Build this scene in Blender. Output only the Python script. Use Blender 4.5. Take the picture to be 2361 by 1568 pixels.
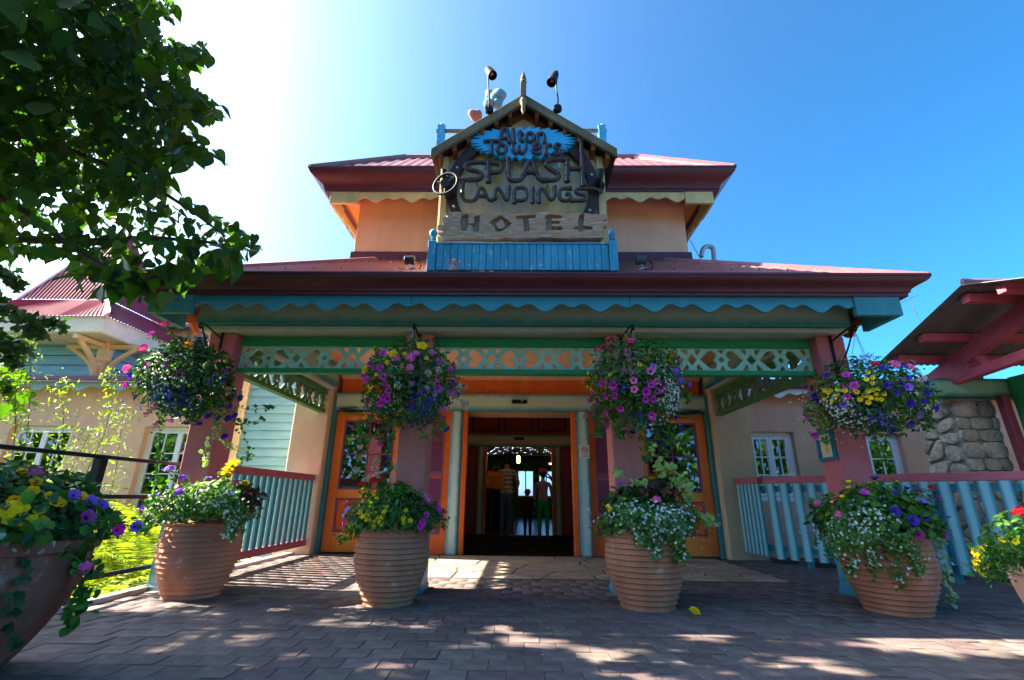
import bpy, math, random
import numpy as np
from mathutils import Vector, Matrix
random.seed(7); RNG = np.random.default_rng(11)
R = math.radians
for o in list(bpy.data.objects): bpy.data.objects.remove(o)
SC = bpy.context.scene
COL = SC.collection
# ------------------------------------------------------------ camera
EYE = 0.82; FPX = 1085.0; PITCH = R(18.6); YAW = R(-1.0); ROLL = R(0.6)
cam = bpy.data.cameras.new('Camera'); camo = bpy.data.objects.new('Camera', cam); COL.objects.link(camo)
cam.sensor_width = 36.0; cam.lens = FPX / 2361 * 36; cam.clip_start = 0.02; cam.clip_end = 3000
camo.location = (0, 0, EYE)
camo.rotation_mode = 'QUATERNION'
camo.rotation_quaternion = (Matrix.Rotation(-YAW, 3, 'Z') @ Matrix.Rotation(R(90) + PITCH, 3, 'X') @ Matrix.Rotation(ROLL, 3, 'Z')).to_quaternion()
SC.camera = camo
# ------------------------------------------------------------ sky, sun, exposure
SUN_EL = R(36.5); SUN_AZ = R(7.5)            # light travels towards +X and a little towards the camera
sd = Vector((math.cos(SUN_EL) * math.cos(SUN_AZ), -math.cos(SUN_EL) * math.sin(SUN_AZ), -math.sin(SUN_EL)))
W = bpy.data.worlds.new('World'); SC.world = W; W.use_nodes = True
nt = W.node_tree; bg = nt.nodes['Background']
sky = nt.nodes.new('ShaderNodeTexSky'); sky.sky_type = 'NISHITA'; sky.sun_disc = False
sky.sun_elevation = SUN_EL; sky.sun_rotation = math.atan2(-sd.x, -sd.y)
sky.altitude = 100; sky.air_density = 0.26; sky.dust_density = 2.4; sky.ozone_density = 8.0
sat = nt.nodes.new('ShaderNodeHueSaturation'); sat.inputs['Saturation'].default_value = 1.18; sat.inputs['Hue'].default_value = 0.483
nt.links.new(sky.outputs[0], sat.inputs['Color']); nt.links.new(sat.outputs[0], bg.inputs[0]); bg.inputs[1].default_value = 0.15
sun = bpy.data.lights.new('Sun', 'SUN'); sun.energy = 5.0; sun.angle = R(0.5); sun.color = (1.0, 0.89, 0.74)
suno = bpy.data.objects.new('Sun', sun); COL.objects.link(suno)
suno.rotation_mode = 'QUATERNION'; suno.rotation_quaternion = sd.to_track_quat('-Z', 'Y'); suno.location = (-8, 2, 9)
SC.view_settings.view_transform = 'Standard'; SC.view_settings.look = 'None'
SC.view_settings.exposure = 2.75; SC.view_settings.gamma = 1.0; SC.view_settings.use_curve_mapping = False
SC.render.engine = 'CYCLES'
SC.cycles.max_bounces = 10; SC.cycles.diffuse_bounces = 5; SC.cycles.transparent_max_bounces = 16

# ------------------------------------------------------------ picture position (2361 px wide) -> point on a known plane
CP, SP = math.cos(PITCH), math.sin(PITCH)
def ray(x, y):
    u = (x - 1180.5) / FPX; v = -(y - 784) / FPX
    c, s = math.cos(ROLL), math.sin(ROLL); u, v = u * c - v * s, v * c + u * s
    X, Y, Z = u, CP - v * SP, v * CP + SP
    c, s = math.cos(YAW), math.sin(YAW)
    return X * c + Y * s, -X * s + Y * c, Z
def atz(x, y, z): r = ray(x, y); t = (z - EYE) / r[2]; return Vector((r[0] * t, r[1] * t, z))
def aty(x, y, Y): r = ray(x, y); t = Y / r[1]; return Vector((r[0] * t, Y, EYE + r[2] * t))
def atx(x, y, X): r = ray(x, y); t = X / r[0]; return Vector((X, r[1] * t, EYE + r[2] * t))
def proj(p):
    X, Y, Z = p[0], p[1], p[2] - EYE
    c, s = math.cos(YAW), math.sin(YAW); X, Y = X * c - Y * s, X * s + Y * c
    f = Y * CP + Z * SP
    if f < .05: return (-9e9, -9e9)
    v = (Z * CP - Y * SP) / f; u = X / f
    c, s = math.cos(ROLL), math.sin(ROLL); u, v = u * c + v * s, v * c - u * s
    return 1180.5 + u * FPX, 784 - v * FPX

# ------------------------------------------------------------ materials
def lin(c):
    if isinstance(c, str): c = tuple(int(c[i:i + 2], 16) / 255 for i in (0, 2, 4))
    return tuple(x / 12.92 if x <= .04045 else ((x + .055) / 1.055) ** 2.4 for x in c)
MATS = {}
def N(nt, t, **k):
    n = nt.nodes.new(t)
    for a, b in k.items(): setattr(n, a, b)
    return n
def mat(name, col, rough=.6, var=.14, scale=5., bump=.12, bscale=70., spec=.3, col2=None, wear=None, metal=0., isl=0., stretch=None, transl=0., dist=.004, huev=0., streak=0., tv=1.7):
    """painted or plain surface: broad tone variation, fine grain relief, optional worn spots and per-piece variation"""
    if name in MATS: return MATS[name]
    m = bpy.data.materials.new(name); m.use_nodes = True; nt = m.node_tree; L = nt.links.new
    b = nt.nodes['Principled BSDF']; MATS[name] = m
    c = lin(col); d = lin(col2) if col2 else tuple(x * (1 - var) for x in c)
    if not col2: c = tuple(min(1, x * (1 + var)) for x in c)
    tc = N(nt, 'ShaderNodeTexCoord'); src = tc.outputs['Object']
    if stretch:
        mp = N(nt, 'ShaderNodeMapping'); mp.inputs['Scale'].default_value = stretch; L(src, mp.inputs[0]); src = mp.outputs[0]
    n1 = N(nt, 'ShaderNodeTexNoise'); n1.inputs['Scale'].default_value = scale; n1.inputs['Detail'].default_value = 6; n1.inputs['Roughness'].default_value = .65
    L(src, n1.inputs['Vector'])
    rp = N(nt, 'ShaderNodeValToRGB'); rp.color_ramp.elements[0].position = .32; rp.color_ramp.elements[1].position = .68
    rp.color_ramp.elements[0].color = (*d, 1); rp.color_ramp.elements[1].color = (*c, 1)
    L(n1.outputs[0], rp.inputs[0]); out = rp.outputs[0]
    if wear:
        wc, wscale, wlo = wear
        nw = N(nt, 'ShaderNodeTexNoise'); nw.inputs['Scale'].default_value = wscale; nw.inputs['Detail'].default_value = 8; nw.inputs['Roughness'].default_value = .75
        L(src, nw.inputs['Vector'])
        wr = N(nt, 'ShaderNodeValToRGB'); wr.color_ramp.elements[0].position = wlo; wr.color_ramp.elements[1].position = wlo + .09
        L(nw.outputs[0], wr.inputs[0])
        mx = N(nt, 'ShaderNodeMix', data_type='RGBA'); L(wr.outputs[0], mx.inputs[0]); L(out, mx.inputs[6]); mx.inputs[7].default_value = (*lin(wc), 1); out = mx.outputs[2]
    if streak:
        ms_ = N(nt, 'ShaderNodeMapping'); ms_.inputs['Scale'].default_value = (2.6, 2.6, .35); L(tc.outputs['Object'], ms_.inputs[0])
        ns_ = N(nt, 'ShaderNodeTexNoise'); ns_.inputs['Scale'].default_value = 2.2; ns_.inputs['Detail'].default_value = 7; ns_.inputs['Roughness'].default_value = .7; L(ms_.outputs[0], ns_.inputs['Vector'])
        rs_ = N(nt, 'ShaderNodeMapRange'); rs_.inputs[1].default_value = .35; rs_.inputs[2].default_value = .62; rs_.inputs[3].default_value = 1 - streak; rs_.inputs[4].default_value = 1.02; L(ns_.outputs[0], rs_.inputs[0])
        hm_ = N(nt, 'ShaderNodeHueSaturation'); L(out, hm_.inputs['Color']); L(rs_.outputs[0], hm_.inputs['Value']); out = hm_.outputs[0]
    if isl:
        g = N(nt, 'ShaderNodeNewGeometry'); oi = N(nt, 'ShaderNodeObjectInfo')
        ad = N(nt, 'ShaderNodeMath', operation='ADD'); L(g.outputs['Random Per Island'], ad.inputs[0]); L(oi.outputs['Random'], ad.inputs[1])
        fr = N(nt, 'ShaderNodeMath', operation='FRACT'); L(ad.outputs[0], fr.inputs[0])
        mr = N(nt, 'ShaderNodeMapRange'); mr.inputs[3].default_value = 1 - isl; mr.inputs[4].default_value = 1 + isl; L(fr.outputs[0], mr.inputs[0])
        hs = N(nt, 'ShaderNodeHueSaturation'); L(out, hs.inputs['Color']); L(mr.outputs[0], hs.inputs['Value'])
        if huev:
            m2 = N(nt, 'ShaderNodeMath', operation='MULTIPLY'); m2.inputs[1].default_value = 7.31; L(fr.outputs[0], m2.inputs[0])
            f2 = N(nt, 'ShaderNodeMath', operation='FRACT'); L(m2.outputs[0], f2.inputs[0])
            r2 = N(nt, 'ShaderNodeMapRange'); r2.inputs[3].default_value = .5 - huev; r2.inputs[4].default_value = .5 + huev; L(f2.outputs[0], r2.inputs[0]); L(r2.outputs[0], hs.inputs['Hue'])
        out = hs.outputs[0]
    L(out, b.inputs['Base Color'])
    b.inputs['Roughness'].default_value = rough; b.inputs['Specular IOR Level'].default_value = spec; b.inputs['Metallic'].default_value = metal
    if bump:
        n2 = N(nt, 'ShaderNodeTexNoise'); n2.inputs['Scale'].default_value = bscale; n2.inputs['Detail'].default_value = 5; L(src, n2.inputs['Vector'])
        bp = N(nt, 'ShaderNodeBump'); bp.inputs['Strength'].default_value = bump; bp.inputs['Distance'].default_value = dist
        L(n2.outputs[0], bp.inputs['Height']); L(bp.outputs[0], b.inputs['Normal'])
    if transl:
        tr = N(nt, 'ShaderNodeBsdfTranslucent'); hs2 = N(nt, 'ShaderNodeHueSaturation'); hs2.inputs['Saturation'].default_value = 1.15; hs2.inputs['Value'].default_value = tv
        L(out, hs2.inputs['Color']); L(hs2.outputs[0], tr.inputs[0])
        ms = N(nt, 'ShaderNodeMixShader'); ms.inputs[0].default_value = transl
        L(b.outputs[0], ms.inputs[1]); L(tr.outputs[0], ms.inputs[2]); L(ms.outputs[0], nt.nodes['Material Output'].inputs[0])
    return m
def air(name, mid, edge, axis, rough=.5, pos=.55, sym=True, bump=.1, lo=0., hi=1.):
    """scenic airbrush paint: a pale middle shaded off to a deeper tone along the edges of the piece"""
    if name in MATS: return MATS[name]
    m = bpy.data.materials.new(name); m.use_nodes = True; nt = m.node_tree; L = nt.links.new; b = nt.nodes['Principled BSDF']; MATS[name] = m
    tc = N(nt, 'ShaderNodeTexCoord'); sp = N(nt, 'ShaderNodeSeparateXYZ'); L(tc.outputs['Generated'], sp.inputs[0])
    t = sp.outputs[axis]
    if sym:
        a = N(nt, 'ShaderNodeMath', operation='SUBTRACT'); L(t, a.inputs[0]); a.inputs[1].default_value = .5
        bb = N(nt, 'ShaderNodeMath', operation='ABSOLUTE'); L(a.outputs[0], bb.inputs[0])
        cc = N(nt, 'ShaderNodeMath', operation='MULTIPLY'); L(bb.outputs[0], cc.inputs[0]); cc.inputs[1].default_value = 2; t = cc.outputs[0]
    nz = N(nt, 'ShaderNodeTexNoise'); nz.inputs['Scale'].default_value = 7; nz.inputs['Detail'].default_value = 6; L(tc.outputs['Object'], nz.inputs['Vector'])
    n2 = N(nt, 'ShaderNodeMath', operation='MULTIPLY_ADD'); L(nz.outputs[0], n2.inputs[0]); n2.inputs[1].default_value = .5; L(t, n2.inputs[2])
    n3 = N(nt, 'ShaderNodeMath', operation='SUBTRACT'); L(n2.outputs[0], n3.inputs[0]); n3.inputs[1].default_value = .25
    rp = N(nt, 'ShaderNodeValToRGB'); rp.color_ramp.interpolation = 'EASE'
    rp.color_ramp.elements[0].position = max(0, pos - .35); rp.color_ramp.elements[1].position = min(1, pos + .35)
    rp.color_ramp.elements[0].color = (*lin(mid), 1); rp.color_ramp.elements[1].color = (*lin(edge), 1)
    L(n3.outputs[0], rp.inputs[0]); L(rp.outputs[0], b.inputs['Base Color'])
    b.inputs['Roughness'].default_value = rough; b.inputs['Specular IOR Level'].default_value = .3
    g = N(nt, 'ShaderNodeTexNoise'); g.inputs['Scale'].default_value = 45; L(tc.outputs['Object'], g.inputs['Vector'])
    bp = N(nt, 'ShaderNodeBump'); bp.inputs['Strength'].default_value = bump; bp.inputs['Distance'].default_value = .004; L(g.outputs[0], bp.inputs['Height']); L(bp.outputs[0], b.inputs['Normal'])
    return m
def glass(name, tint=(.75, .8, .8), refl=.5):
    if name in MATS: return MATS[name]
    m = bpy.data.materials.new(name); m.use_nodes = True; nt = m.node_tree; L = nt.links.new; MATS[name] = m
    nt.nodes.remove(nt.nodes['Principled BSDF'])
    t = N(nt, 'ShaderNodeBsdfTransparent'); t.inputs[0].default_value = (*tint, 1)
    g = N(nt, 'ShaderNodeBsdfGlossy'); g.inputs['Roughness'].default_value = .015
    fr = N(nt, 'ShaderNodeFresnel'); fr.inputs[0].default_value = 1.5
    mu = N(nt, 'ShaderNodeMath', operation='MULTIPLY_ADD'); mu.inputs[1].default_value = 1.2; mu.inputs[2].default_value = refl; L(fr.outputs[0], mu.inputs[0])
    ms = N(nt, 'ShaderNodeMixShader'); L(mu.outputs[0], ms.inputs[0]); L(t.outputs[0], ms.inputs[1]); L(g.outputs[0], ms.inputs[2])
    L(ms.outputs[0], nt.nodes['Material Output'].inputs[0]); return m
def emit(name, col, s):
    if name in MATS: return MATS[name]
    m = bpy.data.materials.new(name); m.use_nodes = True; b = m.node_tree.nodes['Principled BSDF']; MATS[name] = m
    b.inputs['Base Color'].default_value = (*lin(col), 1); b.inputs['Emission Color'].default_value = (*lin(col), 1); b.inputs['Emission Strength'].default_value = s
    return m

# ------------------------------------------------------------ objects
def tag(o, label=None, cat=None, group=None, kind=None):
    if label: o['label'] = label
    if cat: o['category'] = cat
    if group: o['group'] = group
    if kind: o['kind'] = kind
    return o
def thing(name, label, cat, loc=(0, 0, 0), group=None):
    o = bpy.data.objects.new(name, None); COL.objects.link(o); o.location = loc; o.empty_display_size = .1
    return tag(o, label, cat, group)
def rootloc(o):
    while o.parent: o = o.parent
    return o.location.copy()
def link(name, me, parent=None, loc=None):
    o = bpy.data.objects.new(name, me); COL.objects.link(o)
    if parent: o.parent = parent
    if loc is not None: o.location = loc
    return o
def bevel(o, w=.005, seg=2):
    md = o.modifiers.new('edge', 'BEVEL'); md.width = w; md.segments = seg; md.limit_method = 'ANGLE'; md.angle_limit = R(40); return o
class MB:
    def __init__(s): s.V = []; s.F = []; s.M = []; s.mi = 0
    def add(s, V, F):
        b = len(s.V); s.V += [tuple(v) for v in V]; s.F += [tuple(i + b for i in f) for f in F]; s.M += [s.mi] * len(F); return s
    def box(s, x0, x1, y0, y1, z0, z1):
        return s.add([(x0, y0, z0), (x1, y0, z0), (x1, y1, z0), (x0, y1, z0), (x0, y0, z1), (x1, y0, z1), (x1, y1, z1), (x0, y1, z1)],
                     [(3, 2, 1, 0), (4, 5, 6, 7), (0, 1, 5, 4), (1, 2, 6, 5), (2, 3, 7, 6), (3, 0, 4, 7)])
    def bar(s, a, b, w, h, up=(0, 0, 1)):
        a, b = Vector(a), Vector(b); d = (b - a).normalized(); u = Vector(up); r = d.cross(u)
        if r.length < 1e-4: r = d.cross(Vector((0, 1, 0)))
        r.normalize(); u = r.cross(d).normalized(); r = r * w / 2; u = u * h / 2
        return s.add([a - r - u, a + r - u, a + r + u, a - r + u, b - r - u, b + r - u, b + r + u, b - r + u],
                     [(0, 1, 2, 3), (7, 6, 5, 4), (0, 4, 5, 1), (1, 5, 6, 2), (2, 6, 7, 3), (3, 7, 4, 0)])
    def tube(s, pts, r, n=8, cap=True, flat=1.0, ref=(0, 1, 0), closed=False):
        P = [Vector(p) for p in pts]; rs = r if isinstance(r, (list, tuple)) else [r] * len(P); V = []; F = []; k = len(P)
        for i, p in enumerate(P):
            d = (P[(i + 1) % k] - P[i - 1]) if closed else (P[min(i + 1, k - 1)] - P[max(i - 1, 0)])
            d.normalize(); a = d.cross(Vector(ref))
            if a.length < .05: a = d.cross(Vector((1, 0, .3)))
            a.normalize(); b = a.cross(d).normalized()
            for j in range(n):
                t = 2 * math.pi * j / n; V.append(p + (a * math.cos(t) + b * math.sin(t) * flat) * rs[i])
        for i in range(k if closed else k - 1):
            for j in range(n):
                q = ((i + 1) % k) * n; F.append((i * n + j, i * n + (j + 1) % n, q + (j + 1) % n, q + j))
        if cap and not closed: F += [tuple(range(n - 1, -1, -1)), tuple((k - 1) * n + j for j in range(n))]
        return s.add(V, F)
    def lathe(s, prof, c=(0, 0, 0), n=32, cap=True, ax=None):
        V = []; F = []; k = len(prof)
        for r, z in prof:
            for j in range(n):
                t = 2 * math.pi * j / n; v = Vector((r * math.cos(t), r * math.sin(t), z))
                if ax is not None: v = ax @ v
                V.append(v + Vector(c))
        for i in range(k - 1):
            for j in range(n): F.append((i * n + j, i * n + (j + 1) % n, (i + 1) * n + (j + 1) % n, (i + 1) * n + j))
        if cap: F += [tuple(range(n - 1, -1, -1)), tuple((k - 1) * n + j for j in range(n))]
        return s.add(V, F)
    def prism(s, pts, off):
        P = [Vector(p) for p in pts]; n = len(P); o = Vector(off)
        return s.add(P + [p + o for p in P], [tuple(range(n)), tuple(range(2 * n - 1, n - 1, -1))] + [(i, i + n, (i + 1) % n + n, (i + 1) % n) for i in range(n)])
    def mesh(s, name, mats, loc=(0, 0, 0), smooth=None):
        me = bpy.data.meshes.new(name); l = Vector(loc)
        me.from_pydata([(v[0] - l.x, v[1] - l.y, v[2] - l.z) for v in s.V], [], s.F)
        if not isinstance(mats, (list, tuple)): mats = [mats]
        for m in mats: me.materials.append(m)
        if any(s.M): me.polygons.foreach_set('material_index', s.M)
        me.update()
        import bmesh
        bm = bmesh.new(); bm.from_mesh(me); bmesh.ops.recalc_face_normals(bm, faces=bm.faces); bm.to_mesh(me); bm.free()
        if smooth is not None:
            me.polygons.foreach_set('use_smooth', [True] * len(me.polygons)); me.set_sharp_from_angle(angle=R(smooth))
        return me
    def build(s, name, mats, parent=None, smooth=None, bev=0, loc=None):
        l = rootloc(parent) if parent else (Vector(loc) if loc is not None else Vector((0, 0, 0)))
        o = link(name, s.mesh(name, mats, l, smooth), parent, None if parent else l)
        if bev: bevel(o, bev)
        return o
def part(name, m, parent, *boxes, bev=.004):
    b = MB()
    for q in boxes: b.box(*q)
    return b.build(name, m, parent, bev=bev)
def struct(name, b, m, parent=None, **k):
    o = b.build(name, m, parent, **k)
    if not parent: o['kind'] = 'structure'
    return o
def curve_shape(splines, depth):
    """filled flat outline with holes, thickness depth, in local x/z, front at y=-depth/2"""
    cu = bpy.data.curves.new('outline', 'CURVE'); cu.dimensions = '2D'; cu.fill_mode = 'BOTH'; cu.extrude = depth / 2
    for sp in splines:
        q = cu.splines.new('POLY'); q.points.add(len(sp) - 1); q.use_cyclic_u = True
        for i, p in enumerate(sp): q.points[i].co = (p[0], p[1], 0, 1)
    ob = bpy.data.objects.new('outline', cu); me = bpy.data.meshes.new_from_object(ob)
    V = [(v.co.x, -v.co.z, v.co.y) for v in me.vertices]; F = [tuple(p.vertices) for p in me.polygons]
    bpy.data.objects.remove(ob); bpy.data.curves.remove(cu); bpy.data.meshes.remove(me)
    return V, F
def np_mesh(name, V, F, mats, fm=None, smooth=False):
    """V (n,3) array, F (m,k) array with one vertex count for all faces"""
    me = bpy.data.meshes.new(name); n, k = F.shape
    me.vertices.add(len(V)); me.vertices.foreach_set('co', np.ascontiguousarray(V, dtype=np.float32).ravel())
    me.loops.add(n * k); me.loops.foreach_set('vertex_index', F.astype(np.int32).ravel())
    me.polygons.add(n); me.polygons.foreach_set('loop_start', np.arange(0, n * k, k, dtype=np.int32))
    me.polygons.foreach_set('loop_total', np.full(n, k, dtype=np.int32))
    if not isinstance(mats, (list, tuple)): mats = [mats]
    for m in mats: me.materials.append(m)
    if fm is not None: me.polygons.foreach_set('material_index', np.asarray(fm, dtype=np.int32))
    if smooth: me.polygons.foreach_set('use_smooth', np.ones(n, dtype=bool))
    me.update(calc_edges=True); return me
def frames(nrm, spin=None):
    """rotation matrices (n,3,3) whose z axis is nrm"""
    z = nrm / np.linalg.norm(nrm, axis=1, keepdims=True); n = len(z)
    a = RNG.normal(size=(n, 3)) if spin is None else np.broadcast_to(np.asarray(spin, float), (n, 3)).copy()
    x = np.cross(a, z); bad = np.linalg.norm(x, axis=1) < 1e-3; x[bad] = np.cross(np.array([.3, .9, .1]), z[bad])
    x /= np.linalg.norm(x, axis=1, keepdims=True); y = np.cross(z, x)
    return np.stack([x, y, z], axis=2)
def scatter(name, tmpl, pos, rot, size, mats, parent, kind=None, smooth=True):
    TV, TF = np.asarray(tmpl[0], float), np.asarray(tmpl[1]); n = len(pos)
    if n == 0: return None
    V = np.einsum('nij,vj->nvi', rot, TV) * np.asarray(size).reshape(-1, 1, 1) + np.asarray(pos)[:, None, :]
    F = (TF[None] + (np.arange(n) * len(TV))[:, None, None]).reshape(-1, TF.shape[1])
    l = np.array(rootloc(parent)) if parent else np.zeros(3)
    fm = np.tile(tmpl[2], n) if len(tmpl) > 2 else None
    o = link(name, np_mesh(name, V.reshape(-1, 3) - l, F, mats, fm, smooth), parent)
    if kind: o['kind'] = kind
    return o
# ============================================================ materials used by the buildings
M_pave = mat('paver', '7d6f68', .8, .22, 9, .7, 220, .22, col2='5a4f4d', isl=.2, huev=.03, dist=.003)
M_mortar = mat('joint sand', '564c49', .95, .25, 20, .4, 150, .1)
M_flag = mat('flagstone', 'b3a086', .75, .25, 5, .4, 60, .3, col2='857662', isl=.22, huev=.02)
M_soil = mat('soil', '4c4232', .95, .3, 3, .6, 25, .1)
M_kerb = mat('kerb', 'b9b4a6', .8, .2, 6, .3, 80)
M_pink = mat('pink paint', 'c46c72', .55, .12, 4, .3, 90, .3, wear=('d8a0a4', 9, .64), streak=.14)
M_pink2 = mat('mauve pink paint', 'cf8078', .55, .12, 4, .3, 90, .3, wear=('d8a8b0', 9, .66), streak=.14)
M_plinth = air('plinth airbrush', 'a9cdd4', '2b8397', 0, .5, .75)
M_teal = air('fascia teal', '3f8f9c', '2f6f80', 2, .5, .6, sym=False)
M_tealflat = mat('teal board', '3f8994', .5, .16, 4, .25, 60, wear=('6fa9ae', 9, .68), streak=.18)
M_beam = air('beam airbrush', '9ab8aa', '328891', 2, .55, .62)
M_pale = mat('pale moulding', 'b3b9ae', .55, .1, 6)
M_green = mat('green rail', '2b8f58', .45, .15, 8, .2, 60, stretch=(1, 6, 6))
M_latt = mat('lattice paint', 'a6d2be', .5, .14, 5, .2, 70, wear=('6f9f90', 6, .6))
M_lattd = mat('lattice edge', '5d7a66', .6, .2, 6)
M_peach = mat('peach render', 'e3ae8e', .85, .09, 2, .7, 130, .15, dist=.006, streak=.07)
M_peach2 = mat('pale peach render', 'e8bd9f', .85, .09, 2, .7, 130, .15, dist=.006, streak=.07)
M_tan = mat('tan render', 'cdb292', .85, .1, 2, .7, 130, .15, dist=.006, streak=.08)
M_orange = air('orange airbrush', 'fb9742', 'e6722e', 0, .5, .7)
M_orange2 = mat('orange paint', 'ee6e2e', .5, .12, 4, .2, 60, streak=.12)
M_mauve = mat('mauve trim', '8b4f72', .5, .12, 6, .15, 60)
M_rose = mat('rose panel', 'd88480', .5, .1, 6)
M_post = air('door post airbrush', 'bcd4cf', '3b93a4', 0, .5, .62)
M_lintel = air('lintel airbrush', 'c4d3c5', '5a9ca4', 2, .5, .72)
M_maroon = mat('maroon metal', '5c2932', .42, .16, 2, .1, 40, .4, wear=('7d4650', 6, .68), streak=.2)
M_roof = mat('red corrugated metal', '8c5656', .5, .16, 1.5, .1, 30, .35, wear=('7d4a50', 3, .62), streak=.15)
M_cream = mat('cream board', 'cdb57c', .6, .14, 4, .25, 60, streak=.2)
M_white = mat('white frame', 'e9edf0', .35, .05, 5, .05, 60, .5)
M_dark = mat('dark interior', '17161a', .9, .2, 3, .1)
M_iron = mat('black iron', '15161a', .55, .2, 20, .2, 120, .3)
M_brass = mat('brass', 'a8834a', .35, .15, 20, .1, 90, .5, metal=.8)
M_galv = mat('galvanised metal', 'a9acae', .45, .2, 12, .2, 60, .5, metal=.6)
M_glassd = glass('window glass', (.62, .68, .68), .1)
M_blueboard = mat('blue clapboard', '7fb3bd', .65, .14, 3, .25, 50, .25, wear=('a6cad0', 7, .66), stretch=(1, 4, 4))

# ============================================================ the setting: ground, paving
gb = MB(); gb.add([(-1500, -1500, -.62), (1500, -1500, -.62), (1500, 1500, -.62), (-1500, 1500, -.62)], [(0, 1, 2, 3)])
struct('ground', gb, mat('lawn soil', '3d4424', .95, .35, .4, .4, 8, .1))
DX0, DX1, DY0, DY1 = -3.34, 14.0, -9.0, 8.0
pav = struct('paving', MB().box(DX0, DX1, DY0, DY1, -.62, -.005), M_mortar)
def flip_paver(sx, sy):
    b = MB(); g = .0018; h = .0022
    x0, x1, y0, y1 = -sx / 2 + g, sx / 2 - g, -sy / 2 + g, sy / 2 - g
    b.add([(x0, y0, -h), (x1, y0, -h), (x1, y1, -h), (x0, y1, -h), (x0 + h, y0 + h, 0), (x1 - h, y0 + h, 0), (x1 - h, y1 - h, 0), (x0 + h, y1 - h, 0)],
          [(4, 5, 6, 7), (0, 1, 5, 4), (1, 2, 6, 5), (2, 3, 7, 6), (3, 0, 4, 7)])
    return b
PS = .19; PD = .165
spots = []
FLX0, FLX1, FLY0, FLY1 = -1.66, 2.92, 5.66, 7.72       # crazy-paved flagstones in front of the doors
for j in range(int((DY1 - 0.2 + 4) / PD)):
    y = -4 + (j + .5) * PD
    for i in range(-1, int((9.2 - DX0) / PS)):
        x = DX0 + .05 + (i + .5 * (j % 2) + .5) * PS
        if x - PS / 2 < DX0 or y + PD / 2 > 7.74: continue
        if FLX0 - .02 < x < FLX1 + .02 and y > FLY0 - .02: continue
        px, py = proj((x, y, 0)); vis = -30 < px < 2390 and py < 1590
        spots.append((vis, y, x))
near = sorted([s for s in spots if s[0]], key=lambda s: s[1] ** 2 + s[2] ** 2)[:300]
nset = {(s[1], s[2]) for s in near}
pm = flip_paver(PS, PD).mesh('paver', M_pave)
for _, y, x in near:
    o = link('paver', pm, pav, (x, y, random.uniform(-.0025, .0025))); o.rotation_euler = (random.gauss(0, .004), random.gauss(0, .004), random.gauss(0, .006))
rest = [(s[2], s[1]) for s in spots if (s[1], s[2]) not in nset]
tm = flip_paver(PS, PD)
P = np.array([(x, y, random.uniform(-.0025, .0025)) for x, y in rest]); rot = frames(np.column_stack([RNG.normal(0, .004, len(P)), RNG.normal(0, .004, len(P)), np.ones(len(P))]), (0, 1, 0))
scatter('paver_field', (np.array(tm.V), np.array(tm.F)), P, rot, np.ones(len(P)), M_pave, pav, 'stuff', smooth=False)
# voronoi stones by half-plane clipping
def clip(poly, p, n):
    out = []
    for i in range(len(poly)):
        a, b = poly[i], poly[(i + 1) % len(poly)]
        da = (a[0] - p[0]) * n[0] + (a[1] - p[1]) * n[1]; db = (b[0] - p[0]) * n[0] + (b[1] - p[1]) * n[1]
        if da <= 0: out.append(a)
        if da * db < 0:
            t = da / (da - db); out.append((a[0] + (b[0] - a[0]) * t, a[1] + (b[1] - a[1]) * t))
    return out
def voronoi(x0, x1, y0, y1, seeds, gap):
    cells = []
    for i, s in enumerate(seeds):
        poly = [(x0, y0), (x1, y0), (x1, y1), (x0, y1)]
        for j, q in enumerate(seeds):
            if i == j: continue
            dx, dy = q[0] - s[0], q[1] - s[1]; d = math.hypot(dx, dy)
            if d > 2.5: continue
            n = (dx / d, dy / d); poly = clip(poly, (s[0] + dx / 2 - n[0] * gap, s[1] + dy / 2 - n[1] * gap), n)
            if len(poly) < 3: break
        if len(poly) >= 3: cells.append(poly)
    return cells
rs = random.Random(4); seeds = []
while len(seeds) < 52:
    q = (rs.uniform(FLX0, FLX1), rs.uniform(FLY0, FLY1))
    if all(math.hypot(q[0] - s[0], q[1] - s[1]) > .27 for s in seeds): seeds.append(q)
for c in voronoi(FLX0, FLX1, FLY0, FLY1, seeds, .009):
    cx = sum(p[0] for p in c) / len(c); cy = sum(p[1] for p in c) / len(c); h = rs.uniform(-.002, .003)
    b = MB(); n = len(c)
    V = [(p[0], p[1], -.012) for p in c] + [(cx + (p[0] - cx) * .97, cy + (p[1] - cy) * .97, h) for p in c]
    b.add(V, [tuple(range(n, 2 * n))] + [(i, (i + 1) % n, (i + 1) % n + n, i + n) for i in range(n)])
    link('flagstone', b.mesh('flagstone', M_flag, (cx, cy, 0)), pav, (cx, cy, 0))
kb = MB().box(DX0 - .1, DX0 + .005, -2, 7.72, -.3, .035)
struct('kerb', kb, M_kerb, bev=.01)

# ============================================================ the hotel entrance building
HB = thing('hotel_entrance', 'pastel hotel entrance with scalloped porch, orange doors and a small tower', 'building', (0, 6, 0))
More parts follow.
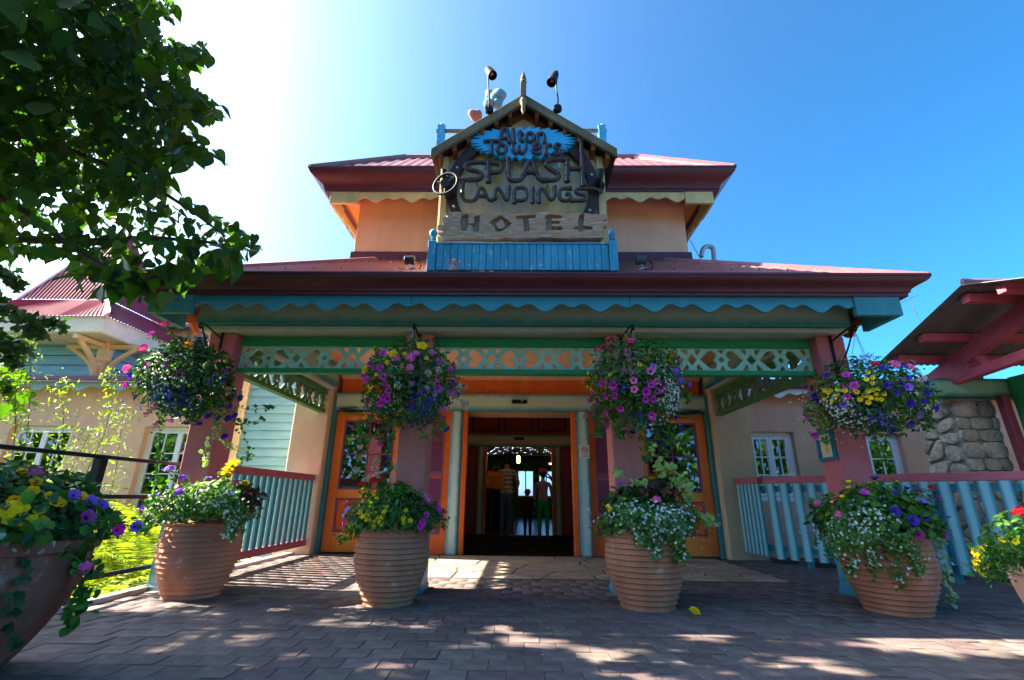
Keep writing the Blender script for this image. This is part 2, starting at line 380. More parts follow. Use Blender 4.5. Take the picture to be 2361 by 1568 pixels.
# --- columns
for xc, pm_ in ((-3.18, M_pink), (-1.06, M_pink2), (1.06, M_pink2), (3.25, M_pink)):
    c = part('column', pm_, HB, (xc - .145, xc + .145, 4.72, 5.02, .7, 2.47), bev=.012)
    w = .18; b = MB()
    pr = [(w + .012, 0), (w + .012, .03), (w, .06), (w - .005, .60), (w + .018, .625), (w + .018, .67), (w - .03, .715)]
    V = []; F = []
    for k, (a, z) in enumerate(pr): V += [(xc - a, 4.87 - a, z), (xc + a, 4.87 - a, z), (xc + a, 4.87 + a, z), (xc - a, 4.87 + a, z)]
    for k in range(len(pr) - 1):
        for j in range(4): F.append((k * 4 + j, k * 4 + (j + 1) % 4, k * 4 + 4 + (j + 1) % 4, k * 4 + 4 + j))
    F.append(tuple(range(len(V) - 4, len(V))))
    b.add(V, F).build('plinth', M_plinth, c, bev=.004)
# --- beams round the porch
part('beam', M_beam, HB, (-3.42, 3.42, 4.60, 5.06, 2.53, 2.93), bev=.015)
part('beam_moulding', M_pale, HB, (-3.40, 3.40, 4.63, 5.04, 2.475, 2.527), bev=.012)
for s in (-1, 1):
    x0, x1 = sorted((s * 3.42, s * 3.02)); part('side_beam', M_beam, HB, (x0, x1, 5.063, 7.6, 2.55, 2.93), bev=.015)
    x0, x1 = sorted((s * 3.38, s * 3.06)); part('side_moulding', M_pale, HB, (x0, x1, 5.043, 7.6, 2.49, 2.547), bev=.01)
part('porch_ceiling', mat('ceiling peach', 'f3cdb2', .8, .06, 2, .3, 100), HB, (-3.42, 3.42, 5.07, 7.9, 2.945, 3.0))
part('wall_band', M_peach2, HB, (-3.03, 3.03, 7.775, 7.9, 2.718, 2.943), bev=.004)
# --- fretwork panels: hearts, diamonds and rings cut out of a board
def heart(cx, cz, s, sgn):
    out = []
    for k in range(22):
        t = 2 * math.pi * k / 22; hx = 16 * math.sin(t) ** 3; hy = 13 * math.cos(t) - 5 * math.cos(2 * t) - 2 * math.cos(3 * t) - math.cos(4 * t)
        out.append((cx + sgn * hy * s / 16, cz + hx * s / 16 * .98))
    return out
def fret(L, H, n):
    sp = [[(0, 0), (L, 0), (L, H), (0, H)]]; m = L / n
    for i in range(n):
        c = (i + .5) * m; z = H / 2
        sp.append([(c + .028 * math.cos(t * .5236) * 1.1, z + .031 * math.sin(t * .5236)) for t in range(12)])
        for sg in (-1, 1): sp.append(heart(c + sg * .13, z, .105, -sg))
        for zz, sg in ((H - .012, -1), (.012, 1)):
            sp.append([(c - .036, zz), (c + .036, zz), (c, zz + sg * .055)])
            for d in (-1, 1):
                q = c + d * (m / 2 - .045)
                sp.append([(q - d * .062, zz), (q, zz), (q + d * .006, zz + sg * .035), (q - d * .01, zz + sg * .066), (q - d * .032, zz + sg * .05)])
        if i:
            d = i * m; sp.append([(d - .054, z), (d, z - .064), (d + .054, z), (d, z + .064)])
    for e in (0, 1):
        d = .012 if e == 0 else L - .012; g = 1 if e == 0 else -1
        sp.append([(d, z - .045), (d + g * .04, z), (d, z + .045)])
    return sp
def fretpanel(a, b, z0, ymid, m, mr, along='x'):
    L = b - a; n = max(1, round(L / .58)); V, F = curve_shape(fret(L, .255, n), .03)
    f = (lambda v: (a + v[0], ymid + v[1], z0 + v[2])) if along == 'x' else (lambda v: (ymid + v[1], a + v[0], z0 + v[2]))
    p = MB().add([f(v) for v in V], F).build('fretwork_panel', m, HB)
    for nm, za, zb, w in (('bottom_rail', z0 - .05, z0 + .002, .05), ('top_rail', z0 + .253, z0 + .31, .05), ('top_bead', z0 + .312, z0 + .355, .035)):
        q = MB()
        if along == 'x': q.box(a - .0, b + .0, ymid - w, ymid + w, za, zb)
        else: q.box(ymid - w, ymid + w, a, b, za, zb)
        q.build(nm, mr, p, bev=.006)
fretpanel(-3.03, -1.21, 2.115, 4.87, M_latt, M_green)
fretpanel(-.91, .91, 2.115, 4.87, M_latt, M_green)
fretpanel(1.21, 3.10, 2.115, 4.87, M_latt, M_green)
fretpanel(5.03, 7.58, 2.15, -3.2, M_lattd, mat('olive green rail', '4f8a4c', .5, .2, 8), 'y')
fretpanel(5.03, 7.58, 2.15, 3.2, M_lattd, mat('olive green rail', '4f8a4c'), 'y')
# --- mitred sweep round three sides
def sweep(name, prof, xh, yf, yb, m, parent, smooth=35):
    V = []; F = []; k = len(prof)
    for o, z in prof: V += [(-xh - o, yb, z), (-xh - o, yf - o, z), (xh + o, yf - o, z), (xh + o, yb, z)]
    for i in range(k - 1):
        for j in range(3): F.append((i * 4 + j, i * 4 + j + 1, i * 4 + 5 + j, i * 4 + 4 + j))
    return MB().add(V, F).build(name, m, parent, smooth=smooth)
def gutter_prof(z0, z1, o0, o1):
    p = [(o0 - .16, z0 + .01), (o0, z0), (o0, z0 + .03), (o0 + .012, z0 + .035)]
    for k in range(9):
        t = k / 8; p.append((o0 + .012 + (o1 - o0 - .02) * (t - math.sin(2 * math.pi * t) / 7), z0 + .04 + (z1 - z0 - .065) * t))
    return p + [(o1, z1 - .025), (o1, z1), (o1 - .02, z1), (o1 - .03, z1 - .03), (o1 - .12, z1 - .03)]
lowg = sweep('gutter', gutter_prof(2.66, 2.835, .06, .2), 3.6, 4.18, 9.0, M_maroon, HB)
sweep('gutter_joint', [(a + .004, z) for a, z in gutter_prof(2.66, 2.835, .06, .2)[3:14]], 3.6, 4.18, 4.2, M_maroon, lowg)
sweep('soffit', [(.05, 2.672), (-.06, 2.83), (-.9, 2.94)], 3.6, 4.18, 9.0, M_peach, HB)
def scallop(x0, x1, ztop, big, zpk, zsm, zlo, th, y, m, parent, name='fascia_board', along='x', phase=0.):
    per = big; n = max(10, int((x1 - x0) / .012)); b = MB(); V = []; F = []
    for i in range(n + 1):
        x = x0 + (x1 - x0) * i / n; u = ((x - x0) / per + phase) % 1.0
        if u < .62: w = u / .62; z = zpk - (zpk - zlo) * (.5 - .5 * math.cos(2 * math.pi * w))
        else: w = (u - .62) / .38; z = zpk - (zpk - zsm) * (.5 - .5 * math.cos(2 * math.pi * w))
        for yy in (y, y + th):
            V += [(x, yy, z), (x, yy, ztop)] if along == 'x' else [(yy, x, z), (yy, x, ztop)]
    for i in range(n):
        a = i * 4; c = a + 4
        F += [(a, c, c + 1, a + 1), (a + 2, a + 3, c + 3, c + 2), (a, a + 2, c + 2, c), (a + 1, c + 1, c + 3, a + 3)]
    F += [(0, 1, 3, 2), (n * 4, n * 4 + 2, n * 4 + 3, n * 4 + 1)]
    return b.add(V, F).build(name, m, parent)
for a, b_, ph in ((-3.15, -1.045, .82), (-1.04, 1.04, .85), (1.045, 3.15, .87)):
    scallop(a, b_, 2.668, .52, 2.585, 2.55, 2.505, .03, 4.15, M_teal, HB, phase=ph)
for s in (-1, 1):
    q = MB(); x0, x1 = sorted((s * 3.155, s * 3.58))
    q.box(x0, x1, 4.135, 4.19, 2.475, 2.667); x2, x3 = sorted((s * 3.52, s * 3.58)); q.box(x2, x3, 4.193, 4.6, 2.475, 2.667)
    q.build('corner_board', M_tealflat, HB, bev=.004)
    sx = s * 3.565
    scallop(4.605, 8.6, 2.668, .52, 2.585, 2.55, 2.505, .03, sx - (.0 if s > 0 else .03), mat('brown board lit orange', 'c06a3c', .6, .12, 4), HB, along='y', phase=.8)  # brownish side boards, the orange light on them mixed into the colour
# --- corrugated roofs
def corrugated(x0, x1, f, period=.076, amp=.009, y0f=None, y1f=None):
    """sheet z=f(y); y range may depend on x"""
    V = []; F = []; n = int((x1 - x0) / (period / 4)); 
    for i in range(n + 1):
        x = x0 + (x1 - x0) * i / n; w = amp * math.sin(2 * math.pi * x / period)
        for y in (y0f(x), y1f(x)): V.append((x, y, f(y) + w))
    for i in range(n): F.append((2 * i, 2 * i + 2, 2 * i + 3, 2 * i + 1))
    return V, F
RM = .625; lowf = lambda y: 2.80 + RM * (y - 4.0)
LXH = 3.78
V, F = corrugated(-LXH, LXH, lowf, period=.095, amp=.019, y0f=lambda x: 4.0, y1f=lambda x: max(4.001, min(5.82, 4.0 + LXH - abs(x))))
rf = MB().add(V, F).build('roof', M_roof, HB, smooth=60)
b = MB()
for s in (-1, 1):
    e = 9.0; zt = lowf(5.82)
    b.add([(s * LXH, 4.0, 2.80), (s * LXH, e, 2.80), (s * (LXH - 1.82), e, zt), (s * (LXH - 1.82), 5.82, zt)], [(0, 1, 2, 3)])
b.build('side_slope', M_roof, rf)
b = MB()
for s in (-1, 1): MB().tube([(s * LXH, 4.0, 2.815), (s * (LXH - 1.82), 5.82, lowf(5.82) + .02)], .045, 6, flat=.5).build('hip_cap', M_roof, rf, smooth=40)
fs = MB()
for i in range(24):
    for yy in (4.5, 5.3):
        x = -3.4 + i * .296
        if abs(x) < LXH - (yy - 4.0) - .1: fs.lathe([(.009, 0), (.008, .014), (.003, .018)], (x, yy, lowf(yy) + .017), 6)
fs.build('roof_screws', M_maroon, rf)['kind'] = 'stuff'
# --- tower
TX, TY = 2.33, 5.82
part('tower_wall', M_peach, HB, (-TX, TX, TY, 9.2, 3.4, 5.2))
sweep('tower_flashing', [(.0, 4.07), (.03, 4.06), (.035, 3.9), (.11, 3.86)], TX, TY, 9.2, M_maroon, HB)
tg = sweep('tower_gutter', gutter_prof(4.78, 5.05, .08, .27), 2.6, 5.5, 9.3, M_maroon, HB)
sweep('tower_soffit', [(.07, 4.80), (-.25, 4.93)], 2.6, 5.5, 9.2, mat('peach soffit lit orange', 'eca052', .7, .1, 3), HB)  # peach boards; the orange of the bounced sunlight is put into their colour
for a, b_, ph in ((-2.22, 0, .83), (.005, 2.22, .1)):
    scallop(a, b_, 4.79, .50, 4.70, 4.67, 4.625, .025, 5.44, M_cream, HB, 'tower_fascia', phase=ph)
for s in (-1, 1):
    x0, x1 = sorted((s * 2.225, s * 2.60)); q = MB().box(x0, x1, 5.43, 5.47, 4.60, 4.79)
    x2, x3 = sorted((s * 2.56, s * 2.60)); q.box(x2, x3, 5.473, 5.85, 4.60, 4.79); q.build('tower_corner_board', M_cream, HB, bev=.004)
    scallop(5.855, 8.5, 4.79, .5, 4.70, 4.67, 4.625, .025, s * 2.585 - (0 if s > 0 else .025), M_cream, HB, 'tower_fascia', along='y')
    q = MB(); q.bar((s * 2.33, 5.82, 4.86), (s * 2.57, 5.46, 4.77), .05, .07); q.build('eave_strut', M_peach, HB)
tf = lambda y: 5.03 + 1.0 * (y - 5.27)
TLX = 2.85; TYT = 6.27
V, F = corrugated(-TLX, TLX, tf, period=.14, amp=.016, y0f=lambda x: 5.27, y1f=lambda x: max(5.271, min(TYT, 5.27 + TLX - abs(x))))
tr = MB().add(V, F).build('tower_roof', M_roof, HB, smooth=60)
b = MB(); k = TYT - 5.27
for s in (-1, 1): b.add([(s * TLX, 5.27, 5.03), (s * TLX, 9.3, 5.03), (s * (TLX - k), 9.3 - k, tf(TYT)), (s * (TLX - k), TYT, tf(TYT))], [(0, 1, 2, 3)])
b.add([(-TLX + k, TYT, tf(TYT)), (TLX - k, TYT, tf(TYT)), (TLX - k, 8.3, tf(TYT)), (-TLX + k, 8.3, tf(TYT))], [(0, 1, 2, 3)])
b.build('roof_slope', M_roof, tr)
b = MB()
for s in (-1, 1): b.tube([(s * TLX, 5.27, 5.05), (s * (TLX - k), TYT, tf(TYT) + .03)], .07, 6, flat=.5)
b.tube([(-TLX + k, TYT, tf(TYT) + .02), (TLX - k, TYT, tf(TYT) + .02)], .06, 6, flat=.5)
b.build('ridge_cap', M_roof, tr, smooth=40)
# --- door wall
YW = 7.8
part('upper_panel', M_orange2, HB, (-3.0, 3.0, YW - .03, YW + .1, 2.47, 2.715))
part('lintel', M_lintel, HB, (-3.05, 3.05, YW - .11, YW + .1, 2.19, 2.468), bev=.02)
for s in (-1, 1):
    X = lambda a, b: tuple(sorted((s * a, s * b)))
    # rendered pier with reveal
    part('pier', M_peach2 if s < 0 else M_tan, HB, (*X(3.09, 3.66), 7.56, 8.35, -.012, 2.9), bev=.02)
    part('pier_trim', M_tealflat, HB, (*X(3.03, 3.09), 7.69, 7.9, 0, 2.47), bev=.005)
    part('jamb', M_orange2, HB, (*X(.85, .93), YW - .04, YW + .12, 0, 2.19), bev=.004)
    part('door_post', M_post, HB, (*X(.935, 1.115), YW - .10, YW + .1, 0, 2.188), bev=.03)
    part('side_panel', M_orange2, HB, (*X(1.118, 1.80), YW - .02, YW + .1, 0, 2.188), bev=.004)
    sh = part('shutter', M_mauve, HB, (*X(1.22, 1.24), YW - .05, YW - .022, .28, 2.1), (*X(1.62, 1.64), YW - .05, YW - .022, .28, 2.1), (*X(1.242, 1.618), YW - .045, YW - .022, .28, .36), (*X(1.242, 1.618), YW - .045, YW - .022, 1.13, 1.21), (*X(1.242, 1.618), YW - .045, YW - .022, 2.03, 2.1), bev=.002)
    lm = MB(); lm.add([(-.188, -.012, -.016), (.188, -.012, -.016), (.188, .008, .012), (-.188, .008, .012), (-.188, -.008, -.02), (.188, -.008, -.02), (.188, .012, .008), (-.188, .012, .008)],
                      [(0, 1, 2, 3), (4, 7, 6, 5), (0, 4, 5, 1), (2, 6, 7, 3)])
    lme = lm.mesh('louvre', M_mauve)
    for z in [.385 + .0285 * k for k in range(26)] + [1.235 + .0285 * k for k in range(28)]:
        link('louvre', lme, sh, Vector((s * 1.43, YW - .036, z)) - HB.location)
    part('thin_post', M_tealflat, HB, (*X(1.803, 1.87), YW - .06, YW + .1, 0, 2.188), bev=.01)
    # hinged glazed door
    dx0, dx1 = 1.90, 3.02
    d = part('door', M_orange, HB, (*X(dx0, dx0 + .14), YW - .03, YW + .03, .02, 2.165), (*X(dx1 - .14, dx1), YW - .03, YW + .03, .02, 2.165),
             (*X(dx0 + .141, dx1 - .141), YW - .028, YW + .028, .02, .3), (*X(dx0 + .141, dx1 - .141), YW - .028, YW + .028, .80, .93), (*X(dx0 + .141, dx1 - .141), YW - .028, YW + .028, 2.02, 2.165), bev=.004)
    part('door_panel', M_orange2, d, (*X(dx0 + .14, dx1 - .14), YW - .005, YW + .015, .3, .8), bev=0)
    gx0, gx1 = dx0 + .14, dx1 - .14; gl = (gx1 - gx0)
    q = MB()
    for (a, b2, c2, e2) in ((gx0, gx0 + .03, .30, .80), (gx1 - .03, gx1, .30, .80), (gx0 + .031, gx1 - .031, .30, .33), (gx0 + .031, gx1 - .031, .77, .80)): q.box(*X(a, b2), YW - .036, YW - .006, c2, e2)
    mx, mz = s * (gx0 + gx1) / 2, .55
    for a in range(4):
        p0 = [(mx - gl * .34, mz), (mx, mz + .2), (mx + gl * .34, mz), (mx, mz - .2)][a]; p1 = [(mx - gl * .34, mz), (mx, mz + .2), (mx + gl * .34, mz), (mx, mz - .2)][(a + 1) % 4]
        q.bar((p0[0], YW - .02, p0[1]), (p1[0], YW - .02, p1[1]), .02, .03)
    q.build('panel_moulding', M_mauve, d, bev=.002)
    MB().prism([(mx - gl * .32, YW - .012, mz), (mx, YW - .012, mz - .185), (mx + gl * .32, YW - .012, mz), (mx, YW - .012, mz + .185)], (0, .006, 0)).build('diamond_panel', M_rose, d)
    q = MB()
    for (a, b2, c2, e2) in ((gx0, gx0 + .025, .93, 2.02), (gx1 - .025, gx1, .93, 2.02), (gx0 + .026, gx1 - .026, .93, .955), (gx0 + .026, gx1 - .026, 1.995, 2.02)): q.box(*X(a, b2), YW - .034, YW + .02, c2, e2)
    for k in (1, 2, 3): z = .93 + 1.09 * k / 4; q.box(*X(gx0 + .026, gx1 - .026), YW - .026, YW + .01, z - .009, z + .009)
    xm = (gx0 + gx1) / 2; q.box(*X(xm - .009, xm + .009), YW - .025, YW + .009, .956, 1.994)
    q.build('glazing_bars', M_mauve, d, bev=.002)
    for k in range(4):
        for h in (0, 1):
            a = gx0 + .026 if h == 0 else xm + .01; b2 = xm - .01 if h == 0 else gx1 - .026
            z0 = .93 + 1.09 * k / 4 + (.026 if k == 0 else .01); z1 = .93 + 1.09 * (k + 1) / 4 - (.026 if k == 3 else .01)
            part('pane', M_glassd, d, (*X(a, b2), YW - .004, YW + .002, z0, z1), bev=0)
    part('door_closer', M_brass, d, (*X(dx1 - .42, dx1 - .12), YW - .085, YW - .031, 2.08, 2.15), bev=.008)
    b = MB().bar((s * (dx1 - .3), YW - .1, 2.165), (s * (dx1 - .05), YW - .13, 2.2), .02, .012).bar((s * (dx1 - .05), YW - .13, 2.2), (s * (dx1 - .35), YW - .12, 2.21), .02, .012); b.build('closer_arm', M_iron, d)
# dark rooms behind the glazed doors, walls of the block itself
for s in (-1, 1):
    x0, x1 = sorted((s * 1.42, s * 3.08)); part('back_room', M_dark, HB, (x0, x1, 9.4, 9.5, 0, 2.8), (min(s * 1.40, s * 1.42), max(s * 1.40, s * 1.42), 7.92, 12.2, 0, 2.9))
part('wall_head', M_peach, HB, (-3.0, 3.0, YW + .101, 8.5, 2.2, 3.4))
se = part('door_sensor', M_iron, HB, (-.125, .125, YW - .16, YW - .112, 2.30, 2.36), bev=.012)
part('sensor_eye', M_galv, se, (.02, .06, YW - .166, YW - .161, 2.325, 2.345), bev=.002)
# ============================================================ lobby seen through the open doors (parts of the building)
M_lobwall = mat('lobby red panel', '94403a', .6, .15, 4)
M_lobfloor = mat('lobby slate floor', '5a5650', .22, .3, 3, .3, 40, .5, stretch=(1, 6, 1))
M_mat = mat('black door mat', '17181c', .95, .2, 40, .6, 300, .1)
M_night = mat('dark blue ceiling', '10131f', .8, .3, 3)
LB = HB
part('door_mat', M_mat, LB, (-1.3, 1.3, 7.83, 11.9, -.012, .006), bev=0)
part('lobby_floor', M_lobfloor, LB, (-4.5, 4.5, 11.9, 24, -.03, .0), bev=0)
YI = 12.0
fr = part('inner_lintel', M_lintel, LB, (-1.39, 1.39, YI - .08, YI + .1, 2.04, 2.34), bev=.02)
part('inner_sensor', M_iron, fr, (-.12, .12, YI - .13, YI - .083, 2.2, 2.26), bev=.01)
part('vestibule_head', M_lobwall, LB, (-1.39, 1.39, YI - .04, YI + .1, 2.342, 2.95), bev=0)
for x in (-.85, -.02, .81): part('head_panel', mat('dark trim', '4a2028', .6), LB, (x - .36, x + .36, YI - .06, YI - .042, 2.42, 2.46), (x - .36, x + .36, YI - .06, YI - .042, 2.8, 2.84), (x - .36, x - .32, YI - .06, YI - .042, 2.461, 2.799), (x + .32, x + .36, YI - .06, YI - .042, 2.461, 2.799))
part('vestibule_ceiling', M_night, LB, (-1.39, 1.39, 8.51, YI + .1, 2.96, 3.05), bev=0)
for s in (-1, 1):
    X = lambda a, b: tuple(sorted((s * a, s * b)))
    part('inner_jamb', M_orange2, LB, (*X(.80, .86), YI - .05, YI + .1, .006, 2.038), bev=.004)
    part('inner_post', M_post, LB, (*X(.862, 1.02), YI - .08, YI + .1, .006, 2.038), bev=.03)
    part('inner_panel', M_lobwall, LB, (*X(1.022, 1.39), YI - .03, YI + .1, .006, 2.038), bev=0)
    part('inner_shutter', M_mauve, LB, (*X(1.1, 1.34), YI - .06, YI - .032, .2, 1.95), bev=.004)
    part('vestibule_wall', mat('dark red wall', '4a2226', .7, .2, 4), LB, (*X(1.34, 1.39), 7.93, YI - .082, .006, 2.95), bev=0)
    part('lobby_wall', M_dark, LB, (*X(4.5, 4.6), YI, 24, 0, 3.1), (*X(1.39, 4.5), YI + .0, YI + .1, 0, 3.1), bev=0)
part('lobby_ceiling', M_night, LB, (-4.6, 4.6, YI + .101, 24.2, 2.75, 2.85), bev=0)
for y in (14.5, 17.5, 21): part('ceiling_rail', M_galv, LB, (-4.4, 4.4, y, y + .03, 2.6, 2.63), bev=0)
# far wall with its bright windows: wall pieces round three real openings
YB = 24.0; G = lambda x, y: aty(x, y, YB)
xs = [(1194, 1230), (1243, 1277), (1307, 1323), (1085, 1118)]
wins = sorted([(G(a, 1150).x, G(b, 1150).x) for a, b in xs]); zt, zb = G(1235, 1087).z, .95
wl = MB(); px = -4.5
for a, b_ in wins:
    wl.box(px, a, YB, YB + .1, 0, 2.75); wl.box(a, b_, YB, YB + .1, zt, 2.75); wl.box(a, b_, YB, YB + .1, 0, zb); px = b_
wl.box(px, 4.5, YB, YB + .1, 0, 2.75); bw = wl.build('back_wall', mat('lobby green wall', '2f8f55', .7, .2, 4), LB)
for a, b_ in wins:
    q = MB(); 
    for u in (a, (a + b_) / 2, b_): q.box(u - .03, u + .03, YB - .03, YB - .002, zb, zt)
    q.box(a - .05, b_ + .05, YB - .06, YB - .031, zb - .06, zb); q.box(a - .05, b_ + .05, YB - .06, YB - .031, zt, zt + .05)
    q.build('lobby_window_frame', M_white, bw)
    part('pane', glass('clear glass', (.92, .95, .95), .02), bw, (a, b_, YB + .03, YB + .035, zb, zt), bev=0)
    cx = (a + b_) / 2; MB().prism([(cx + .42 * math.cos(t * math.pi / 10), YB - .03, zt + .05 + .35 * math.sin(t * math.pi / 10)) for t in range(11)], (0, .025, 0)).build('window_arch', mat('arch green', '3aa86a', .6), bw)
# lights inside
stx = MB(); r3 = random.Random(3)
for k in range(120):
    x = r3.uniform(-1.3, 1.3); y = r3.uniform(12.6, 17.5); z = 2.62 - r3.random() * .4
    stx.lathe([(.002, -.006), (.0055, 0), (.002, .006)], (x, y, z), 5)
so = stx.build('string_lights', emit('bulb', 'dfe8ff', 4.0), LB); so['kind'] = 'stuff'
lt = MB(); c = aty(1195, 1060, 15.0)
lt.lathe([(.02, .12), (.05, .1), (.05, -.08), (.02, -.11)], c, 8); lt.build('ceiling_lantern', emit('lantern', 'ffb060', 6), LB, smooth=30)
for x, y in ((1095, 1068), (1270, 1069)):
    MB().lathe([(.07, .01), (.07, -.02), (.0, -.03)], aty(x, y, 21), 10).build('downlight', emit('warm downlight', 'ffc070', 5), LB)
for s in (-1, 1): MB().lathe([(.09, .015), (.09, -.01), (.0, -.02)], (s * .95, 9.2, 2.94), 12).build('vestibule_light', emit('warm downlight', 'ffc070', 5), LB)
# ============================================================ the sign gable on the porch roof
SG = thing('sign_gable', 'timber gabled hotel sign with pipe lettering above the porch roof', 'sign', (0.02, 4.45, 3.0))
M_wood = mat('weathered grey timber', '857a60', .8, .3, 3, .6, 50, .2, col2='5f5844', streak=.3, stretch=(1, 1, 1))
M_dwood = mat('dark hoop timber', '3a2b27', .6, .25, 5, .3, 50)
M_pipe = mat('rusty pipe', '4a2f28', .42, .4, 14, .35, 90, .5, col2='2c1e1c', wear=('6a4638', 10, .6))
M_sblue = mat('splash blue', '38aee0', .45, .15, 5, .1, 60)
M_sign = mat('yellowed sign board', 'e2c986', .7, .12, 1.4, .15, 60, col2='b9b8ae', streak=.3)
M_gold = mat('yellow pipe stand', 'c9a233', .5, .2, 20)
def S(zx, zy, Y): return aty((1650 + zx * .38265) * .57642, (220 + zy * .38265) * .57642, Y)
def S2(zx, zy, Y): return aty((1650 + zx * .38119) * .57642, (700 + zy * .38119) * .57642, Y)
YS = 4.42
# backing wall of the gable, side walls and roof
ap, gl_, gr_ = S(1160, 620, YS + .09), S(330, 1110, YS + .09), S(1985, 1110, YS + .09)
bt = S2(320, 640, YS + .09)
xl, xr = -.885, .925
MB().prism([(xl, YS + .09, 3.28), (xr, YS + .09, 3.28), (xr, YS + .09, 4.62), (.02, YS + .09, 5.25), (xl, YS + .09, 4.62)], (0, .05, 0)).build('sign_board', M_sign, SG)
for s, x in ((-1, xl), (1, xr)):
    part('side_wall', M_cream, SG, (x - .03 if s < 0 else x, x if s < 0 else x + .03, YS + .07, TY, 2.95, 4.6), bev=.004)
    part('corner_stud', M_cream, SG, (x - .01 if s < 0 else x - .06, x + .06 if s < 0 else x + .01, YS + .04, YS + .068, 3.05, 4.55), bev=.004)
apx, eL, eR = Vector((.03, 4.29, 5.30)), Vector((-1.005, 4.29, 4.52)), Vector((1.07, 4.29, 4.52))
def barge(a, e):
    d = (e - a).normalized(); n = Vector((-d.z, 0, d.x)); n = n if n.z < 0 else -n; w = .115
    q = [a, e, e + Vector((0, 0, -.115)), a + Vector((0, 0, -.135))]
    return MB().prism(q, (0, .045, 0)).build('barge_board', M_wood, SG, bev=.006)
barge(apx, eL); barge(apx, eR)
for e in (eL, eR):   # roof slabs
    b = MB(); a2 = apx + Vector((0, .046, -.01)); e2 = e + Vector((0, .046, -.01))
    b.prism([a2, e2, e2 + Vector((0, 1.5, 0)), a2 + Vector((0, 1.5, 0))], (0, 0, -.05)); b.build('roof_slab', mat('dark roof underside', '3a2f33', .8, .2, 5), SG)
for k in range(1, 7):
    for e in (eL, eR):
        p = apx.lerp(e, k / 6.6); q = MB().box(p.x - .022, p.x + .022, 4.34, YS + .085, p.z - .17, p.z - .063); q.build('rafter_end', mat('brown rafter', '7a4a2c', .7, .2, 6), SG, bev=.003)
MB().prism([S(870, 760, YS + .06), S(1160, 590, YS + .06), S(1440, 760, YS + .06), S(1330, 740, YS + .06), S(1160, 655, YS + .06), S(990, 745, YS + .06)], (0, .025, 0)).build('gable_brace', mat('brown rafter', '7a4a2c'), SG)
# finial
f0 = S(1158, 620, 4.255); f1 = S(1160, 170, 4.255); hgt = f1.z - f0.z
pr = [(.005, 0), (.03, .06), (.024, .12), (.045, .17), (.045, .19), (.028, .22), (.03, .24)]
fb = MB().lathe([(r * .9, z * hgt / .62) for r, z in pr], f0, 12)
fb.box(f0.x - .034, f0.x + .034, 4.225, 4.285, f0.z + hgt * .38, f0.z + hgt * .70)
fb.lathe([(.03, hgt * .70), (.042, hgt * .73), (.03, hgt * .76), (.036, hgt * .79), (.03, hgt * .86), (.003, hgt * 1.0)], f0, 10)
fb.build('finial', M_wood, SG, smooth=35, bev=.003)
# barrel hoops
cc = S(1150, 1400, YS)
def ell(ax, az, t): return (cc.x + ax * math.cos(t), cc.z + az * math.sin(t))
for t0, t1 in ((R(-38), R(72)), (R(108), R(218))):
    b = MB(); n = 28; V = []; F = []
    for i in range(n + 1):
        t = t0 + (t1 - t0) * i / n
        for ax, az in ((.735, .70), (.85, .82)):
            x, z = ell(ax, az, t); V += [(x, YS - .015, z), (x, YS + .05, z)]
    for i in range(n):
        a = i * 4; c = a + 4; F += [(a, c, c + 2, a + 2), (a + 1, a + 3, c + 3, c + 1), (a, a + 1, c + 1, c), (a + 2, c + 2, c + 3, a + 3)]
    F += [(0, 2, 3, 1), (n * 4, n * 4 + 1, n * 4 + 3, n * 4 + 2)]
    h = b.add(V, F).build('barrel_hoop', M_dwood, SG)
    for i in (4, 13, 23):
        t = t0 + (t1 - t0) * i / n; x, z = ell(.79, .76, t); MB().lathe([(.018, 0), (.014, .012), (.004, .016)], (x, YS - .015, z), 8, ax=Matrix.Rotation(R(90), 3, 'X')).build('bolt', M_galv, h, smooth=40)
# blue splash
pts = []; r5 = random.Random(12); n = 66; c0 = S(1150, 925, YS - .035)
for i in range(n):
    t = 2 * math.pi * i / n; rr = 1.0 if i % 2 else r5.uniform(.76, .9); rr *= 1 + .05 * math.sin(3 * t)
    t2 = t + (r5.uniform(-.02, .02)); pts.append((c0.x + .615 * rr * math.cos(t2), c0.z + .235 * rr * math.sin(t2)))
V, F = curve_shape([[(p[0], p[1]) for p in pts]], .05)
MB().add([(v[0], YS - .03 + v[1], v[2]) for v in V], F).build('splash_board', M_sblue, SG, bev=.006)
drops = [(755, 1185, 1.5), (1530, 1165, 1.8), (520, 1340, 1.2), (925, 1395, .8), (605, 1440, 1), (1290, 1395, .8), (1405, 1440, .8), (1680, 1235, .8), (790, 1120, .9), (850, 1500, .7), (1170, 1270, .6), (1610, 1090, .8)]
b = MB()
for x, y, k in drops:
    c = S(x, y, YS - .045); b.lathe([(.0, .045 * k), (.006 * k, .02 * k), (.011 * k, 0), (.008 * k, -.012 * k), (0, -.016 * k)], c, 8)
b.build('water_drops', M_sblue, SG, smooth=50)
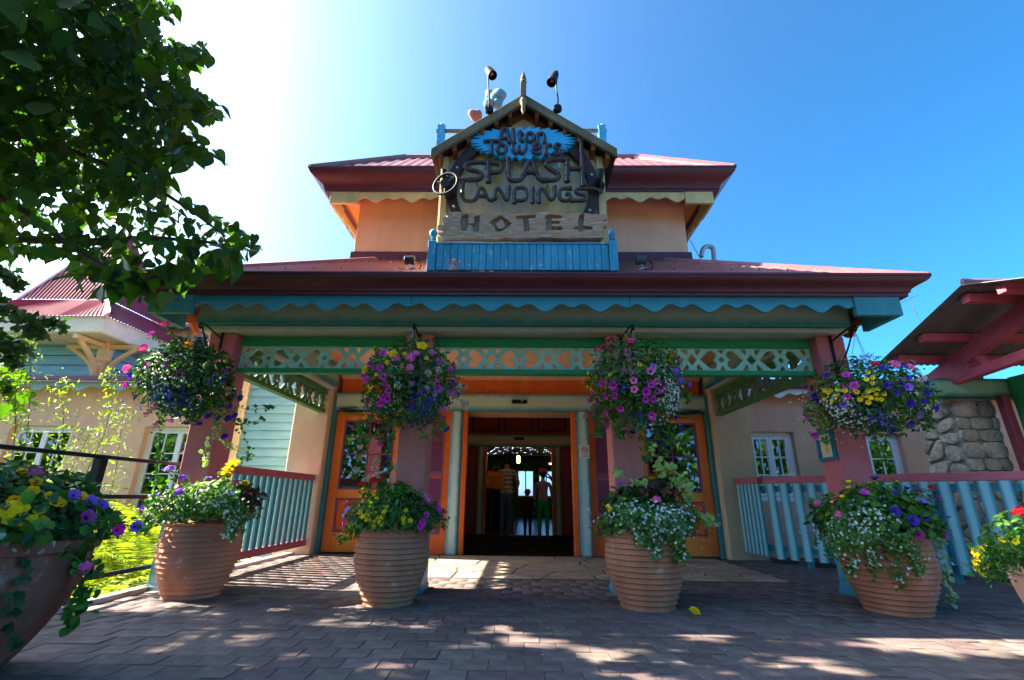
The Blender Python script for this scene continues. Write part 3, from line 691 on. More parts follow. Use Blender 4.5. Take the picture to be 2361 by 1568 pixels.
# lettering
def smoothpath(P, it=2):
    P = [Vector(p) for p in P]
    for _ in range(it):
        Q = [P[0]]
        for i in range(len(P) - 1): Q += [P[i].lerp(P[i + 1], .25), P[i].lerp(P[i + 1], .75)]
        P = Q + [P[-1]]
    return P
def letter(name, strokes, r, Y, m, f=S, collars=True, flat=1.0, smooth_it=2, label=None):
    b = MB()
    for st in strokes:
        P = [f(x, y, Y) for x, y in st]; b.tube(smoothpath(P, smooth_it if len(P) > 2 else 0), r, 10, flat=flat)
        if collars:
            for e, d in ((P[0], P[1]), (P[-1], P[-2])):
                v = (d - e).normalized(); b.tube([e - v * .004, e + v * .035], r * 1.22, 10)
            for i in range(len(P) - 1):
                v = P[i + 1] - P[i]
                if v.length > r * 6: v.normalize(); m_ = P[i].lerp(P[i + 1], .28); b.tube([m_ - v * .008, m_ + v * .008], r * 1.18, 10); m_ = P[i].lerp(P[i + 1], .72); b.tube([m_ - v * .008, m_ + v * .008], r * 1.18, 10)
    o = b.build(name, m, SG, smooth=45)
    if label: o['label'] = label
    return o
rp = .0272
letter('letter', [[(840, 1122), (600, 1122), (535, 1160), (600, 1205), (690, 1215), (735, 1270), (680, 1310), (400, 1300)]], rp, YS - .06, M_pipe, label='pipe letter S with its tail running to the valve wheel')
letter('letter', [[(795, 1330), (795, 1130)], [(795, 1130), (880, 1128), (930, 1150), (930, 1215), (870, 1232), (805, 1228)]], rp, YS - .06, M_pipe, label='pipe letter P')
letter('letter', [[(1000, 1080), (1000, 1290), (1035, 1316), (1110, 1316), (1150, 1290), (1165, 1240)]], rp, YS - .06, M_pipe, label='pipe letter L')
letter('letter', [[(1165, 1240), (1195, 1140), (1230, 1108), (1268, 1140), (1308, 1285), (1350, 1312), (1380, 1312)], [(1195, 1225), (1285, 1225)]], rp, YS - .06, M_pipe, label='pipe letter A')
letter('letter', [[(1610, 1092), (1440, 1095), (1382, 1140), (1425, 1190), (1505, 1230), (1540, 1275), (1490, 1312), (1380, 1310)]], rp, YS - .06, M_pipe, label='pipe letter S')
letter('letter', [[(1615, 1085), (1615, 1325)], [(1615, 1190), (1770, 1190)], [(1762, 900), (1782, 1375)]], rp, YS - .06, M_pipe, label='pipe letter H with a tall stem')
rq = .0212
letter('letter', [[(525, 1330), (520, 1495), (560, 1530), (640, 1528), (668, 1495)]], rq, YS - .06, M_pipe)
letter('letter', [[(668, 1495), (692, 1410), (720, 1385), (750, 1410), (780, 1500), (805, 1520), (845, 1515)], [(698, 1475), (765, 1475)]], rq, YS - .06, M_pipe)
letter('letter', [[(860, 1510), (860, 1415), (890, 1393), (922, 1420), (960, 1495), (985, 1522), (1005, 1490), (1005, 1378)]], rq, YS - .06, M_pipe)
letter('letter', [[(1065, 1550), (1065, 1410), (1092, 1388), (1168, 1386), (1195, 1415), (1195, 1490), (1168, 1522), (1068, 1525)]], rq, YS - .06, M_pipe)
letter('letter', [[(1256, 1390), (1256, 1545)]], rq, YS - .06, M_pipe)
letter('letter', [[(1320, 1545), (1320, 1412), (1346, 1393), (1382, 1412), (1420, 1490), (1455, 1522), (1485, 1490), (1485, 1375)]], rq, YS - .06, M_pipe)
letter('letter', [[(1665, 1396), (1560, 1395), (1535, 1422), (1535, 1490), (1562, 1526), (1630, 1522), (1650, 1495), (1650, 1465), (1605, 1450)]], rq, YS - .06, M_pipe)
letter('letter', [[(1965, 1440), (1940, 1400), (1735, 1395), (1698, 1420), (1722, 1455), (1790, 1460), (1828, 1490), (1800, 1525), (1650, 1524)]], rq, YS - .06, M_pipe)
ra = .0195
def disk(cx, cy, rx, ry): return [(cx + rx * math.cos(t * math.pi / 8), cy + ry * math.sin(t * math.pi / 8)) for t in range(17)]
AL = [('A', [[(915, 905), (926, 830), (945, 775), (966, 760), (987, 775), (1004, 830), (1014, 905)], [(930, 868), (1002, 868)], [(897, 914), (935, 914)], [(994, 914), (1034, 914)]]),
      ('l', [[(1055, 778), (1058, 905)], [(1040, 912), (1085, 912)], [(1040, 785), (1056, 778)]]),
      ('t', [[(1125, 790), (1125, 875), (1140, 902), (1168, 898)], [(1100, 822), (1162, 822)]]),
      ('o', [disk(1230, 858, 42, 46)]),
      ('n', [[(1308, 905), (1308, 815)], [(1308, 840), (1340, 812), (1378, 825), (1380, 905)], [(1292, 912), (1328, 912)], [(1362, 912), (1402, 912)]]),
      ('T', [[(745, 905), (770, 895), (920, 897)], [(828, 900), (826, 1030)], [(798, 1040), (858, 1040)]]),
      ('o', [disk(935, 982, 48, 48)]),
      ('w', [[(1045, 935), (1050, 1000), (1080, 1032), (1110, 1000), (1114, 945)], [(1114, 1000), (1146, 1032), (1180, 1000), (1188, 935)], [(1030, 935), (1062, 935)]]),
      ('e', [[(1258, 985), (1342, 972), (1328, 932), (1288, 926), (1252, 962), (1254, 1005), (1292, 1038), (1345, 1018)]]),
      ('r', [[(1392, 935), (1395, 1035)], [(1395, 970), (1420, 935), (1458, 945)], [(1375, 1042), (1420, 1042)]]),
      ('s', [[(1552, 945), (1515, 925), (1482, 950), (1510, 978), (1548, 1000), (1540, 1032), (1500, 1042), (1468, 1022)]])]
for nm, st in AL: letter('letter', st, ra, YS - .075, mat('dark painted letter', '3a2428', .38, .2, 8, .15, 60, .5), collars=False, flat=.9)
# pipe stands, valve wheel and flange
for x0, y0, y1 in ((880, 1235, 1300), (1410, 1280, 1400), (885, 1400, 1490), (1412, 1470, 1545)):
    b = MB().tube([S(x0, y0, YS - .0), S(x0, y1, YS - .0)], .006, 6); c = S(x0, y1, YS + .02); b.lathe([(.03, 0), (.03, .012), (.012, .02)], c, 12, ax=Matrix.Rotation(R(90), 3, 'X')); b.build('pipe_stand', M_gold, SG, smooth=40)
for x in ((1215, 1305), (1505, 1540)): MB().tube([S(x[0], 1470, YS - .03), S(x[1], 1470, YS - .03)], .007, 6).build('gold_rod', M_gold, SG, smooth=40)
for x0, y0, y1 in ((675, 1270, 1380), (1410, 1270, 1400)):
    b = MB(); 
    for k in range(7): p = S(x0 + (k % 2) * 3, y0 + (y1 - y0) * (k + .5) / 7, YS - .07); b.tube([p + Vector((.007 * math.cos(t), (.004 if k % 2 else -.002), .010 * math.sin(t))) for t in [j * math.pi / 4 for j in range(8)]], .0022, 5, closed=True)
    b.build('chain', M_iron, SG, smooth=60)
cw = S(345, 1345, 4.22); b = MB(); rw = .145; til = Matrix.Rotation(R(-22), 3, 'Z')
ring = [cw + til @ Vector((rw * math.cos(t), 0, rw * math.sin(t) * .86)) for t in [k * 2 * math.pi / 36 for k in range(36)]]
b.tube(ring, .0145, 8, closed=True)
for k in range(3): t = R(30 + 120 * k); b.tube([cw, cw + til @ Vector((rw * math.cos(t), 0, rw * math.sin(t) * .86))], .011, 6)
b.build('valve_wheel', M_iron, SG, smooth=50)
b = MB().tube([cw + Vector((0, -.02, 0)), cw + Vector((.02, .2, 0))], .055, 14); b.tube([cw + Vector((.01, .06, 0)), cw + Vector((.02, .2, 0))], .07, 14); b.tube(smoothpath([S(400, 1300, 4.36), S(330, 1300, 4.33), S(325, 1200, 4.31)]), .03, 10); b.build('valve_body', M_iron, SG, smooth=40)
cf = S(1945, 1345, 4.36); b = MB().lathe([(.075, 0), (.075, .025), (.05, .03)], cf + Vector((0, .05, 0)), 16, ax=Matrix.Rotation(R(90), 3, 'X')); b.tube([cf + Vector((0, .03, 0)), cf + Vector((.0, -.06, .03)), S(1970, 1200, 4.28)], .042, 12)
for k in range(6): t = k * math.pi / 3; b.lathe([(.008, 0), (.008, .012)], cf + Vector((.06 * math.cos(t), .026, .06 * math.sin(t))), 6, ax=Matrix.Rotation(R(90), 3, 'X'))
b.build('pipe_flange', M_iron, SG, smooth=40)
# carved plank HOTEL
out = [(365, 402), (480, 400), (600, 412), (760, 402), (920, 408), (1100, 420), (1280, 408), (1420, 402), (1600, 418), (1760, 412), (1880, 425), (2040, 428), (2045, 470), (1985, 485), (2045, 515), (2040, 545), (1990, 560), (2010, 600), (1985, 620), (2012, 650), (1990, 675), (1800, 672), (1600, 680), (1380, 668), (1200, 682), (1000, 670), (800, 682), (620, 665), (480, 672), (330, 668), (262, 622), (345, 610), (265, 585), (265, 545), (330, 535), (320, 510), (315, 470), (375, 450), (350, 425)]
rr = random.Random(8); o2 = []
for i in range(len(out)):
    a, b_ = out[i], out[(i + 1) % len(out)]; n = max(1, int(math.hypot(b_[0] - a[0], b_[1] - a[1]) / 35))
    for k in range(n): o2.append((a[0] + (b_[0] - a[0]) * k / n + rr.uniform(-3, 3), a[1] + (b_[1] - a[1]) * k / n + rr.uniform(-3, 3)))
hol = [[(515, 425), (590, 425), (588, 485), (590, 520), (650, 515), (648, 440), (710, 435), (703, 500), (700, 595), (695, 612), (635, 610), (632, 550), (590, 535), (570, 600), (515, 598), (512, 540), (498, 510), (510, 470)],
       [(930, 432), (1042, 520), (1010, 560), (930, 606), (870, 610), (860, 560), (805, 510), (830, 480)],
       [(1088, 452), (1110, 438), (1285, 430), (1300, 450), (1280, 465), (1215, 470), (1225, 540), (1230, 600), (1165, 605), (1170, 550), (1155, 472), (1095, 478)],
       [(1410, 425), (1462, 422), (1470, 432), (1550, 436), (1578, 455), (1550, 470), (1465, 470), (1465, 492), (1540, 496), (1550, 512), (1535, 525), (1462, 525), (1460, 548), (1555, 550), (1580, 570), (1560, 592), (1400, 595), (1395, 520), (1408, 480), (1382, 470), (1388, 448)],
       [(1748, 422), (1800, 420), (1800, 450), (1790, 545), (1880, 552), (1892, 568), (1875, 585), (1790, 588), (1786, 608), (1732, 608), (1730, 585), (1690, 580), (1690, 560), (1735, 552), (1738, 490)]]
isl_ = [[(935, 470), (972, 535), (965, 560), (912, 578), (878, 540), (882, 520)]]
YP = 4.30
hp = thing('hotel_plank', 'weathered brown plank carved with the word HOTEL under the pipe lettering', 'sign board', (0.02, YP, 3.4))
f2 = lambda L_: [(S2(x, y, YP).x, S2(x, y, YP).z) for x, y in L_]
M_plank = mat('weathered carved wood', 'cfae94', .8, .3, 6, .9, 26, .15, col2='a87c60', stretch=(1.2, 1, 9), wear=('dccdbd', 5, .56), dist=.02)
M_carve = mat('carved recess', '8f7f74', .85, .25, 8, .6, 30, .1)
V, F = curve_shape([f2(o2)] + [f2(h) for h in hol], .05)
MB().add([(v[0], YP + v[1], v[2]) for v in V], F).build('carved_face', M_plank, hp, bev=.004)
for h in isl_:
    V, F = curve_shape([f2(h)], .045); MB().add([(v[0], YP + .002 + v[1], v[2]) for v in V], F).build('letter_centre', M_plank, hp, bev=.004)
V, F = curve_shape([[(cx * .985 + .0003, cz) for cx, cz in f2(out)]], .02); MB().add([(v[0], YP + .037 + v[1], v[2]) for v in V], F).build('backing', M_carve, hp)
for x, y in ((440, 425), (600, 612), (1685, 628), (1885, 440), (1020, 430)): MB().lathe([(.011, 0), (.008, .008), (0, .01)], S2(x, y, YP - .025), 8, ax=Matrix.Rotation(R(90), 3, 'X')).build('nail', M_galv, hp, smooth=40)
# ---- balcony parapet of blue planks
BP = thing('balcony_parapet', 'worn turquoise plank parapet with ball posts on the porch roof', 'parapet', (0.02, 4.2, 2.95))
M_turq = mat('worn turquoise', '3893b2', .6, .16, 4, .25, 40, .3, wear=('a9c4cc', 11, .57), streak=.12, stretch=(1.6, 1, .7))
zb0, zt0 = 2.97, 3.255; yb = 4.2; n = 24; bx0, bx1 = -.845, .885; wp = (bx1 - bx0) / n
for k in range(n): part('plank', M_turq, BP, (bx0 + k * wp + .0025, bx0 + (k + 1) * wp - .0025, yb, yb + .025, zb0, zt0), bev=.002)
part('cap_rail', M_turq, BP, (bx0, bx1, yb - .01, yb + .05, zt0 + .001, zt0 + .018), bev=.004)
part('backing', M_tealflat, BP, (bx0, bx1, yb + .028, yb + .045, zb0, zt0), bev=0)
for x in (bx0 - .045, bx1 + .045):
    p = part('post', M_turq, BP, (x - .04, x + .04, yb - .03, yb + .05, zb0 - .02, zt0 + .03), bev=.006)
    MB().lathe([(.03, .03), (.022, .045), (.034, .055), (.022, .068), (.03, .075), (.02, .085), (.034, .105), (.042, .125), (.04, .145), (.028, .165), (.0, .175)], (x, yb + .01, zt0), 16).build('ball', M_turq, p, smooth=50)
for s in (-1, 1):
    x = (bx0 - .045) if s < 0 else (bx1 + .045); q = MB().box(x - .02, x + .02, yb + .055, 5.6, 3.05, zt0); q.build('side_board', M_turq, BP)
# dry weed in the gutter
wd = thing('dry_weed', 'dry brown weed sprouting from the gutter before the turquoise parapet', 'weed', (S2(420, 990, 4.02)))
b = MB(); rw_ = random.Random(2)
for k in range(7):
    p = S2(380 + k * 15, 1000, 4.02); q = p + Vector((rw_.uniform(-.03, .03), rw_.uniform(-.02, .02), rw_.uniform(.06, .12))); b.tube([p, p.lerp(q, .5) + Vector((.006, 0, 0)), q], .0022, 5)
    b.lathe([(0, -.012), (.011, 0), (.006, .012), (0, .016)], q, 5)
b.build('stem', mat('dry stem', 'b5703c', .8, .3, 20), wd)
# ---- gooseneck lamps over the gable
M_lampin = mat('lamp inside', 'd08a4a', .5)
for nm, base, pth, h0, h1 in (('left', (800, 585), [(797, 545), (797, 400), (790, 225)], (775, 130), (838, 215)), ('right', (1515, 575), [(1520, 520), (1522, 450), (1500, 340), (1512, 220)], (1508, 172), (1450, 290))):
    c = S(base[0], base[1], 4.285)
    G_ = thing('gooseneck_lamp', 'black bullet lamp on a %s stalk above the %s gable slope' % (('straight', 'left') if nm == 'left' else ('curved', 'right')), 'lamp', c, 'bullet lamps on the sign gable')
    MB().lathe([(.052, 0), (.052, .02), (.045, .045), (.02, .05)], c, 18, ax=Matrix.Rotation(R(90), 3, 'X')).build('base', M_iron, G_, smooth=40)
    P_ = [S(x, y, 4.22 - .03 * i) for i, (x, y) in enumerate(pth)]; MB().tube(smoothpath([c] + P_), .0085, 8).build('stalk', M_iron, G_, smooth=60)
    a, e = S(h0[0], h0[1], 4.14), S(h1[0], h1[1], 4.07); d = (e - a); L_ = d.length; ax = d.to_track_quat('Z', 'Y').to_matrix()
    MB().lathe([(.004, 0), (.025, L_ * .08), (.042, L_ * .3), (.05, L_ * .6), (.054, L_), (.048, L_), (.045, L_ * .6), (.02, L_ * .4)], a, 18, ax=ax, cap=False).build('shade', M_iron, G_, smooth=50)
    MB().lathe([(.02, L_ * .5), (.03, L_ * .7), (.02, L_ * .85), (0, L_ * .88)], a, 12, ax=ax).build('bulb', M_lampin, G_, smooth=50)
# ---- rock lumps and rail posts behind the gable on the tower roof
def lump(name, label, c, r, m, seed):
    import bmesh
    bm = bmesh.new(); bmesh.ops.create_icosphere(bm, subdivisions=3, radius=1); q = random.Random(seed); ph = [q.uniform(0, 6) for _ in range(6)]
    for v in bm.verts:
        k = 1 + .12 * math.sin(3 * v.co.x + ph[0]) * math.sin(2.5 * v.co.y + ph[1]) + .09 * math.sin(4 * v.co.z + ph[2] + v.co.x * 2); v.co = Vector((v.co.x * r[0], v.co.y * r[1], v.co.z * r[2])) * k
    me = bpy.data.meshes.new(name); bm.to_mesh(me); bm.free(); me.materials.append(m); me.polygons.foreach_set('use_smooth', [True] * len(me.polygons))
    return tag(link(name, me, None, c), label, 'rock')
M_brock = mat('painted blue rock', '5f858c', .8, .2, 6, .5, 30); M_rrock = mat('painted red rock', '8f6a64', .8, .2, 6, .5, 30)
Yr = 6.6
lump('roof_rock', 'large upper blue rock on the tower roof behind the gable', S(900, 430, Yr), (.13, .12, .12), M_brock, 1)
lump('roof_rock', 'rear blue rock half hidden beside the lamp stalk on the tower roof', S(815, 430, Yr + .1), (.11, .1, .11), M_brock, 2)
lump('roof_rock', 'lower small blue rock beside the lamp base on the tower roof', S(800, 510, Yr), (.10, .1, .08), M_brock, 3)
lump('roof_rock', 'blue rock tucked behind the left gable slope', S(890, 510, Yr), (.09, .09, .09), M_brock, 5)
lump('roof_rock', 'reddish rock behind the left gable slope', S(660, 630, Yr), (.13, .12, .1), M_rrock, 4)
wr = thing('roof_railing', 'weathered blue railing posts on the flat top of the tower', 'railing', (0, 6.6, 6.05))
for x, y in ((308, 740), (1975, 745)):
    t = S(x, y, 6.6); q = MB().box(t.x - .06, t.x + .06, 6.54, 6.66, 6.03, t.z - .02); q.lathe([(.07, t.z - .02), (.07, t.z), (.01, t.z + .04)], (t.x, 6.6, 0), 4); q.build('post', M_turq, wr)
t = S(390, 795, 6.6); part('rail', M_wood, wr, (S(308, 0, 6.6).x, S(1975, 0, 6.6).x, 6.58, 6.62, t.z - .03, t.z + .03))
# ---- floodlights on the porch roof
for sx, x, y, lab in ((-1, 945, 600, 'small black floodlight on the porch roof left of the parapet'), (1, 1477, 600, 'small grey floodlight on the porch roof right of the parapet')):
    c = aty(x, y, 4.6); F_ = thing('floodlight', lab, 'floodlight', (c.x, 4.6, lowf(4.6)), 'floodlights on the porch roof')
    ax = Matrix.Rotation(R(90), 3, 'Y') @ Matrix.Rotation(R(0), 3, 'X')
    MB().lathe([(.045, -.055), (.05, -.05), (.05, .05), (.045, .055)], c + Vector((0, 0, .0)), 16, ax=ax).build('lamp_head', M_iron if sx < 0 else mat('grey lamp', '4a4c4e', .5), F_, smooth=40)
    b = MB().tube([c + Vector((.0, 0, -.04)), (c.x + .02, 4.6, lowf(4.6) + .03)], .008, 6).tube([(c.x - .03, 4.58, lowf(4.58) + .012), (c.x + .06, 4.6, lowf(4.6) + .02)], .012, 6); b.build('bracket', M_galv, F_)
    MB().tube(smoothpath([c + Vector((.05, 0, 0)), c + Vector((.13, 0, -.02)), c + Vector((.12, .0, -.12)), (c.x + .03, 4.58, lowf(4.58) + .02)]), .006, 6).build('cable', M_iron, F_, smooth=60)
# ---- swan-neck vent pipe on the right roof slope
vp = thing('vent_pipe', 'curved galvanised swan neck vent pipe on the right roof slope', 'vent pipe', aty(1648, 607, 6.2))
Yv = 6.2; P_ = [aty(x, y, Yv) for x, y in ((1646, 640), (1646, 585), (1644, 572), (1636, 568), (1626, 569), (1619, 577), (1617, 592))]
MB().tube(smoothpath(P_), .034, 10).build('pipe', M_galv, vp, smooth=60)
c = aty(1652, 607, Yv - .05); MB().tube([c + Vector((.04 * math.cos(t), 0, .04 * math.sin(t))) for t in [k * math.pi / 8 for k in range(16)]], .016, 8, closed=True).build('collar_ring', M_galv, vp, smooth=60)
st = tag(MB().tube([aty(1592, 555, 6.1), aty(1620, 606, 5.7)], .006, 6).build('stay_rod', M_galv, None, loc=aty(1620, 606, 5.7)), 'thin metal stay rod from the tower eave to the right roof slope', 'rod')
# ============================================================ slatted railings
M_slat = air('slat airbrush', '8ac4cc', '2f8ea2', 0, .5, .62)
M_slatL = air('slat airbrush side', '9fb4b0', '2f96ac', 1, .5, .5)
M_rail = mat('red-brown rail', 'b2606a', .55, .14, 6, .3, 60, .3, wear=('d3a0a4', 9, .66), stretch=(1, 1, 5))
def railing(name, label, a, b, ztop, zbot, nslat, m, w=.085, over=True, loc=None):
    a, b = Vector((a[0], a[1], 0)), Vector((b[0], b[1], 0)); d = (b - a); L_ = d.length; d.normalize(); nrm = Vector((d.y, -d.x, 0))
    if nrm.y > 0 and abs(nrm.y) > .2: nrm = -nrm
    T = thing(name, label, 'railing', (a.x, a.y, 0)); ang = math.atan2(d.y, d.x)
    q = MB().bar(a + Vector((0, 0, ztop - .045)) , b + Vector((0, 0, ztop - .045)), .09, .09); q.build('top_rail', M_rail, T, bev=.008)
    sm = MB(); z0, z1 = (zbot, ztop - .092)
    pf = [(-w / 2, .0), (-w / 2, .018), (-w * .3, .03), (w * .3, .03), (w / 2, .018), (w / 2, 0)]
    V = [(x, -y, z) for z in (0, z1 - z0) for x, y in pf]; n = 6
    sm.add(V, [tuple(range(n)), tuple(range(2 * n - 1, n - 1, -1))] + [(i, (i + 1) % n, (i + 1) % n + n, i + n) for i in range(n)])
    me = sm.mesh('slat', m)
    for k in range(nslat):
        p = a + d * (L_ * (k + .5) / nslat) + nrm * .012
        o = link('slat', me, T, p + Vector((0, 0, z0)) - T.location); o.rotation_euler = (0, 0, ang if nrm.dot(Vector((math.sin(ang), -math.cos(ang), 0))) > 0 else ang + math.pi)
    return T, a, b, d, nrm
T, a, b, d, nrm = railing('left_railing', 'sunlit teal slatted railing with red rails on the left side of the porch', (-3.2, 5.06), (-3.2, 7.55), 1.14, .215, 16, M_slatL, .098)
T.name = 'slatted_railing'
MB().bar(a + Vector((0, 0, .17)), b + Vector((0, 0, .17)), .08, .09).build('bottom_rail', M_rail, T, bev=.008)
T, a, b, d, nrm = railing('slatted_railing', 'short slatted teal railing beside the tan pier right of the doors', (3.34, 7.55), (3.38, 6.93), 1.14, .12, 6, M_slat, .075)
MB().bar(a + Vector((.03, 0, .98)), b + Vector((.03, 0, .98)), .04, .08).bar(a + Vector((.03, 0, .22)), b + Vector((.03, 0, .22)), .04, .08).build('back_rail', M_tealflat, T)
T, a, b, d, nrm = railing('slatted_railing', 'long teal slatted railing running diagonally behind the right column', (3.40, 6.88), (5.75, 4.62), 1.14, .1, 20, M_slat, .105)
MB().bar(a - nrm * .02 + Vector((0, 0, .98)), b - nrm * .02 + Vector((0, 0, .98)), .04, .08).bar(a - nrm * .02 + Vector((0, 0, .22)), b - nrm * .02 + Vector((0, 0, .22)), .04, .08).build('back_rail', M_tealflat, T)
for k in (.12, .55, .95): p = a + d * ((b - a).length * k) - nrm * .07; MB().box(p.x - .03, p.x + .03, p.y - .03, p.y + .03, -.012, .96).build('post', M_tealflat, T)
# black metal handrail over the garden edge
hr = thing('metal_handrail', 'black metal handrail along the garden edge at the left', 'handrail', (-3.4, 3.9, 0))
MB().tube([(-3.41, -1.5, 1.11), (-3.41, 5.05, 1.11)], .017, 10).build('top_bar', M_iron, hr, smooth=60)
for k, z in enumerate((.80, .19)): MB().box(-3.425, -3.395, -1.5, 4.9, z - .017, z + .017).build('lower_bar', M_iron, hr)
for y in (-.9, .7, 2.3, 3.9): MB().box(-3.445, -3.375, y - .035, y + .035, -.2, 1.095).build('post', M_iron, hr, bev=.004)
# ============================================================ blue clapboard side building next to the porch
cb = thing('clapboard_house', 'blue clapboard wall with a cream corner board behind the left railing', 'building', (-4.3, 8.5, -.6))
cx0, cx1 = -4.97, -3.664
part('wall', M_dark, cb, (cx0, cx1, 8.45, 11.5, -.62, 3.9), bev=0)
nb = 26; z = -.2
for k in range(nb):
    h = .152; b = MB(); y0, y1 = 8.40, 8.425
    b.add([(cx0, y0, z), (cx1, y0, z), (cx1, y1, z + h - .004), (cx0, y1, z + h - .004), (cx0, 8.448, z), (cx1, 8.448, z), (cx1, 8.448, z + h - .004), (cx0, 8.448, z + h - .004)],
          [(0, 1, 2, 3), (0, 4, 5, 1), (3, 2, 6, 7), (0, 3, 7, 4), (1, 5, 6, 2)]); b.build('clapboard', M_blueboard, cb); z += h
part('corner_board', mat('cream trim', 'e6c690', .6, .1, 4), cb, (cx0 - .13, cx0 - .002, 8.37, 8.52, -.6, 3.9), bev=.006)
part('base_board', M_tealflat, cb, (cx0, cx1, 8.36, 8.446, -.6, -.22), bev=.006)
part('ledge', M_kerb, cb, (cx0, -3.45, 7.8, 8.35, -.6, -.12), bev=.01)
# ============================================================ left wing: rendered ground floor, upper turret with red roof
lw = thing('left_wing', 'peach rendered wing with white windows and a red roofed turret at the left', 'building', (-8, 9.5, -.62))
YL = 9.5; g = lambda x, y: aty(x, y, YL)
ww = [(-10.35, -9.05), (-7.58, -6.68 + .45)]; ztop = 2.13; zbot = .30
wl = MB(); px = -16
for a_, b_ in ww: wl.box(px, a_, YL, YL + .3, -.62, 3.2); wl.box(a_, b_, YL, YL + .3, ztop, 3.2); wl.box(a_, b_, YL, YL + .3, -.62, zbot); px = b_
wl.box(px, -5.1, YL, YL + .3, -.62, 3.2)
wall = wl.build('wall', M_peach2, lw)
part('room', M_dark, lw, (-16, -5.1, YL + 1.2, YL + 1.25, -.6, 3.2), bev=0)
part('floor', mat('carpet', '4a3a34', .9), lw, (-16, -5.1, YL + .301, YL + 1.2, -.6, .2), bev=0)
def casement(parent, x0, x1, z0, z1, Y, leaves=2, rows=4, cols=2):
    w = part('window', M_white, parent, (x0, x0 + .07, Y, Y + .08, z0, z1), (x1 - .07, x1, Y, Y + .08, z0, z1), (x0 + .071, x1 - .071, Y, Y + .08, z1 - .07, z1), (x0 + .071, x1 - .071, Y, Y + .08, z0, z0 + .07), bev=.006)
    lw_ = (x1 - x0 - .15) / leaves
    for k in range(leaves):
        a = x0 + .075 + k * lw_ + .002; b2 = a + lw_ - .004; f = .05
        q = MB().box(a, a + f, Y - .015, Y + .05, z0 + .075, z1 - .075).box(b2 - f, b2, Y - .015, Y + .05, z0 + .075, z1 - .075).box(a + f + .001, b2 - f - .001, Y - .015, Y + .05, z1 - .075 - f, z1 - .075).box(a + f + .001, b2 - f - .001, Y - .015, Y + .05, z0 + .075, z0 + .075 + f)
        ga, gb2, gz0, gz1 = a + f, b2 - f, z0 + .075 + f, z1 - .075 - f
        for r_ in range(1, rows): zz = gz0 + (gz1 - gz0) * r_ / rows; q.box(ga, gb2, Y + .0, Y + .03, zz - .011, zz + .011)
        for c_ in range(1, cols): xx = ga + (gb2 - ga) * c_ / cols; q.box(xx - .011, xx + .011, Y - .003, Y + .027, gz0, gz1)
        q.build('sash', M_white, w, bev=.003)
        for r_ in range(rows):
            for c_ in range(cols):
                part('pane', M_glassd, w, (ga + (gb2 - ga) * c_ / cols + .012, ga + (gb2 - ga) * (c_ + 1) / cols - .012, Y + .012, Y + .016, gz0 + (gz1 - gz0) * r_ / rows + .012, gz0 + (gz1 - gz0) * (r_ + 1) / rows - .012), bev=0)
    part('sill', M_white, w, (x0 - .03, x1 + .03, Y - .06, Y - .003, z0 - .04, z0 + .01), bev=.006)
for a_, b_ in ww: casement(lw, a_, b_, zbot, ztop, YL + .12)
part('joint_strip', mat('pale joint', 'efe2cf', .6), lw, (-8.36, -8.335, YL - .008, YL - .001, -.5, 2.9), bev=0)
part('eave_gutter', M_maroon, lw, (-16, -5.9, 9.08, 9.2, 2.97, 3.1), bev=.02)
part('gutter_lip', mat('pale maroon edge', 'a98a90', .4), lw, (-16, -5.9, 9.06, 9.078, 2.945, 2.968), bev=.004)
M_lb = mat('pale blue board', '93bdca', .6, .1, 4)
scallop(-16, -5.9, 2.965, .85, 2.90, 2.86, 2.80, .03, 9.2, M_lb, lw, 'scalloped_board')
part('wing_roof', M_roof, lw, (-16, -5.9, 9.21, 9.9, 3.02, 3.08), bev=0)
# turret
ux = aty(228, 862, 9.9).x; uy = 9.9; uz0 = 3.08
fx = aty(240, 745, 9.1).x; zf0, zf1 = aty(237, 765, 9.1).z, aty(245, 728, 9.1).z
ul = ux - 3.6
part('turret_wall', M_dark, lw, (ul, ux - .05, uy + .05, uy + 4, uz0, zf0 + .3), bev=0)
z = uz0; k = 0
while z < zf0 + .1:
    h = .22; b = MB()
    b.add([(ul, uy - .03, z), (ux, uy - .03, z), (ux, uy, z + h - .012), (ul, uy, z + h - .012), (ul, uy + .048, z), (ux, uy + .048, z), (ux, uy + .048, z + h - .012), (ul, uy + .048, z + h - .012)], [(0, 1, 2, 3), (0, 4, 5, 1), (3, 2, 6, 7), (0, 3, 7, 4), (1, 5, 6, 2)])
    b.build('clapboard', M_blueboard, lw); b = MB()
    b.add([(ux + .03, uy, z), (ux + .03, uy + 4, z), (ux, uy + 4, z + h - .012), (ux, uy, z + h - .012), (ux - .048, uy, z), (ux - .048, uy + 4, z), (ux - .048, uy + 4, z + h - .012), (ux - .048, uy, z + h - .012)], [(0, 1, 2, 3), (0, 4, 5, 1), (3, 2, 6, 7), (0, 3, 7, 4), (1, 5, 6, 2)])
    b.build('clapboard', M_blueboard, lw); z += h
M_trim = mat('cream trim', 'e6c690')
part('turret_post', M_trim, lw, (ux - .06, ux + .14, uy - .14, uy + .06, uz0, zf0), bev=.015)
b = MB().lathe([(.16, 0), (.19, .03), (.19, .1), (.15, .14)], (ux + .04, uy - .04, aty(238, 828, 9.9).z - .1), 4); b.build('post_capital', M_trim, lw)
pc = Vector((ux + .04, uy - .04, zf0 - .12)); fyy = 9.1
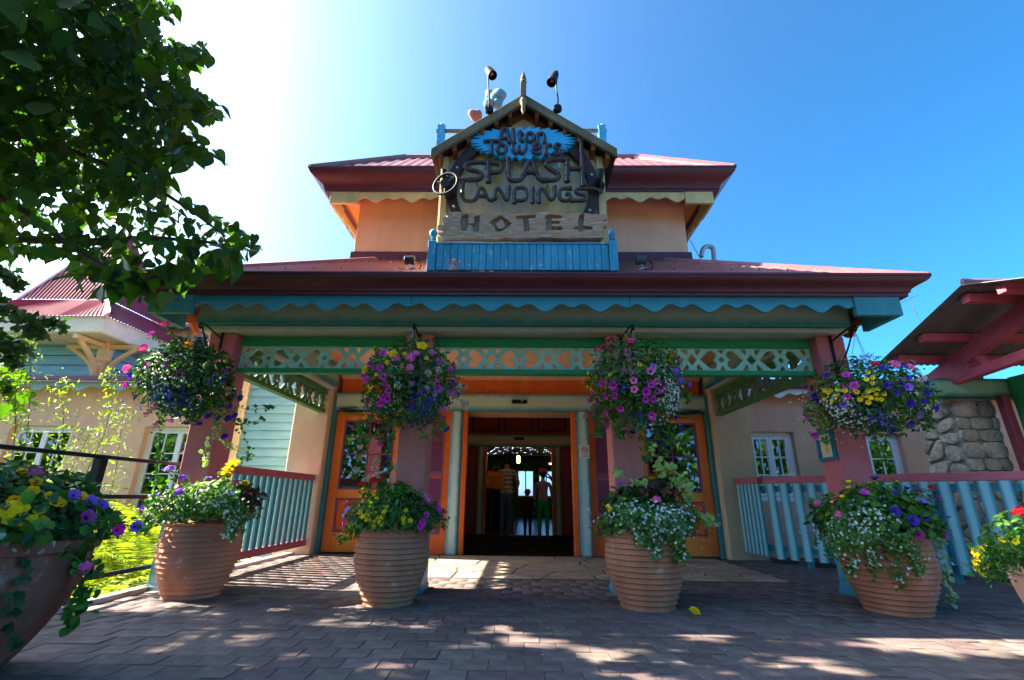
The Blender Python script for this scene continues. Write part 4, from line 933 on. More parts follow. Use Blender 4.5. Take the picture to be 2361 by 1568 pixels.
for dx, dy in ((.72, 0), (0, -.72), (-.8, 0)):
    q = MB(); zz = zf0 - .1; base = Vector((ux + .04, uy - .04, zf0 - .95)); P_ = [base + Vector((dx * .1, dy * .1, 0)), base + Vector((dx * .25, dy * .25, .45)), base + Vector((dx * .95, dy * .95, .82))]
    q.tube(smoothpath(P_, 3), .055, 6); q.bar(Vector((ux + .04, uy - .04, zz)), Vector((ux + .04 + dx * 1.1, uy - .04 + dy * 1.1, zz)), .09, .09); q.build('eave_bracket', M_trim, lw)
part('turret_soffit', mat('pale soffit', 'd8cdb4', .7), lw, (ul - .8, fx - .02, fyy + .02, uy + 4.6, zf0 - .02, zf0 + .03), bev=0)
part('turret_fascia', mat('cream fascia', 'e9dcc0', .6, .08, 3), lw, (ul - .8, fx, fyy, fyy + .05, zf0, zf1), (fx - .05, fx, fyy + .051, uy + 4.6, zf0, zf1), bev=.006)
# skirt roof and main roof
brx = aty(250, 692, 9.95).x; brz = aty(250, 692, 9.95).z; bry = 9.95; blx = aty(40, 692, 9.95).x; apz = brz + 2.6; half = (brx - blx) / 2; apx_ = (brx + blx) / 2; apy = bry + half
def roofplane(name, a, b, c, d, period, amp, m, parent):
    """ruled corrugated sheet between edges a-b (low) and d-c (high), flutes run from low to high"""
    a, b, c, d = map(Vector, (a, b, c, d)); L_ = (b - a).length; n = int(L_ / (period / 4)); nrm = (b - a).cross(d - a).normalized()
    V = []; F = []
    for i in range(n + 1):
        t = i / n; w = amp * math.sin(2 * math.pi * t * L_ / period); V += [a.lerp(b, t) + nrm * w, d.lerp(c, t) + nrm * w]
    for i in range(n): F.append((2 * i, 2 * i + 2, 2 * i + 3, 2 * i + 1))
    return MB().add(V, F).build(name, m, parent, smooth=60)
M_roofl = mat('pink corrugated metal', '96414a', .7, .14, 1.5, .08, 30, .12)
lo = zf1 - .02
rfx = roofplane('skirt_roof', (ul - .85, fyy - .05, lo), (fx + .05, fyy - .05, lo), (brx, bry, brz), (blx, bry, brz), .09, .012, M_roofl, lw)
roofplane('skirt_roof', (fx + .05, fyy - .05, lo), (fx + .05, uy + 4.6, lo), (brx, bry + 2 * half, brz), (brx, bry, brz), .09, .012, M_roofl, lw)
def tri(name, p, q, apex, period, amp):
    """triangular sheet, flutes straight up the slope"""
    p, q, apex = map(Vector, (p, q, apex)); n = int((q - p).length / (period / 4)); mid = (p + q) / 2; V = []; F = []; nr = (q - p).cross(apex - p).normalized()
    for i in range(n + 1):
        t = i / n; base = p.lerp(q, t); k = 1 - abs(2 * t - 1); w = nr * amp * math.sin(2 * math.pi * t * (q - p).length / period); V += [base + w, base + (apex - mid) * k + w]
    for i in range(n): F.append((2 * i, 2 * i + 2, 2 * i + 3, 2 * i + 1))
    return MB().add(V, F).build(name, M_roofl, lw, smooth=60)
A = (apx_, apy, apz)
tri('main_roof', (blx, bry, brz + .02), (brx, bry, brz + .02), A, .09, .012); tri('main_roof', (brx, bry, brz + .02), (brx, bry + 2 * half, brz + .02), A, .09, .012)
q = MB(); M_flash = mat('pale flashing', 'c79aa2', .4, .1, 4, metal=.2)
for p in ((blx, bry, brz), (brx, bry, brz)): q.tube([p, A], .06, 6, flat=.5)
q.tube([(brx, bry, brz + .02), (fx + .05, fyy - .05, lo + .02)], .09, 6, flat=.4); q.build('hip_flashing', M_flash, lw, smooth=40)
# dormer with louvred vents beyond the turret
dm = thing('louvred_dormer', 'cream dormer with dark louvred vents behind the left hanging basket', 'dormer', aty(425, 810, 12.0))
Yd = 12.0; gd = lambda x, y: aty(x, y, Yd)
x0, x1 = gd(352, 790).x, gd(492, 790).x; zt_, zb_ = gd(420, 762).z, gd(420, 860).z
part('wall', M_trim, dm, (x0, x1, Yd, Yd + 1.5, -.6, zt_), bev=0)
part('cornice', mat('dormer slate', '9fb2b8', .5), dm, (x0 - .25, x1 + .25, Yd - .3, Yd + 1.6, zt_, zt_ + .1), bev=.01)
MB().prism([(x0 - .3, Yd - .2, zt_ + .1), (x1 + .3, Yd - .2, zt_ + .1), ((x0 + x1) / 2, Yd - .2, zt_ + .55)], (0, 1.5, 0)).build('pediment', mat('cream fascia', 'e9dcc0'), dm)
for a_, b_ in ((385, 420), (447, 478)):
    xa, xb = gd(a_, 800).x, gd(b_, 800).x; za, zc = gd(a_, 812).z - .6, gd(a_, 778).z
    v = part('vent', M_dark, dm, (xa, xb, Yd - .02, Yd - .002, za, zc), bev=0)
    for k in range(12): zz = za + (zc - za) * k / 12; part('louvre', mat('slate louvre', '4a6064', .6), v, (xa, xb, Yd - .07, Yd - .022, zz, zz + .03), bev=0)
    part('vent_frame', M_trim, v, (xa - .1, xa - .001, Yd - .1, Yd - .003, za - .1, zc + .1), (xb + .001, xb + .1, Yd - .1, Yd - .003, za - .1, zc + .1), (xa, xb, Yd - .1, Yd - .003, zc + .001, zc + .1), bev=.01)
# telephone wires
tw = tag(thing('overhead_wires', 'bundle of dark overhead wires behind the left hanging basket', 'wires', aty(480, 800, 9)), None, None)
for k in range(5): MB().tube(smoothpath([aty(448 + k * 5, 735 + k * 2, 11.5), aty(470, 770 + k * 1.5, 10.3), aty(545, 812 + 5 * k, 9.0)]), .006, 5).build('wire', M_iron, tw, smooth=60)
# ============================================================ right wing wall with windows
rw = thing('right_wing', 'peach rendered wing with white windows right of the entrance', 'building', (5.5, 8.3, -.6))
YR = 8.3
w2 = [(3.95, 4.74, .82, 1.96), (5.93, 6.56, .82, 1.94)]
wl = MB(); px = 3.662
for a_, b_, z0, z1 in w2: wl.box(px, a_, YR, YR + .3, -.6, 2.9); wl.box(a_, b_, YR, YR + .3, z1, 2.9); wl.box(a_, b_, YR, YR + .3, -.6, z0); px = b_
wl.box(px, 14, YR, YR + .3, -.6, 2.9); wl.build('wall', M_peach, rw)
for a_, b_, z0, z1 in w2: casement(rw, a_, b_, z0, z1, YR + .1, leaves=2 if a_ < 5 else 1, rows=3 if a_ > 5 else 3, cols=2 if a_ > 5 else 2)
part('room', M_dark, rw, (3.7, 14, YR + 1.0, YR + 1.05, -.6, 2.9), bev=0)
part('eave_gutter', M_maroon, rw, (3.67, 14, 7.9, 8.05, 2.66, 2.8), bev=.02)
scallop(3.67, 14, 2.655, .6, 2.58, 2.55, 2.50, .03, 8.02, mat('white scalloped board', 'dfe0dc', .5, .08, 4), rw, 'scalloped_board')
part('flat_roof', M_maroon, rw, (3.67, 14, 8.06, 11, 2.72, 2.8), bev=0)
# ============================================================ stone chimney stack
sw = thing('stone_stack', 'rough stone chimney stack behind the right railing', 'stone wall', (6.3, 7, -.62))
M_stone = mat('sandstone', 'b8ad98', .9, .3, 5, 1.0, 22, .12, col2='837c6e', isl=.25, huev=.02, dist=.03, wear=('8a8a86', 9, .6))
M_mort = mat('grey mortar', '84857f', .9, .2, 12, .5, 60)
SY = 6.5; sx0, sx1 = 5.93, 6.52
part('core', M_mort, sw, (sx0 + .03, sx1, SY + .03, SY + .62, -.62, 2.6), bev=0)
def stone(poly, place, depth, rs_, rnd=1):
    """boulder-faced stone from a flat outline: rounded in three rings"""
    n0 = len(poly); P = []
    for i in range(n0):
        a, b2 = poly[i], poly[(i + 1) % n0]
        for t in (0., .33, .67): P.append((a[0] + (b2[0] - a[0]) * t, a[1] + (b2[1] - a[1]) * t))
    for _ in range(rnd):
        P = [((P[i - 1][0] + 2 * P[i][0] + P[(i + 1) % len(P)][0]) / 4, (P[i - 1][1] + 2 * P[i][1] + P[(i + 1) % len(P)][1]) / 4) for i in range(len(P))]
    cx = sum(p[0] for p in P) / len(P); cy = sum(p[1] for p in P) / len(P); n = len(P); V = []; F = []
    for sc, dp in ((1.0, 0), (.985, depth * .6), (.93, depth * .9), (.6, depth * 1.0)):
        for p in P: V.append(place(cx + (p[0] - cx) * sc, cy + (p[1] - cy) * sc, dp * (1 + rs_.uniform(-.06, .06))))
    V.append(place(cx, cy, depth * 1.05))
    for r_ in range(3):
        for i in range(n): F.append((r_ * n + i, r_ * n + (i + 1) % n, (r_ + 1) * n + (i + 1) % n, (r_ + 1) * n + i))
    for i in range(n): F.append((3 * n + i, 3 * n + (i + 1) % n, 4 * n))
    MB().add(V, F).build('stone', M_stone, sw, smooth=50)
rs_ = random.Random(21)
zz = -.3
while zz < 2.5:      # squared rubble courses on the front
    h = rs_.uniform(.13, .24); x = sx0 + .02
    while x < sx1 - .05:
        w = rs_.uniform(.16, .34); xe = min(sx1, x + w)
        if sx1 - xe < .1: xe = sx1
        jt = lambda: rs_.uniform(-.012, .012)
        stone([(x + .003, zz + .003 + jt() * .5), (xe - .003, zz + .003 + jt() * .5), (xe - .003 + jt() * .5, zz + h - .002 + jt() * .5), (x + .003 + jt() * .5, zz + h - .002 + jt() * .5)], lambda u, v, dp: (u, SY + .03 - dp, v), .038, rs_, 1); x = xe
    zz += h
sd_ = []
while len(sd_) < 32:
    q = (rs_.uniform(SY + .05, SY + .62), rs_.uniform(-.3, 2.55))
    if all(math.hypot((q[0] - s[0]) * .8, q[1] - s[1]) > .14 for s in sd_): sd_.append(q)
for c in voronoi(SY + .04, SY + .62, -.3, 2.55, sd_, .012): stone(c, lambda u, v, dp: (sx0 + .03 - dp, u, v), .06, rs_, 2)
# rocks at its foot
for k, (x, y, r_) in enumerate(((3.75, 7.3, .16), (4.1, 7.0, .2), (4.6, 6.6, .18), (5.0, 6.2, .22), (5.5, 5.9, .18))):
    o = lump('garden_rock', ['dark rock under the slatted railing next to the tan pier', 'dark rock under the diagonal railing left of the right column', 'dark rock behind the right column under the railing', 'dark rock under the diagonal railing behind the right pot', 'dark rock under the railing near the right edge'][k], (x, y, -.05), (r_ * 1.3, r_, r_ * .6), mat('dark rock', '3a3936', .9, .3, 6, .6, 30), k + 40)
# ============================================================ timber canopy at the right edge
tc_ = thing('timber_canopy', 'red timber truss canopy with corrugated roof at the right edge', 'canopy', (6.5, 6, 0))
M_tim = mat('red timber', 'b0505c', .6, .14, 5, .3, 50, .3, wear=('cf8f98', 8, .67))
M_cor = mat('grey corrugated underside', '6f6a64', .6, .2, 3, .15, 40)
VX = 5.2; apY, apZ = atx(2215, 658, VX).y, atx(2215, 658, VX).z; fY, fZ = atx(2030, 832, VX).y, atx(2030, 832, VX).z
sl = (apZ - fZ) / (fY - apY); fY2 = fY + .1; fZ2 = fZ - .1 * sl; nY = apY - 2.2; nZ = apZ - 2.2 * sl
for (ya, za, yb_, zb_) in ((fY2, fZ2, apY, apZ), (nY, nZ, apY, apZ)):
    roofplane('roof_sheet', (VX, ya, za), (11, ya, za), (11, yb_, zb_), (VX, yb_, zb_), .09, .012, M_cor, tc_)
q = MB(); q.tube([(VX + .03, apY, apZ + .03), (11, apY, apZ + .03)], .06, 6, flat=.5); q.build('ridge_cap', M_roof, tc_)
on = lambda y: apZ - abs(y - apY) * sl
for y in (apY + .12, apY + .85, apY - .3, apY - 1.1, fY - .15): MB().box(VX + .12, 11, y - .05, y + .05, on(y) - .13, on(y) - .02).build('purlin', M_tim, tc_, bev=.006)
for tx in (5.95, 8.0):
    hy = fY - .02; bz = on(hy) - .42
    q = MB().bar((tx, hy + .1, on(hy + .1) - .25), (tx, apY, apZ - .25), .12, .2); q.build('rafter', M_tim, tc_, bev=.008)
    q = MB().bar((tx, nY, nZ - .25), (tx, apY, apZ - .25), .12, .2); q.build('rafter', M_tim, tc_, bev=.008)
    q = MB().bar((tx - .002, hy, bz + .05), (tx - .002, apY - .3, bz + .18), .11, .12); q.build('tie_beam', M_tim, tc_, bev=.008)
    MB().prism([(tx - .065, hy + .12, bz - .02), (tx - .065, hy - .55, bz + .1), (tx - .065, hy - .5, on(hy - .5) - .3), (tx - .065, hy + .1, on(hy) - .35)], (.13, 0, 0)).build('gusset', M_tim, tc_, bev=.006)
    MB().bar((tx, apY, bz + .2), (tx, apY, apZ - .3), .1, .12).build('king_post', M_tim, tc_, bev=.006)
    MB().bar((tx, hy - .75, bz + .15), (tx, hy - .6, on(hy - .6) - .3), .08, .08).build('strut', M_tim, tc_, bev=.006)
M_gbeam = air('green beam airbrush', '7ba58a', '2f6a55', 2, .5, .7)
bY = 6.48
part('green_beam', M_gbeam, tc_, (5.68, 6.86, bY - .14, bY + .1, 2.18, 2.44), bev=.03)
part('green_beam', M_gbeam, tc_, (6.862, 11, bY - .12, bY + .08, 2.2, 2.42), bev=.03)
MB().bar((6.52, bY - .17, -.012), (6.46, bY - .17, 2.178), .1, .1).build('leaning_post', mat('maroon timber', '7b3a46', .6), tc_, bev=.01)
part('green_post', mat('green timber', '2f8f50', .5, .2, 5), tc_, (6.6, 7.1, bY - .42, bY - .16, -.012, 2.44), bev=.02)
ae = thing('roof_aerial', 'thin wire aerial on the canopy verge beside the porch eave', 'aerial', atx(2122, 740, VX))
q = MB().tube([atx(2122, 740, VX + .02), atx(2095, 688, VX)], .006, 5); q.tube([atx(2078, 697, VX), atx(2118, 680, VX)], .004, 5); q.build('rod', M_galv, ae)
# ============================================================ small signs
ns = thing('no_smoking_sign', 'white no smoking notice on the post right of the doors', 'sign', (1.03, 7.69, 1.45))
za, zb_ = aty(1347, 1057, 7.68).z, aty(1347, 1026, 7.68).z; xa, xb = aty(1337, 1040, 7.68).x, aty(1359, 1040, 7.68).x
part('plate', mat('notice white', 'dcdcd8', .4, .05), ns, (xa, xb, 7.682, 7.69, za, zb_), bev=.003)
b = MB(); cx, cz = (xa + xb) / 2, zb_ - .075
b.tube([(cx + .05 * math.cos(t), 7.68, cz + .05 * math.sin(t)) for t in [k * math.pi / 12 for k in range(24)]], .006, 6, closed=True, flat=.4); b.bar((cx - .036, 7.68, cz + .036), (cx + .036, 7.68, cz - .036), .004, .011, up=(1, 0, 1)); b.build('prohibition_ring', mat('sign red', 'b8202c', .4), ns)
b = MB().box(cx - .032, cx + .022, 7.679, 7.6815, cz - .006, cz + .004).box(cx + .024, cx + .032, 7.679, 7.6815, cz - .006, cz + .004).tube([(cx + .026, 7.68, cz + .008), (cx + .018, 7.68, cz + .018), (cx + .03, 7.68, cz + .028)], .0025, 4); b.build('cigarette', M_iron, ns)
def text(body, size, loc, m, parent, name='lettering', depth=.001):
    cu = bpy.data.curves.new('t', 'FONT'); cu.body = body; cu.size = size; cu.align_x = 'CENTER'; cu.extrude = depth
    ob = bpy.data.objects.new('t', cu); me = bpy.data.meshes.new_from_object(ob)
    me.transform(Matrix.Rotation(R(90), 4, 'X')); me.materials.clear(); me.materials.append(m); bpy.data.objects.remove(ob); bpy.data.curves.remove(cu); me.name = name
    return link(name, me, parent, Vector(loc) - rootloc(parent))
text('NO SMOKING', .021, (cx, 7.6805, cz - .082), mat('sign red', 'b8202c'), ns)
b = MB().box(cx - .055, cx + .055, 7.6795, 7.6815, cz - .098, cz - .094).box(cx - .05, cx + .05, 7.6795, 7.6815, cz - .108, cz - .104); b.build('fine_print', M_iron, ns)
mf = thing('menu_frame', 'teal framed notice on the inner face of the right column', 'notice frame', (3.09, 4.9, 1.3))
p0, p1 = aty(1880, 992, 4.9), aty(1910, 1055, 4.76)
za, zb_ = 1.21, 1.50; yy0, yy1 = 4.74, 5.0; xx = 3.104
q = MB()
for (a_, b_, c_, e_) in ((yy0, yy0 + .03, za, zb_), (yy1 - .03, yy1, za, zb_), (yy0 + .031, yy1 - .031, za, za + .03), (yy0 + .031, yy1 - .031, zb_ - .03, zb_)): q.box(xx - .035, xx, a_, b_, c_, e_)
q.build('frame', mat('dark teal frame', '1f6f80', .45), mf, bev=.003)
part('poster', mat('cream poster', 'd8cfae', .5), mf, (xx - .012, xx - .002, yy0 + .03, yy1 - .03, za + .03, zb_ - .03), bev=0)
MB().lathe([(.0, 0), (.03, .002), (.028, .004)], (xx - .013, 4.87, 1.31), 8, ax=Matrix.Rotation(R(-90), 3, 'Y')).lathe([(.0, 0), (.022, .002), (.02, .004)], (xx - .013, 4.88, 1.36), 8, ax=Matrix.Rotation(R(-90), 3, 'Y')).build('poster_motif', mat('poster yellow', 'e0b93a', .5), mf)
# ============================================================ people in the doorway
def skin(name, joints, edges, mats, paint, loc, turn=0., root=0, sub=2):
    me = bpy.data.meshes.new(name); me.from_pydata([j[0] for j in joints], edges, []); o = link(name, me)
    o.modifiers.new('s', 'SKIN'); 
    for i, j in enumerate(joints): me.skin_vertices[0].data[i].radius = (j[1], j[2] if len(j) > 2 else j[1])
    me.skin_vertices[0].data[root].use_root = True
    sb = o.modifiers.new('d', 'SUBSURF'); sb.levels = sub; sb.render_levels = sub
    bpy.context.view_layer.update(); dg = bpy.context.evaluated_depsgraph_get(); m2 = bpy.data.meshes.new_from_object(o.evaluated_get(dg)); m2.name = name
    bpy.data.objects.remove(o); bpy.data.meshes.remove(me)
    m2.materials.clear()
    for m in mats: m2.materials.append(m)
    for p in m2.polygons: p.material_index = paint(p.center); p.use_smooth = True
    o = link(name, m2, None, loc); o.rotation_euler = (0, 0, turn); return o
M_skin = mat('skin', 'c99a7c', .55, .06, 10, .05); M_hair = mat('brown hair', '2e2018', .6, .3, 40, .4, 200)
def person(label, Hh, loc, turn, cols, arm, hat=None, slim=1.0, stripes=False, bag=False):
    k = Hh / 1.75; J = []; E = []
    def j(x, y, z, r, r2=None): J.append(((x * k, y * k, z * k), r * k * slim, (r2 or r) * k * slim)); return len(J) - 1
    pel = j(0, 0, .95, .15, .11); wa = j(0, 0, 1.1, .135, .1); ch = j(0, -.01, 1.3, .165, .115); nk0 = j(0, -.01, 1.45, .075, .07); nk = j(0, .0, 1.52, .05); hd0 = j(0, .015, 1.6, .078, .09); hd = j(0, .015, 1.69, .07, .085)
    E += [(pel, wa), (wa, ch), (ch, nk0), (nk0, nk), (nk, hd0), (hd0, hd)]
    for s in (-1, 1):
        hp = j(s * .09, 0, .86, .1, .1); kn = j(s * .1, .0 + .01, .48, .068, .07); an = j(s * .105, -.015, .09, .046, .05); to = j(s * .115, .11, .035, .036, .03)
        E += [(pel, hp), (hp, kn), (kn, an), (an, to)]
        A_ = arm[0 if s < 0 else 1]; sh = j(s * .185, -.01, 1.4, .06); el = j(*A_[0], .045); wr = j(*A_[1], .034); hn = j(*A_[2], .034, .02)
        E += [(ch, sh), (sh, el), (el, wr), (wr, hn)]
        hv = (Vector(A_[2]) - Vector(A_[1])).normalized()
        for f, (ox, ln) in enumerate(((-.03, .05), (-.01, .075), (.01, .078), (.028, .062))):
            b_ = Vector(A_[2]) + hv * .03; f1 = j(b_.x, b_.y + ox, b_.z, .0085); f2_ = j(b_.x + hv.x * ln + s * -.008, b_.y + ox + hv.y * ln, b_.z + hv.z * ln, .007); E += [(hn, f1), (f1, f2_)]
        t1 = j(A_[2][0], A_[2][1] + .05, A_[2][2] - .01, .01); E.append((hn, t1))
    zb1, zt1 = cols['waist'] * k, 1.47 * k
    def paint(c):
        if c.z < .075 * k: return 3
        if c.z > zt1 and abs(c.x) < .14 * k: return 0
        if c.z < zb1 and abs(c.x) < .2 * k and c.z < .93 * k: return 2
        if abs(c.x) > .2 * k and (c.z < cols.get('sleeve', 1.2) * k): return 0
        if stripes and int((c.z / k) * 22) % 2: return 4
        return 1 if c.z >= zb1 else 2
    o = skin('person', J, E, [M_skin, cols['top'], cols['leg'], cols['shoe'], cols.get('stripe', cols['top'])], paint, loc, turn)
    tag(o, label, 'person', 'family in the doorway')
    hb = MB(); hb.lathe([(.0, .115), (.05, .108), (.085, .07), (.098, .02), (.096, -.04), (.08, -.1), (.05, -.13)], (0, 0, 0), 16)
    V = [(v[0] * k, (v[1] * 1.08) * k - .012 * k, v[2] * k + 1.69 * k) for v in hb.V]; h2 = MB().add([v for v in V], hb.F)
    ho = link('hair', h2.mesh('hair', M_hair, smooth=60), o)
    hd2 = MB()       # face: nose, ears, eyes on the far side
    for s in (-1, 1): hd2.lathe([(.0, -.03), (.016, -.015), (.018, .01), (.0, .03)], (s * .1 * k, .02 * k, 1.66 * k), 8); hd2.lathe([(0, -.008), (.008, 0), (0, .008)], (s * .035 * k, .1 * k, 1.67 * k), 6)
    hd2.lathe([(.016, -.02), (.012, 0), (.004, .03)], (0, .105 * k, 1.64 * k), 6); link('face', hd2.mesh('face', M_skin, smooth=60), o)
    if hat:
        q = MB(); q.lathe([(.175, .0), (.17, .012), (.115, .02), (.112, .075), (.09, .105), (.0, .115)], (0, 0, 0), 20)
        link('hat', MB().add([(v[0] * k, v[1] * k, v[2] * k + 1.69 * k) for v in q.V], q.F).mesh('hat', hat, smooth=40), o)
    return o
denim = mat('blue denim', '3f5f86', .8, .15, 10, .3, 200); shoe = mat('pale shoe', 'd8d0d0', .6); dshoe = mat('dark shoe', '4a4040', .6)
person('adult in striped top and jeans carrying an orange tote in the doorway', 1.74, (-.28, 11.1, .004), R(-6),
       dict(top=mat('grey knit', '8d8a8c', .8), stripe=mat('white knit', 'd8d4d4', .8), leg=denim, shoe=shoe, waist=.92, sleeve=1.22),
       (((-.27, .02, 1.16), (-.2, .18, 1.12), (-.16, .24, 1.14)), ((.27, -.03, 1.15), (.2, .14, 1.0), (.14, .2, .99))), stripes=True)
person('small child in dark clothes and sun hat in the middle of the doorway', 1.0, (.2, 11.6, .004), R(10),
       dict(top=mat('plum top', '4a2636', .8), leg=mat('dark leggings', '23303e', .8), shoe=dshoe, waist=.85, sleeve=.95),
       (((-.26, .02, 1.15), (-.3, .03, .95), (-.31, .04, .87)), ((.25, .02, 1.15), (.27, .05, .95), (.27, .07, .87))), hat=mat('plum hat', '5a2c40', .8), slim=1.15)
person('girl in pink hat, lilac top and green trousers in the doorway', 1.42, (.53, 10.9, .004), R(-14),
       dict(top=mat('lilac top', '9a86b0', .8), leg=mat('green trousers', '1f9a5c', .75), shoe=shoe, waist=.98, sleeve=.9),
       (((-.23, .02, 1.15), (-.25, .05, .93), (-.25, .06, .85)), ((.23, .02, 1.15), (.24, .05, .95), (.24, .06, .87))), hat=mat('pink hat', 'd8567a', .8), slim=.95)
bg_ = thing('tote_bag', 'orange tote bag hanging on the back of the striped adult', 'bag', (-.52, 10.92, 1.0))
b = MB(); V = []; 
for z, w, d_ in ((1.02, .2, .05), (1.1, .21, .08), (1.25, .2, .06), (1.38, .17, .02)):
    for sx_, sy_ in ((-1, -1), (1, -1), (1, 1), (-1, 1)): V.append((-.52 + sx_ * w + (1.38 - z) * -.08, 10.93 + sy_ * d_, z - sx_ * .02))
F = [(3, 2, 1, 0), (12, 13, 14, 15)]
for i in range(3):
    for jj in range(4): F.append((i * 4 + jj, i * 4 + (jj + 1) % 4, i * 4 + 4 + (jj + 1) % 4, i * 4 + 4 + jj))
b.add(V, F).build('bag_body', mat('orange canvas', 'd8832a', .8, .12, 8, .2, 150), bg_, bev=.015)
b = MB()
for yy in (-.03, .03): b.tube(smoothpath([(-.62, 10.93 + yy, 1.37), (-.55, 10.98 + yy, 1.50), (-.46, 11.04 + yy, 1.5), (-.42, 10.95 + yy, 1.37)]), .009, 6)
b.build('strap', mat('orange canvas', 'd8832a'), bg_)
b = MB()
for z0, n_ in ((1.25, 4), (1.15, 3)):
    for k in range(n_): cx = -.66 + k * .075 + (4 - n_) * .05; b.tube([(cx + .024 * math.cos(t), 10.845, z0 + .03 * math.sin(t)) for t in [q * math.pi / 5 for q in range(9)]], .007, 5)
b.build('bag_print', mat('bag print', '6a3414', .7), bg_)
# potted palms and furniture silhouettes in the lobby
for x, y, lab in ((-.98, 12.8, 'dark potted palm inside the lobby left of the inner doorway'), (1.0, 12.9, 'dark potted palm inside the lobby right of the inner doorway')):
    T = thing('lobby_palm', lab, 'plant', (x, y, 0), 'palms inside the lobby'); q = MB()
    for k in range(9):
        t = k * .7; e = Vector((x + .34 * math.cos(t), y + .34 * math.sin(t), 1.25 + .3 * math.sin(k * 1.7)))
        P_ = smoothpath([(x, y, .5), (x + .1 * math.cos(t), y + .1 * math.sin(t), 1.3), e]); q.tube(P_, [.006 + .02 * math.sin(math.pi * i / len(P_)) for i in range(len(P_))], 5, flat=.25)
    q.build('fronds', mat('palm leaf', '2f4a22', .5, isl=.2), T); MB().lathe([(.12, 0), (.17, .42), (.18, .45), (.15, .45), (.12, .4)], (x, y, .002), 16).build('pot', M_iron, T, smooth=40)
lc = thing('lobby_counter', 'dark counter inside the lobby behind the adult', 'counter', (-.75, 14, 0))
part('body', mat('dark navy panel', '1a2238', .5), lc, (-1.3, -.35, 13.8, 14.5, .002, 1.0), bev=.01); part('top', M_iron, lc, (-1.35, -.3, 13.75, 14.55, 1.001, 1.04), bev=.01)
tb = thing('lobby_table', 'small dark table near the far lobby windows', 'table', (.15, 17, 0))
part('top', M_iron, tb, (-.1, .4, 16.8, 17.2, .6, .64)); 
for x, y in ((-.07, 16.83), (.37, 16.83), (-.07, 17.17), (.37, 17.17)): part('leg', M_iron, tb, (x - .02, x + .02, y - .02, y + .02, .002, .599))
# ============================================================ leaf and flower shapes
def tri_faces(F):
    out = []; fm = []
    for f in F:
        mi = 0
        if isinstance(f, tuple) and isinstance(f[0], tuple): f, mi = f
        for k in range(1, len(f) - 1): out.append((f[0], f[k], f[k + 1])); fm.append(mi)
    return out, fm
def leaf_t(w=.5, fold=.12, droop=.15, tipw=.75):
    """blade from the origin along +y, unit length, facing +z"""
    V = [(0, 0, 0), (0, .33, .02), (0, .7, -droop * .4), (0, 1, -droop), (-w * .5, .3, fold), (w * .5, .3, fold), (-w * .5 * tipw, .68, fold * .6 - droop * .3), (w * .5 * tipw, .68, fold * .6 - droop * .3)]
    F, _ = tri_faces([(0, 1, 4), (0, 5, 1), (4, 1, 2, 6), (1, 5, 7, 2), (6, 2, 3), (2, 7, 3)])
    return V, F
def petals_t(n, r=1., inner=.12, cup=.25, notch=.85, throat=0, back=0.):
    """open flower facing +z: n lobed petals round a small centre, optional coloured eye (material 1)"""
    V = [(0, 0, back)]; F = []; m = n * 4
    for i in range(m):
        t = 2 * math.pi * i / m; V.append((inner * math.cos(t), inner * math.sin(t), back * .6))
    for i in range(m):
        t = 2 * math.pi * i / m; k = i % 4; rr = r * (notch if k == 0 else (1.0 if k == 2 else .97)); V.append((rr * math.cos(t) * .66, rr * math.sin(t) * .66, cup * .75))
    for i in range(m):
        t = 2 * math.pi * i / m; k = i % 4; rr = r * (notch if k == 0 else (1.0 if k == 2 else .97)); V.append((rr * math.cos(t), rr * math.sin(t), cup + .06 * math.sin(i * 2.4)))
    for i in range(m):
        j = (i + 1) % m
        F.append(((0, 1 + i, 1 + j), 1)); F.append(((1 + i, 1 + m + i, 1 + m + j, 1 + j), 0)); F.append(((1 + m + i, 1 + 2 * m + i, 1 + 2 * m + j, 1 + m + j), 0))
    Ft, fm = tri_faces(F); return V, Ft, fm
def mini_t(n=5):
    """tiny flower facing +z"""
    V = [(0, 0, 0)]; F = []
    for i in range(n):
        t = 2 * math.pi * i / n; a = .42; V += [(.85 * math.cos(t - a), .85 * math.sin(t - a), .12), (math.cos(t), math.sin(t), .1), (.85 * math.cos(t + a), .85 * math.sin(t + a), .12)]; b = 1 + 3 * i; F += [(0, b, b + 1), (0, b + 1, b + 2)]
    return V, F
def join_t(parts):
    V = []; F = []; fm = []
    for (tv, tf, *rest), M3, off, s, mi in parts:
        b = len(V); A = np.asarray(tv) @ np.asarray(M3).T * s + np.asarray(off); V += [tuple(x) for x in A]; F += [tuple(i + b for i in f) for f in tf]; fm += (rest[0] if rest and mi is None else [mi or 0] * len(tf))
    return V, F, fm
def ball_t(n, base, s, hemi=True, rad=1., seed=1):
    """round head of many small flowers"""
    q = np.random.default_rng(seed); P = []
    for k in range(n):
        z = 1 - (k + .5) / n * (1.25 if hemi else 2); th = k * 2.39996; r = math.sqrt(max(0, 1 - z * z)); d = np.array([r * math.cos(th), r * math.sin(th), z]); d2 = d + q.normal(0, .15, 3)
        P.append((base, frames(np.array([d2]))[0], d * np.array([1, 1, .72]) * rad * q.uniform(.7, 1.12), s * q.uniform(.85, 1.15), 0))
    return join_t(P)
LEAF = leaf_t(); LEAFR = leaf_t(.85, .08, .1, .9); LEAFN = leaf_t(.22, .05, .12, .8)
MINI = mini_t(5)
PET = petals_t(5, 1, .26, .32, .8, back=-.4)
STAR = petals_t(5, 1, .2, .08, .45)
GER = ball_t(26, petals_t(5, 1, .2, .12, .5)[:2], .36, True, .9, 3)
UMB = ball_t(26, MINI, .2, True, .9, 5)
eye = np.eye(3)
